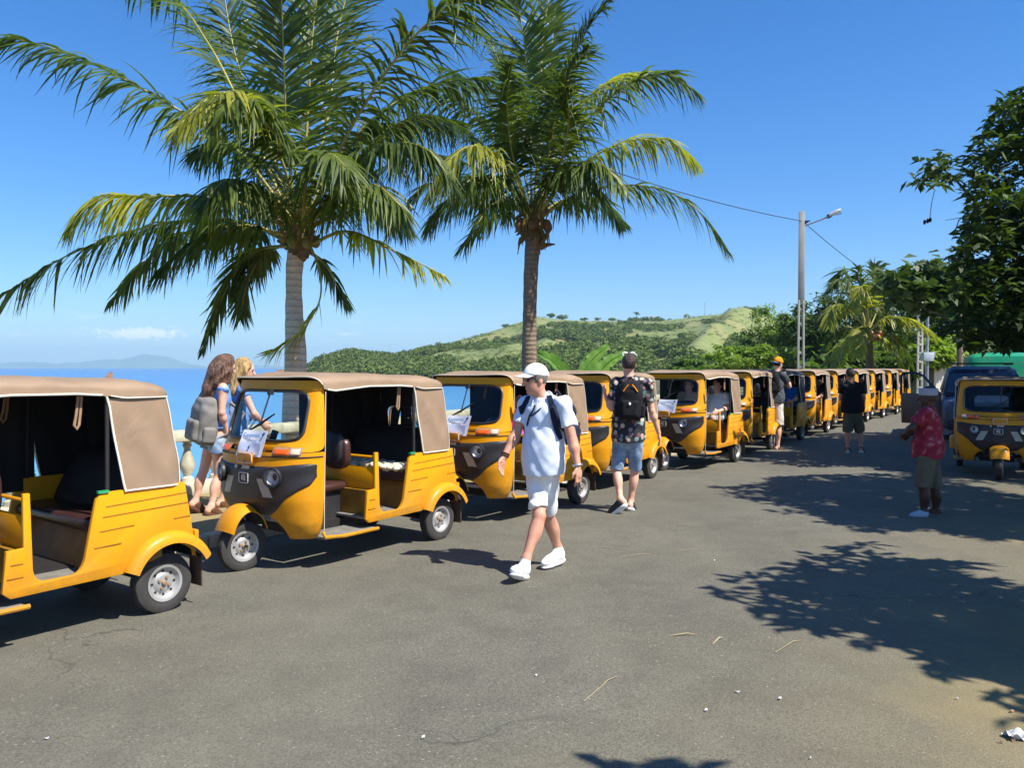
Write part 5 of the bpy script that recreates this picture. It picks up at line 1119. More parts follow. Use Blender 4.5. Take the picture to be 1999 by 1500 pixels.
for x_, y_, r_, lab_ in ((14.2, 9.6, 3.2, 'unseen tall tree added beyond the right frame edge to deepen the shade, nearer one'), (13.6, 14.4, 3.2, 'unseen tall tree added behind the first to deepen the shade, on the van side')):
    blob_tree('shade_tree', x_, y_, 0, [(math.cos(k * 1.3) * r_ * 0.6, math.sin(k * 1.3) * r_ * 0.6, 5.6 + 1.6 * math.sin(k * 2.1), r_ * 0.5, r_ * 0.5, 1.5) for k in range(9)], 0.26, 0.11, 15000, LEAF_DARK, lab_)  # unseen crowns, added out of frame to block sky light and darken the shade
# breadfruit tree with big lobed leaves behind
bD = 34.0; C = []
while len(C) < 150:
    u, v_ = RNG.uniform(1725, 1905), RNG.uniform(512, 610)
    if ((u - 1830) / 95) ** 2 + ((v_ - 562) / 50) ** 2 < 1 or (1725 < u < 1790 and 533 < v_ < 552 + (u - 1725) * 0.5): C.append(at(u, v_, bD + RNG.uniform(-1.6, 1.6)))
C = np.array(C); bx_ = at(1915, 700, bD); t = empty('breadfruit_tree', (bx_.x, bD, 0), 0, 'dark tree with very large leaves left of the big tree, above the poles', 'tree')
v, f = rosettes(C - np.array((bx_.x, bD, 0)), 8, 0.60, 0.34, 0.15); fast('crown', v, f, LEAF_DARK, t, smooth=False)
limbs(t, (0, 0, 0), 2.4, [Vector(C[i]) - Vector((bx_.x, bD, 0)) for i in range(0, 150, 16)], 0.13)

# banana plant by the second palm -----------------------------------
BAN = leafmat('banana_leaf_green', lin(84, 124, 48)[:3], lin(128, 160, 76)[:3], back=0.4, rough=0.4, scale=3, spec=0.5)
bn = at(1135, 800, 19.6); bn.z = 0; t = empty('banana_plant', bn, 0, 'banana plant with broad pale green leaves showing over the rickshaw roofs', 'banana plant')
def banana(pts, w, side):
    Cc = catmull([np.array(at(px, py, 19.6 + d)) - np.array(bn) for px, py, d in pts], 24); T = np.gradient(Cc, axis=0); T /= np.linalg.norm(T, axis=1)[:, None]; mb = MB(); V = []
    for i in range(24):
        q = i / 23; ww = w * math.sin(math.pi * min(1, q * 0.9 + 0.06)) ** 0.55; S = np.cross(T[i], np.array(side, float)); S /= np.linalg.norm(S); N = np.cross(S, T[i])
        for k in np.linspace(-1, 1, 9): V.append(tuple(Cc[i] + S * k * ww * (1 + 0.03 * math.sin(i * 4 + k)) + N * (0.25 * (1 - abs(k)) * -ww + 0.015 * math.sin(i * 1.9) * abs(k))))
    F = [(i*9+j, (i+1)*9+j, (i+1)*9+j+1, i*9+j+1) for i in range(23) for j in range(8) if not (i % 5 == 3 and abs(j - 3.5) > 2.6 and i > 4)]
    mb.add(V, F); mb.tube([Vector(p) for p in Cc], list(np.linspace(0.022, 0.006, 24)), 6); mb.build('leaf', BAN, t, weld=False, sharp=60)
banana([(1118, 790, 0), (1108, 740, 0), (1085, 706, -.2), (1050, 688, -.5)], 0.17, (0.2, -1, 0.3)); banana([(1132, 790, 0), (1138, 735, 0), (1158, 700, .1), (1188, 674, .2)], 0.17, (0, -1, 0.3)); banana([(1140, 790, 0), (1165, 735, .1), (1190, 705, .2), (1222, 688, .3)], 0.16, (0, -1, 0.4)); banana([(1134, 790, .2), (1140, 730, .2), (1141, 696, .2)], 0.035, (0, -1, 0)); banana([(1128, 790, .3), (1105, 745, .6), (1070, 735, .9)], 0.16, (0, -1, 0.5))
MB().tube([(0, 0, -0.1), (0.02, 0, 0.7), (0, 0, 1.35)], [0.11, 0.09, 0.06], 10).build('stem', simple('banana_stem', (120, 132, 70), 0.6, 0.2, 6), t)
bs = at(4, 862, 15.2); dz = float(np.interp(bs.x - coast(15.2), offs[:9], zz[:9]))
Pb = RNG.normal(0, 1, (900, 3)) * np.array((0.42, 0.42, 0.3)); v, f = leaf_mesh(Pb, 0.14, 0.08); o = fast('shrub', v, f, LEAF_LITE, None, smooth=False, loc=(bs.x - 0.1, 15.2, max(dz + 0.2, bs.z - 0.25))); tag(o, 'small green shrub on the bank at the far left, over the balustrade rail', 'bush')
# ---------------------------------------------------------------- people: smooth-blended volumes turned into one skin each
def unit(v): v = np.asarray(v, float); return v / (np.linalg.norm(v) + 1e-9)
class Vol:
    """list of blended solids; mesh() gives the common surface"""
    def __init__(s): s.items = []
    def cone(s, a, b, ra, rb, k=0.03, cut0=False, cut1=False):
        a, b = np.array(a, float), np.array(b, float); r = max(ra, rb); lo = np.minimum(a, b) - r; hi = np.maximum(a, b) + r; ab = b - a; L2 = ab @ ab + 1e-12; u = ab / math.sqrt(L2)
        def fn(P):
            w = P - a; t = np.clip(w @ ab / L2, 0, 1); d = np.linalg.norm(w - t[..., None] * ab, axis=-1) - (ra + (rb - ra) * t)
            if cut1: d = np.maximum(d, (P - b) @ u)
            if cut0: d = np.maximum(d, -(w @ u))
            return d
        s.items.append((fn, lo, hi, k)); return s
    def ell(s, c, r, fr=None, k=0.03):
        c = np.array(c, float); r = np.array(r, float); B = np.eye(3) if fr is None else np.array(fr); m = r.max()
        def fn(P):
            q = (P - c) @ B.T; k0 = np.linalg.norm(q / r, axis=-1); k1 = np.linalg.norm(q / (r * r), axis=-1); return k0 * (k0 - 1) / (k1 + 1e-9)
        s.items.append((fn, c - m, c + m, k)); return s
    def box(s, c, r, rad, fr, k=0.03):
        c = np.array(c, float); r = np.array(r, float) - rad; B = np.array(fr); m = np.linalg.norm(r) + rad
        def fn(P):
            q = np.abs((P - c) @ B.T) - r; return np.linalg.norm(np.maximum(q, 0), axis=-1) + np.minimum(q.max(-1), 0) - rad
        s.items.append((fn, c - m, c + m, k)); return s
    def at(s, P):
        d = np.full(P.shape[:-1], 9.0)
        for fn, lo, hi, k in s.items: d = s.smin(d, fn(P), k)
        return d
    @staticmethod
    def smin(a, b, k):
        if k <= 0: return np.minimum(a, b)
        h = np.clip(0.5 + 0.5 * (b - a) / k, 0, 1); return b * (1 - h) + a * h - k * h * (1 - h)
    def mesh(s, h, clip=None, ripple=None):
        lo = np.min([i[1] for i in s.items], 0) - 4 * h; hi = np.max([i[2] for i in s.items], 0) + 4 * h; n = np.ceil((hi - lo) / h).astype(int) + 1
        D = np.full(n, 9.0); ax = [lo[i] + h * np.arange(n[i]) for i in range(3)]
        for fn, a, b, k in s.items:
            m = k + 3 * h; i0 = np.maximum(((a - m - lo) / h).astype(int), 0); i1 = np.minimum(((b + m - lo) / h).astype(int) + 2, n)
            sl = tuple(slice(p, q) for p, q in zip(i0, i1)); P = np.stack(np.meshgrid(*[ax[j][sl[j]] for j in range(3)], indexing='ij'), -1); D[sl] = s.smin(D[sl], fn(P), k)
        if clip or ripple:
            P = np.stack(np.meshgrid(*ax, indexing='ij'), -1)
            if ripple: D = D + ripple(P)
            if clip:
                for c in (clip if isinstance(clip, list) else [clip]): D = np.maximum(D, c(P))
        D[0] = D[-1] = 9; D[:, 0] = D[:, -1] = 9; D[:, :, 0] = D[:, :, -1] = 9
        return surface(D, lo, h)
def surface(D, lo, h):
    I = D < 0; A = np.zeros(np.array(D.shape) - 1, int); cs = [(i, j, k) for i in (0, 1) for j in (0, 1) for k in (0, 1)]
    nx, ny, nz = A.shape
    for i, j, k in cs: A += I[i:i+nx, j:j+ny, k:k+nz]
    idx = np.argwhere((A > 0) & (A < 8)); m = len(idx); num = np.full(A.shape, -1); num[tuple(idx.T)] = np.arange(m); S = np.zeros((m, 3)); N = np.zeros(m)
    for a in cs:
        for ax_ in range(3):
            if a[ax_]: continue
            b = list(a); b[ax_] = 1; d0 = D[tuple((idx + a).T)]; d1 = D[tuple((idx + b).T)]; x = (d0 < 0) != (d1 < 0); t = np.where(x, d0 / np.where(d0 == d1, 1, d0 - d1), 0)
            p = np.array(a, float) + t[:, None] * (np.array(b) - np.array(a)); S += p * x[:, None]; N += x
    V = lo + h * (idx + S / N[:, None]); F = []
    for ax_ in range(3):
        o = [0, 1, 2]; o.remove(ax_); b, c = o; s0 = [slice(None)] * 3; s1 = [slice(None)] * 3; s0[ax_] = slice(0, -1); s1[ax_] = slice(1, None)
        X = I[tuple(s0)] != I[tuple(s1)]; e = np.argwhere(X); e = e[(e[:, b] > 0) & (e[:, c] > 0)]; ins = I[tuple(e.T)]
        def q(db, dc): w = e.copy(); w[:, b] -= db; w[:, c] -= dc; return num[tuple(w.T)]
        f = np.stack((q(1, 1), q(0, 1), q(0, 0), q(1, 0)), -1); flip = ins if ax_ != 1 else ~ins; f[~flip] = f[~flip][:, ::-1]; F.append(f)
    F = np.concatenate(F); return V, F[(F >= 0).all(1)]
def skin_mat(name, rgb):
    M = Mat(name); c = lin(*rgb); n = M.noise(22, 5, 0.6); M.set(Base_Color=M.ramp(n, ((0.3, tuple(x * 0.82 for x in c[:3])), (0.7, tuple(min(1, x * 1.1) for x in c[:3])))), Roughness=0.5, Subsurface_Weight=0.12, Subsurface_Radius=(0.02, 0.008, 0.004)); return M.m
SK_TAN = skin_mat('tanned_skin', (206, 150, 122)); SK_FAIR = skin_mat('fair_skin', (224, 172, 146)); SK_DARK = skin_mat('dark_skin', (72, 46, 35))
def cloth(name, rgb, var=0.10, rough=0.85): return simple(name, rgb, rough, var, 5, bump=0.25, bscale=25, spec=0.2)
C_POLO = cloth('pale_blue_cotton', (216, 225, 238), 0.04); C_WHITE = cloth('white_cotton', (236, 234, 230), 0.04); C_SNEAK = cloth('white_sneaker', (236, 236, 236), 0.04, 0.6); C_BLACK = cloth('black_cloth', (30, 30, 34)); C_GREY = cloth('charcoal_tee', (80, 82, 84)); C_NAVY = cloth('navy_webbing', (34, 40, 58)); C_KHAKI = cloth('khaki_cotton', (98, 94, 76), 0.12); C_STONE = cloth('stone_shorts', (206, 198, 182), 0.1)
C_BLUE = cloth('sky_blue_cotton', (108, 150, 214), 0.08); C_BROWN = cloth('brown_leather', (92, 62, 46)); C_ORANGE = cloth('orange_cap_cloth', (240, 146, 30)); C_GPACK = cloth('grey_canvas', (126, 122, 116), 0.15); C_BPACK = cloth('blue_grey_canvas', (112, 126, 144), 0.15); C_DARKSOLE = cloth('dark_trainer', (58, 58, 62)); C_SHADE = simple('sunglass_lens', (14, 14, 16), 0.12, 0.1, 5); H_GREY = cloth('grey_hair', (120, 110, 102), 0.2); H_DARK = cloth('dark_hair', (52, 40, 36), 0.25)
M = Mat('floral_print'); v1 = M.N('ShaderNodeTexVoronoi'); v1.inputs['Scale'].default_value = 17; M.L(M.noise(6, 2), v1.inputs['Randomness']) if False else None; M.L(M.N('ShaderNodeTexCoord').outputs['Object'], v1.inputs['Vector'])
spot = M.ramp(v1.outputs['Distance'], ((0.42, (1, 1, 1, 1)), (0.52, (0, 0, 0, 1)))); huec = M.N('ShaderNodeSeparateColor'); M.L(v1.outputs['Color'], huec.inputs[0])
pc_ = M.ramp(huec.outputs[0], ((0.0, lin(170, 110, 110)), (0.25, lin(110, 140, 150)), (0.5, lin(206, 196, 170)), (0.75, lin(120, 70, 70)), (0.9, lin(70, 100, 90)))); pr = M.ramp(huec.outputs[1], ((0.22, (0, 0, 0, 1)), (0.27, (1, 1, 1, 1))))
M.set(Base_Color=M.mixc(M.math('MULTIPLY', spot, pr), lin(38, 40, 48), pc_), Roughness=0.85); C_FLORAL = M.m
M = Mat('washed_denim'); M.set(Base_Color=M.ramp(M.noise(7, 5, 0.65), ((0.32, lin(84, 112, 142)), (0.55, lin(128, 152, 176)), (0.72, lin(176, 190, 200)))), Roughness=0.9); M.bump(M.noise(40, 4), 0.3, 0.01); C_DENIM = M.m
M = Mat('red_print'); M.set(Base_Color=M.ramp(M.noise(13, 3, 0.5), ((0.42, lin(132, 22, 42)), (0.57, lin(150, 36, 58)), (0.66, lin(172, 110, 116)))), Roughness=0.85); C_RED = M.m
M = Mat('dotted_black'); v1 = M.N('ShaderNodeTexVoronoi'); v1.inputs['Scale'].default_value = 15; M.L(M.N('ShaderNodeTexCoord').outputs['Object'], v1.inputs['Vector']); M.set(Base_Color=M.ramp(v1.outputs['Distance'], ((0.22, lin(220, 224, 224)), (0.28, lin(24, 34, 34)))), Roughness=0.85); C_DOT = M.m
def hairmat(name, a, b):
    M = Mat(name); n = M.noise(26, 5, 0.65, sc=(1.6, 1.6, 0.35), dist=0.8); M.set(Base_Color=M.ramp(n, ((0.34, lin(*a)), (0.66, lin(*b)))), Roughness=0.5); M.bump(n, 0.9, 0.03); return M.m
H_BROWN = hairmat('brown_curls', (40, 26, 20), (140, 102, 78)); H_BLOND = hairmat('blond_hair', (120, 88, 48), (216, 182, 118)); H_BLACK = hairmat('short_dark_hair', (34, 24, 22), (84, 62, 54))

def fold(A, seed):
    r = np.random.default_rng(seed); K = r.normal(0, 1, (5, 3)) * np.array((16, 16, 26)); ph = r.uniform(0, 6.28, 5)
    def fn(P):
        s = 0
        for k, p in zip(K, ph): s = s + np.sin(P @ k + p + 1.8 * np.sin(P @ k[::-1] * 0.5))
        return A * s / 2.2
    return fn
def vmesh(name, vol, h, mat, parent, **kw):
    V, F = vol.mesh(h, **kw); return fast(name, V, F, mat, parent, smooth=True)
def hand(v, wr, tip, palm_n, s=1.0, curl=0.5, thumb=1):
    wr, tip = np.array(wr, float), np.array(tip, float); d = unit(tip - wr); n = unit(np.array(palm_n, float) - d * np.dot(palm_n, d)); l = np.cross(d, n)
    v.ell(wr + d * 0.05 * s, (0.055 * s, 0.020 * s, 0.042 * s), (d, n, l), 0.012)
    for i, (o, L) in enumerate(((-0.032, 0.066), (-0.011, 0.078), (0.011, 0.073), (0.031, 0.056))):
        a = wr + d * 0.088 * s + l * o * s; c1 = curl * (0.7 + 0.12 * i); b = a + (d * math.cos(c1 * 0.6) + n * math.sin(c1 * 0.6)) * L * 0.55 * s; c = b + (d * math.cos(c1 * 1.5) + n * math.sin(c1 * 1.5)) * L * 0.5 * s
        v.cone(a - d * 0.02 * s, b, 0.0105 * s, 0.0095 * s, 0.006); v.cone(b, c, 0.0095 * s, 0.0075 * s, 0.004)
    a = wr + d * 0.03 * s - l * 0.03 * s * thumb; b = a + (d * 0.7 - l * 0.6 * thumb + n * 0.3) * 0.045 * s; v.cone(a, b, 0.014 * s, 0.011 * s, 0.01).cone(b, b + (d * 0.95 - l * 0.1 * thumb + n * 0.35) * 0.032 * s, 0.011 * s, 0.0085 * s, 0.005)
def person(name, loc, J, o, label, rot=0.0, group=None):
    """J: joints in the figure's own axes; o: looks"""
    g = lambda k: np.array(J[k], float); h = o.get('h', 0.010); fat = o.get('fat', 1.0); sex = o.get('w', 0); root = empty('person', loc, rot, label, 'person', group)
    up = unit(g('neck') - g('pelvis')); rt = unit(g('shR') - g('shL')); rt = unit(rt - up * (rt @ up)); fw_ = np.cross(up, rt); fw_ = fw_ if fw_ @ np.array(o['front'], float) > 0 else -fw_; FRM = (rt, fw_, up); sw = np.linalg.norm(g('shR') - g('shL')) / 2
    hf = unit(np.array(o.get('face', o['front']), float)); hu = unit(o.get('headup', up)); hf = unit(hf - hu * (hf @ hu)); hr = np.cross(hf, hu); HF = (hr, hf, hu); hd = g('head'); hs = o.get('hs', 1.0)
    def torso(v, e=0.0, k=0.05):
        cl_ = np.linalg.norm(g('neck') - g('chest')); v.ell(g('chest') + up * 0.02, (sw * 0.90 + e, 0.112 * fat + e, 0.74 * cl_ + e * 0.6), FRM, k); v.ell((g('chest') * 0.35 + g('pelvis') * 0.65) + fw_ * 0.012 * (fat > 1), (0.145 * fat + e, 0.112 * fat + (0.02 if fat > 1.05 else 0) + e, 0.19 + e), FRM, k)
        v.ell(g('pelvis'), (0.160 * (1.04 if sex else 1) * fat ** 0.5 + e, 0.115 * fat ** 0.5 + e, 0.13 + e), FRM, k)
        for a in 'LR': v.cone(g('sh' + a) - up * 0.012, g('neck') - up * 0.025, 0.050 + e * 0.7, 0.048 + e * 0.4, 0.04)
    b = Vol(); torso(b); b.cone(g('neck') - up * 0.02, hd - hu * 0.06 * hs, 0.058 * fat ** 0.5, 0.052 * fat ** 0.5, 0.03)
    b.ell(hd + hu * 0.02 * hs, (0.076 * hs, 0.096 * hs, 0.108 * hs), HF, 0.03).ell(hd - hu * 0.058 * hs + hf * 0.022 * hs, (0.056 * hs, 0.068 * hs, 0.060 * hs), HF, 0.03).ell(hd - hu * 0.098 * hs + hf * 0.066 * hs, (0.022, 0.02, 0.018), HF, 0.02)
    b.cone(hd + hf * 0.088 * hs + hu * 0.015, hd + hf * 0.114 * hs - hu * 0.026, 0.011, 0.016, 0.012).ell(hd + hf * 0.082 * hs - hu * 0.060, (0.024, 0.014, 0.008), HF, 0.008).cone(hd + hf * 0.086 * hs + hu * 0.034 - hr * 0.03, hd + hf * 0.086 * hs + hu * 0.034 + hr * 0.03, 0.010, 0.010, 0.014)
    for sg in (1, -1): b.ell(hd + hr * sg * 0.079 * hs - hf * 0.008 - hu * 0.004, (0.011, 0.022, 0.034), HF, 0.008)
    lf = o.get('limb', 1.0)
    for a in 'LR':
        b.cone(g('sh' + a), g('el' + a), 0.052 * lf, 0.041 * lf, 0.03).cone(g('el' + a), g('wr' + a), 0.041 * lf, 0.027 * lf, 0.015).ell(g('el' + a) * 0.72 + g('wr' + a) * 0.28, (0.046 * lf,) * 3, None, 0.03)
        hand(b, g('wr' + a), g('ti' + a), o.get('palm' + a, rt if a == 'L' else -rt), o.get('handscale', 0.98), o.get('curl', 0.55), o.get('thumb' + a, 1 if a == 'L' else -1))
        kn, an = g('kn' + a), g('an' + a); b.cone(g('hip' + a), kn, 0.088 * fat ** 0.5 * lf, 0.056 * lf, 0.03).cone(kn, an, 0.052 * lf, 0.035 * lf, 0.02)
        sh_ = unit(an - kn); bk = -fw_ + sh_ * (fw_ @ sh_); b.ell(kn * 0.66 + an * 0.34 + unit(bk) * 0.018, (0.054 * lf, 0.054 * lf, 0.115 * lf), (unit(np.cross(sh_, bk)), unit(bk), sh_), 0.03)
        b.cone(g('he' + a) + (0, 0, 0.012), g('he' + a) * 0.15 + g('to' + a) * 0.85 + (0, 0, 0.004), 0.030, 0.024, 0.03).cone(an, g('he' + a) + (0, 0, 0.02), 0.036, 0.036, 0.03)
    vmesh('body', b, h, o['skin'], root)
    P_ = {}
    if 'top' in o:
        t = o['top']; v = Vol(); e = t.get('e', 0.020); torso(v, e)
        for a in 'LR':
            if t.get('sleeve', 0.5) > 0:
                end = g('sh' + a) + (g('el' + a) - g('sh' + a)) * t['sleeve']; v.cone(g('sh' + a), end, 0.058 * lf + e * 0.4, 0.060 * lf + e * 0.4, 0.03, cut1=True)
        mid_ = g('chest') * 0.45 + g('pelvis') * 0.55; v.cone(g('chest') - up * 0.05, g('pelvis') - up * 0.14, 0.10 + e * 0.6, 0.125 * fat + e, 0.06); v.ell(mid_ - up * 0.06, (0.165 * fat + e, 0.122 * fat + e, 0.34), FRM, 0.06)
        hem = t['hem']; cl = [lambda P: (hem + 0.010 * np.sin(P[..., 0] * 14 + P[..., 1] * 9)) - P[..., 2]]
        nk = g('neck') + up * t.get('collar', 0.012)
        if t.get('sleeve', 0.5) == 0: cl.append(lambda P: (P - nk) @ up - 0.35 * np.abs((P - nk) @ rt) * 0)
        v2 = v; vmesh('shirt', v, h, t['mat'], root, clip=cl, ripple=fold(t.get('fold', 0.006), 3)); P_['top'] = v
        if t.get('polo'):
            n0 = g('neck') - up * 0.012; mb = MB()
            for sg in (1, -1):
                arc = [n0 + (rt * sg * math.sin(q) * 0.082 - fw_ * math.cos(q) * 0.074) + up * (0.052 - 0.026 * q) + fw_ * (0.02 if q > 2.2 else 0) for q in np.linspace(0, 2.75, 12)]
                mb.loft([[Vector(p + up * 0.016), Vector(p + unit(p - n0) * 0.016 - up * 0.028)] for p in arc], closed=False)
            mb.build('collar', t['mat'], root, solid=0.006)
    if 'bottom' in o:
        t = o['bottom']; v = Vol(); e = t.get('e', 0.022); v.ell(g('pelvis') - up * 0.02, (0.158 * fat ** 0.5 + e * 0.3, 0.112 * fat ** 0.5 + e * 0.3, 0.14), FRM, 0.02)
        for a in 'LR':
            end = g('hip' + a) + (g('kn' + a) - g('hip' + a)) * min(1, t['len']); v.cone(g('hip' + a), end, 0.090 * fat ** 0.5 + e * 0.4, t.get('flare', 0.078) + e * 0.1, 0.014, cut1=t['len'] <= 1)
            if t['len'] > 1: v.cone(g('kn' + a), g('kn' + a) + (g('an' + a) - g('kn' + a)) * (t['len'] - 1), 0.07, 0.06, 0.02, cut1=True)
        if t.get('skirt'): v.cone(g('pelvis') + (0, 0, .05), (g('knL') + g('knR')) / 2, 0.15, 0.17, 0.05, cut1=True)
        wz = (g('pelvis') + up * 0.11); vmesh(t.get('name', 'shorts'), v, h, t['mat'], root, clip=lambda P: (P - wz) @ up, ripple=fold(t.get('fold', 0.006), 8))
    if 'shoe' in o:
        for a in 'LR':
            m_ = o['shoe' + a] if 'shoe' + a in o else o['shoe']; v = Vol(); he, to = g('he' + a), g('to' + a); d = unit(to - he); L = np.linalg.norm(to - he); fl = np.cross(d, np.cross((0, 0, 1.0), d)); fl = unit(fl); lat = np.cross(d, fl)
            v.ell(he + d * 0.02 + fl * 0.022, (0.052, 0.043, 0.05), (d, lat, fl), 0.03).ell(he + d * L * 0.74 + fl * 0.008, (0.085, 0.048, 0.038), (d, lat, fl), 0.05).cone(he + d * 0.03 + fl * 0.03, he + d * L * 0.6 + fl * 0.018, 0.042, 0.036, 0.04)
            if o.get('hightop'): v.cone(he + d * 0.03 + fl * 0.03, g('an' + a), 0.042, 0.042, 0.03, cut1=True)
            so = fast('shoe', *v.mesh(h * 0.8, clip=lambda P: -((P - he) @ fl) - 0.026), m_, root)
            v = Vol(); v.ell(he + d * 0.015 - fl * 0.026, (0.055, 0.045, 0.018), (d, lat, fl), 0.02).ell(he + d * L * 0.72 - fl * 0.026, (0.092, 0.050, 0.018), (d, lat, fl), 0.05).cone(he - fl * 0.026, he + d * L * 0.7 - fl * 0.026, 0.018, 0.018, 0.05)
            fast('sole', *v.mesh(h * 0.8), o.get('sole', C_WHITE), so)
    if 'hair' in o:
        v = Vol(); q = o['hair']; v.ell(hd + hu * 0.032 * hs - hf * 0.012, (0.084 * hs, 0.100 * hs, 0.108 * hs), HF, 0.02)
        lim = q.get('low', -0.03); fr0 = q.get('brow', 0.045)
        if q.get('long'):
            for (c, r) in q['long']: v.cone(c[0], c[1], r[0], r[1], 0.05)
        def hc(P):
            w = P - hd; f_ = w @ hf; u_ = w @ hu; near = np.linalg.norm(w, axis=-1) < 0.16
            return np.where(near, np.maximum(np.minimum(f_ - 0.035 + 0 * u_, 9) - np.maximum(0, (u_ - fr0)) * 3.0, (lim - u_) if not q.get('long') else -9), -9)
        vmesh('hair', v, h * 0.9, q['mat'], root, clip=hc, ripple=fold(q.get('amp', 0.005), 5))
    if 'cap' in o:
        q = o['cap']; cc = hd + hu * 0.034 - hf * 0.004; v = Vol(); v.ell(cc, (0.093 * hs, 0.113 * hs, 0.112 * hs), HF, 0.01); bk_ = q.get('dir', 1)
        cz = hd + hu * q.get('rim', 0.030); tl = unit(hu - hf * 0.16 * bk_); cp = fast('cap', *v.mesh(h * 0.8, clip=lambda P: -((P - cz) @ tl)), q['mat'], root)
        mb = MB(); mb.grid(lambda a, b_: Vector(cz + hf * bk_ * (0.085 + 0.105 * b_ * math.sin(math.pi * (0.12 + 0.76 * a)) ** 0.6) + hr * (a * 2 - 1) * 0.082 * (1 - 0.25 * b_) + hu * (0.026 - 0.020 * (a * 2 - 1) ** 2 - 0.018 * b_) - hf * bk_ * 0.05 * (a * 2 - 1) ** 2), 13, 7)
        mb.build('brim', q.get('brim', q['mat']), cp, solid=0.006)
    if 'hat' in o:     # flat brimless cap
        q = o['hat']; v = Vol(); v.cone(hd + hu * 0.02, hd + hu * 0.105, 0.098, 0.105, 0.01, cut0=True, cut1=True); fast('cap', *v.mesh(h * 0.8, clip=[lambda P: (P - (hd + hu * 0.115)) @ hu]), q['mat'], root)
    if o.get('glasses'):
        gm = MB()
        for sg in (1, -1): gm.ell(Vector(hd + hf * 0.088 + hr * sg * 0.036 + hu * 0.014), (0.030, 0.012, 0.021), 12, 8, rot=Matrix((hr, hf, hu)).transposed().to_euler()); gm.tube([Vector(hd + hf * 0.08 + hr * sg * 0.066 + hu * 0.020), Vector(hd - hf * 0.02 + hr * sg * 0.085 + hu * 0.016)], 0.005, 5)
        gm.tube([Vector(hd + hf * 0.098 - hr * 0.02 + hu * 0.018), Vector(hd + hf * 0.098 + hr * 0.02 + hu * 0.018)], 0.004, 5); gm.build('sunglasses', C_SHADE, root)
    else:
        for sg in (1, -1): MB().ell(Vector(hd + hf * 0.083 * hs + hr * sg * 0.031 + hu * 0.012), (0.013, 0.011, 0.008), 8, 6).build('eye', C_SHADE, root)
    return root, P_, dict(up=up, rt=rt, fw=fw_, hd=hd, hf=hf, hu=hu, hr=hr, loc=np.array(loc, float), rot=rot)
class Px:
    """figure layout: picture column/row plus depth offset -> the figure's own axes"""
    def __init__(s, px, D, z=0.0): s.D = D; p = at(px, 900, D); s.loc = Vector((p.x, D, z))
    def __call__(s, px, py, dy=0.0): return np.array(at(px, py, s.D + dy)) - np.array(s.loc)
def ribbon(name, vol, fig, pts, w, mat, parent, off=0.006, n=24, thick=0.004):
    """a flat strap lying on a garment, found by walking from the camera's side onto it"""
    L = np.array(fig.loc); C = []; eye = np.array((0, 0, CAM_H)) - L
    PT = np.array([np.interp(np.linspace(0, 1, n), np.linspace(0, 1, len(pts)), [p[i] for p in pts]) for i in (0, 1)]).T
    for px, py in PT:
        r = unit(ray(px, py)); t = (fig.D - 0.45) / r[1]
        for _ in range(60):
            d = float(vol.at((eye + r * t)[None])[0])
            if d < 0.001: break
            t += max(d * 0.8, 0.001)
        if d > 0.01: continue
        p = eye + r * t; e = 1e-3; gr = unit([float(vol.at((p + v)[None])[0] - vol.at((p - v)[None])[0]) for v in np.eye(3) * e]); C.append((p + gr * off, gr))
    S = []; n = len(C)
    for i, (p, gr) in enumerate(C):
        tg = unit(C[min(i + 1, n - 1)][0] - C[max(i - 1, 0)][0]); sd = unit(np.cross(tg, gr)); S.append([Vector(p + sd * w / 2 - gr * thick), Vector(p + sd * w / 2 + gr * thick), Vector(p - sd * w / 2 + gr * thick), Vector(p - sd * w / 2 - gr * thick)])
    return MB().loft(S, caps=True).build(name, mat, parent)
def backpack(loc, c, fw_, up, rt, size, mat, label, extra=None, h=0.012, trim=None):
    """a pack worn on a back: c = middle of the pack in the wearer's axes"""
    r = empty('backpack', loc, 0, label, 'backpack'); w, d, hh = size; F_ = (rt, -fw_, up); v = Vol()
    v.box(c - up * hh * 0.08, (w / 2, d / 2, hh * 0.40), 0.06, F_, 0.05).box(c + up * hh * 0.18, (w / 2 * 0.86, d / 2 * 0.85, hh * 0.32), 0.07, F_, 0.05)
    fast('main_bag', *v.mesh(h, ripple=fold(0.005, 12)), mat, r)
    v2 = Vol(); v2.box(c - up * hh * 0.20 - fw_ * d * 0.52, (w * 0.36, d * 0.20, hh * 0.22), 0.035, F_, 0.03); [v2.box(c - up * hh * 0.26 + rt * sg * w * 0.5, (0.035, d * 0.34, hh * 0.17), 0.03, F_, 0.01) for sg in (1, -1)]; fast('front_pocket', *v2.mesh(h, ripple=fold(0.004, 15)), mat, r)
    MB().tube([Vector(c + up * hh * 0.40 - fw_ * d * 0.25 + rt * w * x) + Vector(up * 0.0) for x in (-0.3, -0.15, 0, 0.15, 0.3)], 0.006, 6).build('zip', trim or C_BLACK, r)
    MB().tube([Vector(c + up * hh * 0.46 + fw_ * d * 0.2 - rt * 0.05), Vector(c + up * (hh * 0.46 + 0.06) + fw_ * d * 0.2), Vector(c + up * hh * 0.46 + fw_ * d * 0.2 + rt * 0.05)], 0.011, 6).build('grab_loop', trim or mat, r)
    for s in (1, -1):
        MB().tube([Vector(c + up * hh * 0.42 + fw_ * d * 0.3 + rt * s * 0.08), Vector(c + up * (hh * 0.48) + fw_ * (d * 0.3 + 0.10) + rt * s * 0.12), Vector(c + up * hh * 0.25 + fw_ * (d * 0.5 + 0.24) + rt * s * 0.17), Vector(c - up * hh * 0.1 + fw_ * (d * 0.5 + 0.16) + rt * s * 0.19), Vector(c - up * hh * 0.36 + fw_ * d * 0.3 + rt * s * 0.15)], [0.018, 0.02, 0.02, 0.014, 0.01], 6).build('shoulder_strap', trim or mat, r)
    return r

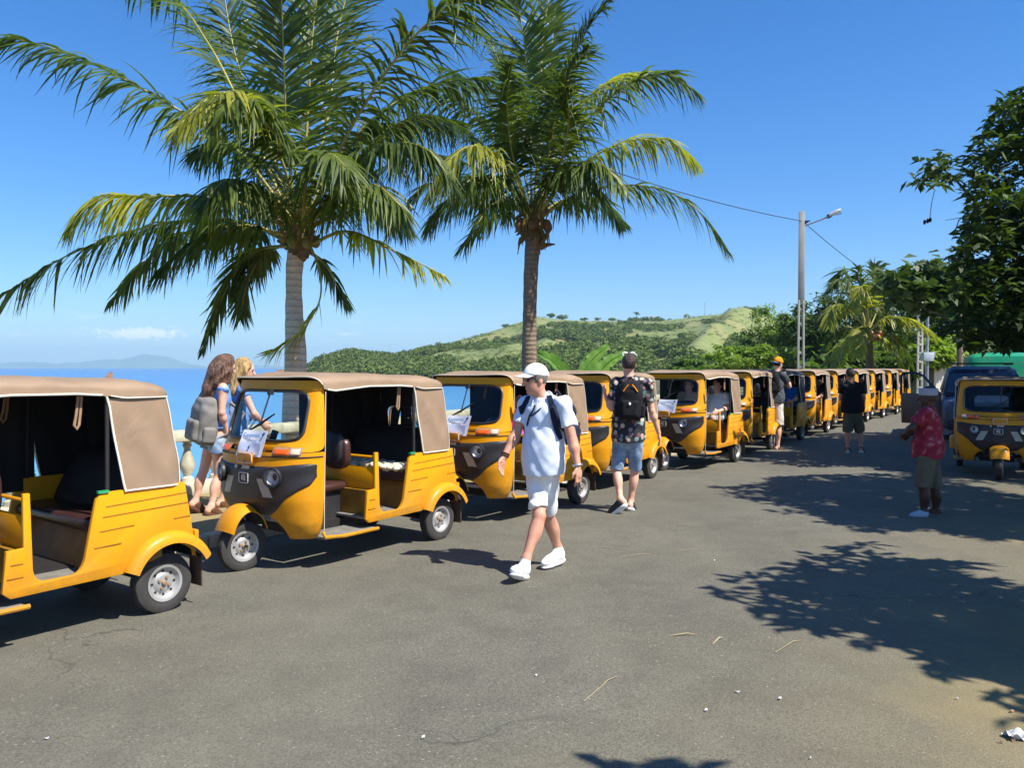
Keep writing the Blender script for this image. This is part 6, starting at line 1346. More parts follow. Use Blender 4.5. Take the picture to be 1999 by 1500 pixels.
# ---- the man walking in white cap
f = Px(1045, 6.8)
J = dict(head=f(1046, 743), neck=f(1060, 776, .02), chest=f(1063, 815), pelvis=f(1060, 905), shL=f(1099, 789, -.13), shR=f(1027, 789, .12), elL=f(1118, 862, -.17), wrL=f(1128, 911, -.22), tiL=f(1132, 950, -.25), elR=f(1007, 848, .08), wrR=f(984, 893, -.02), tiR=f(973, 928, -.06),
    hipL=f(1072, 918, -.07), hipR=f(1047, 918, .07), knR=f(1053, 1006, -.12), anR=f(1027, 1092, -.25), heR=f(1024, 1120, -.26), toR=f(1003, 1116, -.45), knL=f(1070, 1012, .10), anL=f(1089, 1070, .2), heL=f(1094, 1088, .2), toL=f(1062, 1102, .03))
W, WP, WF = person('person', f.loc, J, dict(front=(-.75, -.65, 0), face=(-.93, -.36, -.04), headup=(-0.08, 0, 1), skin=SK_TAN, h=0.0075, fat=1.0, top=dict(mat=C_POLO, sleeve=0.62, hem=float(f(0, 926)[2]), e=0.022, polo=True, fold=0.0055, collar=-0.012), bottom=dict(mat=C_WHITE, len=0.86, flare=0.078, e=0.02, fold=0.008), shoe=C_SNEAK, sole=C_WHITE, hightop=True, hair=dict(mat=H_GREY, low=-0.055, brow=0.2), cap=dict(mat=C_WHITE, rim=0.040), glasses=True, curl=0.6),
    'man in white cap, pale blue polo shirt and white shorts striding across the road')
ribbon('strap', WP['top'], f, [(1072, 774), (1076, 785), (1080, 812), (1086, 838), (1094, 858)], 0.045, C_NAVY, W); ribbon('strap', WP['top'], f, [(1033, 775), (1026, 788), (1018, 805)], 0.045, C_NAVY, W)
ribbon('lanyard', WP['top'], f, [(1046, 793), (1042, 803), (1036, 812), (1033, 822), (1031, 832)], 0.012, C_BLACK, W, off=0.012); ribbon('lanyard', WP['top'], f, [(1057, 798), (1047, 806), (1038, 813)], 0.008, C_BLACK, W, off=0.010)
wl = J['wrL']; dl = unit(J['tiL'] - J['elL']); MB().tube([Vector(wl - dl * 0.01 + np.array((0.034 * math.cos(a), 0.034 * math.sin(a), 0)) - dl * (np.array((0.034 * math.cos(a), 0.034 * math.sin(a), 0)) @ dl)) for a in np.linspace(0, 2 * math.pi, 18, endpoint=False)], 0.010, 6, closed=True).build('watch', simple('watch_steel', (206, 206, 204), 0.3, 0.1, 20, metal=0.7), W)
wl = J['wrR']; dl = unit(J['tiR'] - J['elR'])
for s_ in (0.03, 0.012): MB().tube([Vector(wl - dl * s_ + np.array((0.034 * math.cos(a), 0.034 * math.sin(a), 0)) - dl * (np.array((0.034 * math.cos(a), 0.034 * math.sin(a), 0)) @ dl)) for a in np.linspace(0, 2 * math.pi, 18, endpoint=False)], 0.007, 6, closed=True).build('wristband', C_BROWN, W)
backpack(f.loc, J['chest'] - WF['fw'] * 0.21 - WF['up'] * 0.03, WF['fw'], WF['up'], WF['rt'], (0.28, 0.16, 0.42), C_NAVY, 'dark navy backpack on the back of the man in the white cap')

# ---- man in floral shirt, seen from behind
f = Px(1226, 9.6)
J = dict(head=f(1227, 712), neck=f(1229, 737), chest=f(1231, 772), pelvis=f(1226, 852), shL=f(1201, 748, .03), shR=f(1262, 748, -.03), elL=f(1194, 797, .02), wrL=f(1183, 776, .17), tiL=f(1177, 757, .22), elR=f(1272, 802, -.02), wrR=f(1286, 846, .04), tiR=f(1291, 874, .07),
    hipL=f(1213, 862, .02), hipR=f(1240, 862, -.02), knL=f(1204, 918, .04), anL=f(1211, 975, -.14), heL=f(1217, 984, -.16), toL=f(1190, 1003, -.06), knR=f(1240, 918, .08), anR=f(1231, 979, .1), heR=f(1230, 990, .06), toR=f(1236, 996, .26))
W, WP, WF = person('person', f.loc, J, dict(front=(-.25, .95, 0), face=(-.15, .95, 0), skin=SK_FAIR, h=0.009, fat=1.0, top=dict(mat=C_FLORAL, sleeve=0.66, hem=float(f(0, 862)[2]), e=0.024, fold=0.007, collar=0.03), bottom=dict(mat=C_DENIM, len=0.96, flare=0.076, e=0.02), shoe=C_DARKSOLE, sole=C_WHITE, hair=dict(mat=H_BLACK, low=-0.05, brow=0.03), limb=0.95),
    'man in dark floral shirt and pale denim shorts seen from behind beside the rickshaws')
hd, hu, hf, hr = WF['hd'], WF['hu'], WF['hf'], WF['hr']; gm = MB()
for sg in (1, -1): gm.ell(Vector(hd + hu * 0.135 + hr * sg * 0.045 - hf * 0.0), (0.032, 0.02, 0.016), 10, 7); gm.tube([Vector(hd + hu * 0.13 + hr * sg * 0.075), Vector(hd + hu * 0.10 + hr * sg * 0.086 - hf * 0.06)], 0.006, 5)
gm.build('sunglasses', simple('white_frame', (222, 222, 216), 0.4, 0.1, 20), W)
bpk = backpack(f.loc, J['chest'] - WF['fw'] * 0.20 - WF['up'] * 0.055, WF['fw'], WF['up'], WF['rt'], (0.28, 0.15, 0.46), C_BLACK, 'black backpack with orange tags on the man in the floral shirt')
c_ = J['chest'] - WF['fw'] * 0.285 + WF['up'] * 0.10
for dx in (-0.045, 0.05): MB().tube([Vector(c_ + WF['rt'] * dx * 0.4 + WF['up'] * 0.03), Vector(c_ + WF['rt'] * dx + WF['up'] * 0.0), Vector(c_ + WF['rt'] * dx * 1.7 - WF['up'] * 0.05)], 0.007, 5).build('zip_tag', C_ORANGE, bpk)
MB().ell(Vector(J['chest'] - WF['fw'] * 0.315 - WF['up'] * 0.09), (0.014, 0.006, 0.018), 8, 6).build('logo', C_WHITE, bpk)

# ---- man in orange cap taking a picture
f = Px(1513, 17.0)
J = dict(head=f(1519, 710), neck=f(1516, 725), chest=f(1513, 747), pelvis=f(1511, 786), shL=f(1498, 733, .1), shR=f(1529, 733, -.1), elL=f(1510, 757, .28), wrL=f(1527, 740, .34), tiL=f(1532, 726, .26), elR=f(1541, 755, .05), wrR=f(1536, 737, .18), tiR=f(1531, 722, .22), hipL=f(1506, 792, .06), hipR=f(1518, 792, -.05), knL=f(1507, 832, .05), anL=f(1506, 872, .05), heL=f(1505, 876, 0), toL=f(1515, 878, .17), knR=f(1521, 832, -.08), anR=f(1518, 874, -.1), heR=f(1516, 878, -.12), toR=f(1530, 881, .02))
W, WP, WF = person('person', f.loc, J, dict(front=(.6, .8, 0), face=(.85, .5, 0), skin=SK_FAIR, h=0.012, fat=1.1, top=dict(mat=C_GREY, sleeve=0.6, hem=float(f(0, 786)[2]), e=0.026), bottom=dict(mat=C_STONE, len=0.98, flare=0.095, e=0.03), shoe=C_BROWN, sole=C_BROWN, hair=dict(mat=H_DARK, low=-0.05, brow=0.2), cap=dict(mat=C_ORANGE, brim=cloth('blue_grey_brim', (92, 110, 136)), dir=-1, rim=0.02)), 'man in backward orange cap and charcoal tee photographing, in front of the shaded rickshaws')
backpack(f.loc, J['chest'] - WF['fw'] * 0.20, WF['fw'], WF['up'], WF['rt'], (0.30, 0.17, 0.46), C_BLACK, 'black backpack on the man in the orange cap')
cp = J['tiR'] * 0.5 + J['tiL'] * 0.5; o = empty('camera_phone', Vector(f.loc) + Vector(cp), 0.9, 'small dark camera held up to the eye by the orange-capped man', 'camera'); MB().box((0, 0, 0), (0.12, 0.03, 0.075)).build('case', C_BLACK, o, bevel=0.008); MB().lathe([(0, 0.05), (0.024, 0.05), (0.026, 0.0)], 14, 'y', (0, 0.01, 0)).build('lens_barrel', C_BLACK, o)

# ---- man in black shirt further along
f = Px(1665, 16.4)
J = dict(head=f(1660, 732), neck=f(1662, 746), chest=f(1663, 768), pelvis=f(1665, 805), shL=f(1646, 754, .03), shR=f(1680, 754, -.02), elL=f(1641, 776, .12), wrL=f(1646, 752, .28), tiL=f(1650, 738, .3), elR=f(1686, 778, .05), wrR=f(1680, 768, .26), tiR=f(1672, 756, .34), hipL=f(1657, 812, 0), hipR=f(1673, 812, 0), knL=f(1655, 844, .04), anL=f(1655, 877, 0), heL=f(1655, 881, -.05), toL=f(1657, 884, .14), knR=f(1679, 844, .06), anR=f(1681, 876, 0), heR=f(1681, 880, -.05), toR=f(1684, 883, .14))
W, WP, WF = person('person', f.loc, J, dict(front=(0, 1, 0), skin=SK_TAN, h=0.012, fat=1.15, top=dict(mat=C_BLACK, sleeve=0.6, hem=float(f(0, 806)[2]), e=0.024), bottom=dict(mat=C_KHAKI, len=0.95, flare=0.10, e=0.03), shoe=C_DARKSOLE, sole=C_WHITE, hair=dict(mat=H_BLACK, low=-0.05, brow=0.03)), 'man in black shirt and khaki shorts seen from behind near the end of the queue')
# ---- man in red shirt in the shade
f = Px(1813, 9.4)
J = dict(head=f(1812, 776), neck=f(1814, 797), chest=f(1812, 832), pelvis=f(1812, 890), shL=f(1806, 806, -.17), shR=f(1812, 806, .17), elL=f(1780, 836, -.17), wrL=f(1766, 848, .0), tiL=f(1768, 856, .09), elR=f(1786, 838, .16), wrR=f(1768, 850, .12), tiR=f(1762, 858, .04), hipL=f(1808, 898, -.09), hipR=f(1816, 898, .09), knL=f(1803, 952, -.1), anL=f(1804, 1000, -.1), heL=f(1808, 1008, -.1), toL=f(1783, 1008, -.08), knR=f(1824, 952, .1), anR=f(1828, 998, .1), heR=f(1832, 1004, .1), toR=f(1810, 1004, .12))
W, WP, WF = person('person', f.loc, J, dict(front=(-.98, -.1, 0), face=(-.9, .35, 0), skin=SK_DARK, h=0.010, fat=1.0, hs=0.95, top=dict(mat=C_RED, sleeve=0.75, hem=float(f(0, 893)[2]), e=0.026, fold=0.007), bottom=dict(mat=C_KHAKI, len=1.0, flare=0.088, e=0.026), shoe=C_BROWN, shoeL=cloth('worn_pale_shoe', (176, 180, 188)), sole=C_WHITE, hair=dict(mat=H_BLACK, low=-0.05, brow=0.05), hat=dict(mat=cloth('grey_white_cap', (160, 164, 176)))), 'man in red print shirt and pale round cap standing in tree shade on the right')
# ---- the two young women on the pavement
f = Px(410, 8.9, 0.115)
J = dict(head=f(441, 720), neck=f(434, 745), chest=f(427, 782), pelvis=f(419, 848), shL=f(404, 757, .13), shR=f(435, 757, -.13), elL=f(396, 805, .14), wrL=f(398, 848, .2), tiL=f(402, 872, .24), elR=f(433, 806, -.16), wrR=f(442, 844, -.06), tiR=f(446, 868, -.02), hipL=f(412, 862, .07), hipR=f(425, 862, -.07), knL=f(398, 918, .04), anL=f(381, 980, -.02), heL=f(376, 988, -.04), toL=f(398, 1000, .08), knR=f(427, 930, -.02), anR=f(412, 990, -.12), heR=f(407, 1000, -.14), toR=f(430, 1006, .0))
W, WP, WF = person('person', f.loc, J, dict(front=(.55, .8, 0), face=(.6, .75, 0), skin=SK_FAIR, h=0.010, fat=0.86, w=1, limb=0.88, hs=0.95, top=dict(mat=C_BLUE, sleeve=0, hem=float(f(0, 838)[2]), e=0.014, collar=-0.05), bottom=dict(mat=C_DENIM, len=0.28, flare=0.10, e=0.02, skirt=False), shoe=C_BROWN, sole=C_BROWN,
    hair=dict(mat=H_BROWN, brow=0.03, amp=0.016, long=[((f(438, 712, -.03), f(424, 735, -.08)), (.10, .10)), ((f(428, 728, -.06), f(412, 755, -.08)), (.10, .085)), ((f(414, 748, -.06), f(400, 775, -.07)), (.085, .055)), ((f(440, 728, -.09), f(426, 748, -.12)), (.07, .06))])), 'young woman with long brown curls and blue tank top walking on the pavement')
backpack(f.loc, f(399, 822, -.10), WF['fw'], unit(J['neck'] - J['pelvis']), WF['rt'], (0.32, 0.22, 0.52), C_GPACK, 'grey canvas backpack on the brown-haired woman')
f2 = f; f = Px(458, 9.35, 0.115)
J = dict(head=f(479, 724), neck=f(473, 747), chest=f(466, 784), pelvis=f(457, 848), shL=f(470, 760, .16), shR=f(474, 761, -.16), elL=f(485, 806, .2), wrL=f(508, 822, .16), tiL=f(522, 832, .12), elR=f(496, 808, -.17), wrR=f(511, 825, -.05), tiR=f(524, 838, .0), hipL=f(455, 862, .08), hipR=f(457, 862, -.08), knL=f(470, 922, .06), anL=f(474, 980, .02), heL=f(468, 986, 0), toL=f(496, 992, .06), knR=f(448, 924, -.04), anR=f(432, 980, -.08), heR=f(427, 988, -.1), toR=f(450, 996, -.02))
W, WP, WF = person('person', f.loc, J, dict(front=(.9, .35, 0), face=(.95, .25, 0), skin=SK_FAIR, h=0.010, fat=0.86, w=1, limb=0.88, hs=0.95, top=dict(mat=C_BLUE, sleeve=0.3, hem=float(f(0, 850)[2]), e=0.018, collar=-0.02), bottom=dict(mat=C_DOT, len=0.62, flare=0.11, e=0.03, name='skirt', skirt=True), shoe=C_BROWN, sole=C_BROWN,
    hair=dict(mat=H_BLOND, brow=0.03, amp=0.013, long=[((f(474, 716, -.03), f(463, 740, -.07)), (.095, .075)), ((f(466, 735, -.08), f(457, 765, -.12)), (.065, .045)), ((f(460, 750, -.08), f(450, 772, -.08)), (.06, .035)), ((f(480, 728, -.09), f(484, 742, -.10)), (.05, .03))])), 'blonde young woman in blue top leaning on the rail beside the second rickshaw')
backpack(f.loc, f(437, 820, -.10), WF['fw'], unit(J['neck'] - J['pelvis']), WF['rt'], (0.30, 0.22, 0.50), C_BPACK, 'blue-grey backpack on the blonde woman')
# ---- passengers
def seated(t, y, label, top, bottom, skin, hair, lean=0.0, hairlong=None):
    J = dict(head=(.24 + lean, y, 1.37), neck=(.20 + lean * .7, y, 1.24), chest=(.21 + lean * .5, y, 1.08), pelvis=(.30, y, .82), shL=(.20 + lean * .6, y + .16, 1.20), shR=(.20 + lean * .6, y - .16, 1.20), elL=(.30, y + .21, .98), wrL=(.52, y + .14, .93), tiL=(.66, y + .10, .90), elR=(.30, y - .21, .98), wrR=(.52, y - .14, .93), tiR=(.66, y - .10, .90), hipL=(.32, y + .08, .80), hipR=(.32, y - .08, .80), knL=(.66, y + .10, .82), knR=(.66, y - .10, .82), anL=(.68, y + .10, .46), anR=(.68, y - .10, .46), heL=(.66, y + .10, .42), heR=(.66, y - .10, .42), toL=(.82, y + .10, .42), toR=(.82, y - .10, .42))
    o = dict(front=(1, 0, 0), skin=skin, h=0.015, fat=0.95, hs=0.95, top=dict(mat=top, sleeve=0.7, hem=0.78, e=0.022), bottom=dict(mat=bottom, len=0.97, flare=0.085, e=0.02), shoe=C_BROWN, sole=C_BROWN, hair=dict(mat=hair, low=-0.06, brow=0.04))
    person('person', t.location, J, o, label, t.rotation_euler.z, 'passengers sitting in the rickshaws')
seated(TUKS[4], 0.26, 'passenger in white top on the near side of the fifth rickshaw seat', C_WHITE, C_DENIM, SK_FAIR, H_BLACK); seated(TUKS[4], -0.26, 'passenger in beige top on the far side of the fifth rickshaw seat', cloth('beige_cotton', (206, 184, 160)), C_STONE, SK_FAIR, H_BROWN, 0.06)
seated(TUKS[6], 0.30, 'passenger in bright blue shirt in the shaded rickshaw', cloth('bright_blue_shirt', (48, 104, 190)), C_NAVY, SK_TAN, H_BLACK); seated(TUKS[7], 0.25, 'dark-clothed passenger in the rickshaw behind the shaded one', C_BLACK, C_GREY, SK_TAN, H_BLACK)
seated(TUKS[8], 0.22, 'passenger in grey tee in the rickshaw behind the black-shirted man', C_GREY, C_KHAKI, SK_FAIR, H_BROWN)
# ---------------------------------------------------------------- poles, wires, vehicles, litter
MAT_POLE = simple('pole_concrete', (172, 168, 158), 0.85, 0.15, 4, bump=0.3, bscale=30)
MAT_STEEL = simple('galvanised_steel', (156, 160, 166), 0.45, 0.12, 6, metal=0.5)
MAT_LAMPW = simple('lamp_white', (206, 206, 200), 0.4, 0.08, 6)
p = at(1561, 820, 24.0); p.z = 0.1
t = empty('street_lamp', p, -0.25, 'tall concrete street light pole with openings and a lamp arm to the right', 'street lamp')
top = at(1566, 413, 24.0).z - 0.1; zs = at(1566, 596, 24.0).z; mb = MB()
mb.loft([[(0.02 + x * w, y * w * 0.8, z) for x, y in ((-1, -1), (1, -1), (1, 1), (-1, 1))] for z, w in ((zs, 0.088), (top, 0.075))], caps=True)
for sx in (-1, 1): mb.loft([[(sx * (0.085 - 0.022 * q) + 0.02 + x * 0.026, y * 0.075, z) for x, y in ((-1, -1), (1, -1), (1, 1), (-1, 1))] for z, q in ((-0.2, 0), (zs + 0.05, 1))], caps=True)
z = 0.35
while z < zs: mb.box((0.02, 0, z), (0.16, 0.12, 0.09)); z += 0.42
mb.build('pole', MAT_POLE, t, bevel=0.006)
MB().tube([(0.09, 0, top - 0.42), (0.5, 0, top - 0.28), (0.76, 0, top - 0.18)], 0.022, 8).build('arm', MAT_STEEL, t)
l = MB(); l.loft([[(0.70 + 0.055 * i, y * w, top - 0.19 + 0.028 * i + zz_ * h_) for y, zz_ in rrect(14, 3)] for i, (w, h_) in enumerate(((0.04, 0.04), (0.07, 0.06), (0.085, 0.065), (0.09, 0.065), (0.10, 0.065), (0.10, 0.06), (0.09, 0.05), (0.05, 0.03)))], caps=True); lh = l.build('lamp_head', MAT_LAMPW, t)
MB().ell((0.98, 0, top - 0.10), (0.13, 0.08, 0.05), 12, 8).build('lens', T_LAMP, lh); MB().box((0.77, 0, top - 0.165), (0.12, 0.13, 0.11), rot=(0, -0.46, 0)).build('ballast_housing', T_BLACK, lh, bevel=0.01)
MB().box((0.14, 0, top - 0.30), (0.10, 0.06, 0.06)).tube([(0.1, 0, top - 0.36), (0.24, 0, top - 0.27)], 0.02, 6).build('cable_clamp', T_BLACK, t)
def wire(a, b, sag, label):
    a, b = Vector(a), Vector(b); m = [a.lerp(b, k / 24) - Vector((0, 0, sag * 4 * (k / 24) * (1 - k / 24))) for k in range(25)]; tag(MB().tube(m, 0.011, 5).build('cable', T_BLACK), label, 'cable')
wp = Vector((p.x + 0.05, 24.0, at(1566, 432, 24).z)); wire(at(880, 215, 17.0), wp, 0.25, 'thin black cable running from behind the middle palm to the street light pole'); wire(wp, at(1800, 590, 39.9), 0.3, 'thin black cable running from the street light pole down to the small palm')
pp = at(1795, 770, 40.0); pp.z = 0; t = empty('utility_pole', pp, 0.1, 'ladder-like pale concrete pole left of the thin steel pole', 'utility pole'); hh = at(1795, 585, 40).z; mb = MB()
for sx in (-1, 1): mb.bar((sx * 0.12, 0, -0.1), (sx * 0.09, 0, hh), 0.07, 0.10)
for k in range(int(hh / 0.42)): mb.box((0, 0, 0.3 + k * 0.42), (0.20, 0.09, 0.10))
mb.build('pole', MAT_POLE, t, bevel=0.006)
pp = at(1809, 770, 39.4); pp.z = 0; t = empty('utility_pole', pp, 0, 'thin grey steel pole carrying a grey box and a lamp', 'utility pole'); hh = at(1809, 575, 39.4).z
MB().tube([(0, 0, -0.1), (0, 0, hh)], [0.09, 0.06], 10).build('pole', MAT_STEEL, t); bz = at(1803, 697, 39.4).z; MB().box((-0.10, -0.22, bz), (0.50, 0.32, 0.42)).build('transformer_box', simple('grey_box', (176, 184, 192), 0.5, 0.1, 6), t, bevel=0.02); MB().box((0.22, -0.12, bz + 0.1), (0.14, 0.2, 0.30)).build('switch_box', MAT_STEEL, t, bevel=0.02)
MB().tube([(0, 0, hh - 0.4), (0.4, 0, hh - 0.2)], 0.03, 6).build('arm', MAT_STEEL, t); MB().loft([[(0.3 + 0.1 * i, y * w, hh - 0.2 + zz_ * 0.06) for y, zz_ in rrect(12, 3)] for i, w in enumerate((0.04, 0.10, 0.12, 0.12, 0.12, 0.11, 0.05))], caps=True).build('lamp_head', MAT_LAMPW, t)
pp = at(1872, 760, 30.0); pp.z = 0; t = empty('utility_pole', pp, 0, 'plain brownish wooden pole just left of the green bus', 'utility pole'); MB().tube([(0, 0, -0.1), (0.02, 0, 2), (-0.02, 0, at(1872, 560, 30).z)], [0.12, 0.11, 0.09], 10).build('pole', simple('pole_wood', (124, 104, 84), 0.9, 0.25, 4, bump=0.4, bscale=20), t)
# white building at the end of the road
pb = at(1853, 760, 44.0); pb.z = 0; t = empty('small_building', pb, 0.1, 'low white tin-roofed building at the end of the road beside the green bus', 'building'); w1 = at(1853, 712, 44).z
MB().box((0.3, 1.5, w1 / 2), (2.3, 3.0, w1)).build('wall', simple('cream_render', (220, 208, 188), 0.85, 0.1, 2), t); MB().prism([(-1.0, 0), (1.6, 0.0), (1.6, 0.08), (-1.0, 0.36), (-1.0, 0.28)], lambda q: (q[0], -0.3, w1 + q[1] + 0.003), lambda q: (q[0], 3.3, w1 + q[1] + 0.003)).build('roof', simple('grey_tin', (150, 158, 168), 0.5, 0.15, 3), t)
MB().box((0.3, -0.01, w1 * 0.45), (0.7, 0.06, w1 * 0.8)).build('doorway', T_DARK, t)

def car_wheel(root, c, r=0.33, w=0.2):
    hh_ = bpy.data.objects.new('wheel', None); COL.objects.link(hh_); hh_.parent = root; hh_.location = c
    MB().lathe([(r * 0.62, -w / 2), (r * 0.92, -w / 2), (r, -w * 0.35), (r, w * 0.35), (r * 0.92, w / 2), (r * 0.62, w / 2)], 28, 'y').build('tyre', T_RUB, hh_); MB().lathe([(r * 0.64, -w * .45), (r * 0.4, -w * 0.25), (0, -w * 0.3)], 20, 'y').lathe([(r * 0.64, w * .45), (r * 0.4, w * 0.25), (0, w * 0.3)], 20, 'y').build('rim', T_RIM, hh_)
C_NAVYP = paint('navy_car_paint', (36, 50, 74), 0.25); C_SLATE = paint('slate_car_paint', (92, 100, 118), 0.25); C_DOORG = paint('dusty_grey_paint', (112, 104, 92), 0.5); C_GLASSD = simple('tinted_glass', (22, 28, 36), 0.06, 0.1, 3, spec=0.8)
# blue van, nose towards the camera: +y is its nose before turning
def van():
    a = 27; f = fwd(a); c = at(1922, 860, 18.3); c.z = 0; t = empty('van', c, math.atan2(f.y, f.x) - math.pi / 2, 'dark blue van with roof rack and open front door behind the right-hand rickshaw', 'van')
    S = []   # stations along y: nose at 0, tail at -4.2 ; section: half width, bottom, belt, roof
    def sec(y, w, zb, zr, e=5):
        return [(w * a_, y, (zb + zr) / 2 + (zr - zb) / 2 * b_) for a_, b_ in rrect(28, e)]
    MB().loft([sec(0.06, 0.70, 0.32, 0.82), sec(0.0, 0.80, 0.26, 0.90), sec(-0.12, 0.84, 0.24, 0.96), sec(-0.55, 0.86, 0.24, 1.06), sec(-0.9, 0.87, 0.24, 1.10), sec(-3.9, 0.87, 0.24, 1.10), sec(-4.15, 0.82, 0.30, 1.05)], caps=True).build('body', C_SLATE, t, sharp=50)
    def cab(y, w0, w1, z1): return [(-w0, y[0], 1.06), (w0, y[0], 1.06), (w1, y[1], z1), (w1 * 0.8, y[1], z1 + 0.07), (-w1 * 0.8, y[1], z1 + 0.07), (-w1, y[1], z1)]
    MB().loft([cab((-0.55, -1.25), 0.83, 0.70, 1.58), cab((-1.7, -1.7), 0.85, 0.72, 1.66), cab((-3.2, -3.2), 0.85, 0.72, 1.66), cab((-4.1, -3.9), 0.80, 0.68, 1.60)], caps=True).build('cabin', C_NAVYP, t, sharp=40)
    V = [(-0.76, -0.60, 1.10), (0.76, -0.60, 1.10), (0.66, -1.20, 1.55), (-0.66, -1.20, 1.55)]; nv_ = Vector((0, 0.62, 0.78)) * 0.012
    MB().add([Vector(q) + nv_ for q in V], [(0, 1, 2, 3)]).build('windscreen', C_GLASSD, t, smooth=False, solid=0.006)
    for s in (1, -1):
        for y0, y1 in ((-0.95, -1.85), (-1.95, -2.9), (-3.0, -3.85)):
            MB().add([(s * 0.858, y0 - 0.05, 1.13), (s * 0.858, y1, 1.13), (s * 0.735, y1, 1.55), (s * 0.735, y0 - (0.45 if y0 > -1 else 0.05), 1.55)], [(0, 1, 2, 3)]).build('side_window', C_GLASSD, t, smooth=False, solid=0.012, offset=0.5)
        MB().grid(lambda p_, q_: Vector((s * (0.42 + 0.36 * p_), -0.02 - 0.10 * p_ ** 2 + 0.03, 0.70 + 0.15 * q_ + 0.03 * p_)), 8, 5).build('headlight', T_CLEAR, t, solid=0.02)
        car_wheel(t, (s * 0.76, -0.78, 0.31), 0.31); car_wheel(t, (s * 0.76, -3.25, 0.31), 0.31)
        MB().tube([(s * 0.62, -1.4, 1.78), (s * 0.62, -3.7, 1.78)], 0.02, 6).build('rack_rail', T_BLACK, t)
    MB().box((0, 0.055, 0.72), (0.62, 0.05, 0.13)).build('grille', T_BLACK, t, bevel=0.01); MB().box((0, 0.07, 0.40), (1.5, 0.10, 0.20)).build('bumper', T_BLACK, t, bevel=0.04); MB().box((0, 0.125, 0.42), (0.46, 0.012, 0.11)).build('number_plate', T_WHITE, t)
    for k in range(6): MB().bar((-0.64, -1.45 - k * 0.42, 1.80), (0.64, -1.45 - k * 0.42, 1.80), 0.03, 0.03).build('rack_bar', T_BLACK, t)
    # the open front door on the picture's left: its hinge is at the windscreen pillar
    sx = -1 if (Matrix.Rotation(t.rotation_euler.z, 3, 'Z') @ Vector((1, 0, 0))).x > 0 else 1
    d = bpy.data.objects.new('door', None); COL.objects.link(d); d.parent = t; d.location = (sx * 0.87, -0.85, 0); d.rotation_euler = (0, 0, sx * -1.15 + (math.pi if sx > 0 else math.pi)); d['label'] = 'open front door'
    d.rotation_euler = (0, 0, -math.pi / 2 - sx * -1 * 0.0); d.rotation_euler = (0, 0, math.atan2(-0.47, sx * 0.88))
    MB().prism([(0.0, 0.34), (0.95, 0.34), (0.98, 1.08), (0.0, 1.06)], lambda q: (q[0], -0.03, q[1]), lambda q: (q[0], 0.03, q[1])).build('panel', C_DOORG, d, bevel=0.015)
    MB().tube([(0.0, 0, 1.06), (0.42, 0, 1.50), (0.60, 0, 1.57), (0.92, 0, 1.57), (0.98, 0, 1.50), (0.98, 0, 1.06)], 0.03, 6).build('window_frame', C_NAVYP, d)
    MB().add([(0.06, 0, 1.09), (0.95, 0, 1.09), (0.95, 0, 1.52), (0.6, 0, 1.54), (0.43, 0, 1.46)], [(0, 1, 2, 3, 4)]).build('pane', T_GLASS, d, smooth=False)
    b_ = MB().tube([(-0.86, -0.72, 1.12), (-1.02, -0.66, 1.16)], 0.02, 6).box((-1.05, -0.68, 1.18), (0.16, 0.06, 0.2)).build('mirror', T_BLACK, t); return t
V1 = van()
def bus():
    f = fwd(27); c = at(1960, 800, 30.0); c.z = 0; t = empty('bus', c, math.atan2(f.y, f.x) - math.pi / 2, 'bright green minibus parked behind the dark blue van', 'bus'); G = paint('green_bus_paint', (22, 150, 108), 0.3)
    top = at(1940, 689, 30.0).z
    def sec(y, w, zb, zr, e=6): return [(w * a_, y, (zb + zr) / 2 + (zr - zb) / 2 * b_) for a_, b_ in rrect(32, e)]
    MB().loft([sec(0.0, 0.95, 0.55, top - 0.45), sec(-0.10, 1.12, 0.40, top - 0.12), sec(-0.35, 1.18, 0.35, top - 0.02), sec(-1.0, 1.2, 0.35, top + 0.02), sec(-6.0, 1.2, 0.35, top), sec(-6.3, 1.1, 0.45, top - 0.1)], caps=True).build('body', G, t, sharp=50)
    MB().add([(-1.0, 0.0, 1.15), (1.0, 0.0, 1.15), (0.98, -0.075, top - 0.35), (-0.98, -0.075, top - 0.35)], [(0, 1, 2, 3)]).build('windscreen', C_GLASSD, t, smooth=False, solid=0.03, offset=0)
    for s in (1, -1):
        for k in range(5): MB().box((s * 1.195, -1.2 - k * 1.0, 1.55), (0.02, 0.86, 0.62)).build('side_window', C_GLASSD, t, bevel=0.006)
        car_wheel(t, (s * 1.02, -1.1, 0.4), 0.4, 0.24); car_wheel(t, (s * 1.02, -5.0, 0.4), 0.4, 0.24); MB().box((s * 0.78, -0.01, 0.85), (0.3, 0.06, 0.18)).build('headlight', T_CLEAR, t, bevel=0.02)
    MB().loft([sec(-1.6, 0.5, top - 0.02, top + 0.12), sec(-3.2, 0.5, top - 0.02, top + 0.12)], caps=True).build('roof_hatch', G, t)
    MB().tube([(-1.15, -0.1, top - 0.35), (-1.32, 0.08, top - 0.30)], 0.02, 6).box((-1.34, 0.1, top - 0.42), (0.14, 0.08, 0.30)).build('mirror', G, t, bevel=0.02)
    MB().box((0, 0.02, 0.6), (2.0, 0.1, 0.22)).build('bumper', T_BLACK, t, bevel=0.03); return t
bus()
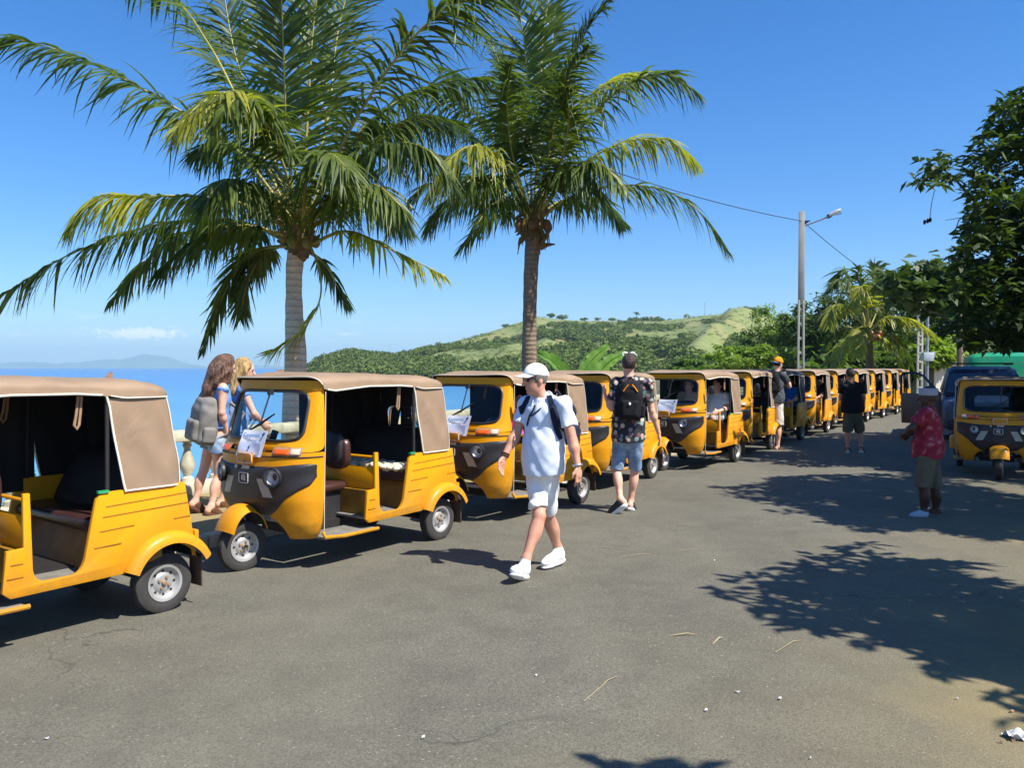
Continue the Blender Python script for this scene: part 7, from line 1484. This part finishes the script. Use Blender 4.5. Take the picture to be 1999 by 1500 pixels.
# litter
PAPER = simple('crumpled_white_paper', (206, 206, 204), 0.8, 0.06, 12); STRAW = simple('dry_straw', (168, 150, 116), 0.9, 0.2, 12); DRY = simple('dry_leaf', (176, 132, 96), 0.9, 0.25, 12)
p = gnd(1990, 1440, 0.01); g_ = MB(); g_.grid(lambda a, b: Vector(((a - .5) * 0.12, (b - .5) * 0.085, 0.012 + 0.014 * math.sin(a * 9 + b * 4) + 0.010 * math.cos(b * 11 - a * 3))), 12, 9)
tag(g_.build('crumpled_paper', PAPER, None, solid=0.002, loc=p, sharp=25), 'crumpled white paper lying on the sand in the lower right corner', 'litter')
for i, (px, py, a, L, lab) in enumerate(((1333, 1241, 0.1, 0.09, 'short pale dry stalk on the road, left of its twin below the leaf shadow'), (1401, 1252, 0.9, 0.075, 'short pale dry stalk on the road, slanting, right of its twin'), (1175, 1344, 1.0, 0.20, 'long thin straw on the empty road in front, centre'), (1540, 1262, 0.75, 0.16, 'thin faint straw below the big leaf shadow'), (1345, 1075, 0.2, 0.10, 'pale twig on the road by the round tree shadow'), (1205, 1072, -0.5, 0.2, 'bent pale straw on the road right of the walking man'), (1240, 1085, 0.4, 0.16, 'crossed straw on the road right of the walking man'))):
    p = gnd(px, py, 0.012); c, s = math.cos(a), math.sin(a); tag(MB().tube([(-c * L, -s * L, 0), (0, 0.01, 0.006), (c * L * 0.4, s * L * 0.5 + 0.01, 0.008), (c * L, s * L, 0)], [0.002, 0.005 if L < 0.1 else 0.002, 0.005 if L < 0.1 else 0.002, 0.0015], 5).build('straw', STRAW, loc=p), lab, 'litter', 'dry straws on the road')
for i, (px, py) in enumerate(((1975, 1390), (1978, 1447), (1955, 1450), (1522, 1365), (1440, 1352), (1378, 1388), (826, 1441), (92, 1443), (1046, 1320), (1395, 1095), (1868, 1365), (1582, 1482))):
    p = gnd(px, py, 0.012); r = RNG.uniform(0.005, 0.010); a = RNG.uniform(0, 6.28); g_ = MB(); g_.grid(lambda u, v: Vector(((u - .5) * r * 2.4 * math.cos(a) - (v - .5) * r * math.sin(a), (u - .5) * r * 2.4 * math.sin(a) + (v - .5) * r * math.cos(a), 0.004 * math.sin(u * 5 + v * 3) + 0.004)), 5, 4)
    tag(g_.build('fallen_leaf' if i < 3 else 'paper_scrap', DRY if i < 3 else PAPER, None, solid=0.001, loc=p), 'dry brown leaf lying on the sand in the lower right' if i < 3 else 'tiny pale scrap lying on the asphalt', 'litter', 'dry leaves at the road edge' if i < 3 else 'pale scraps on the road')
print('OBJECTS', len(bpy.data.objects))
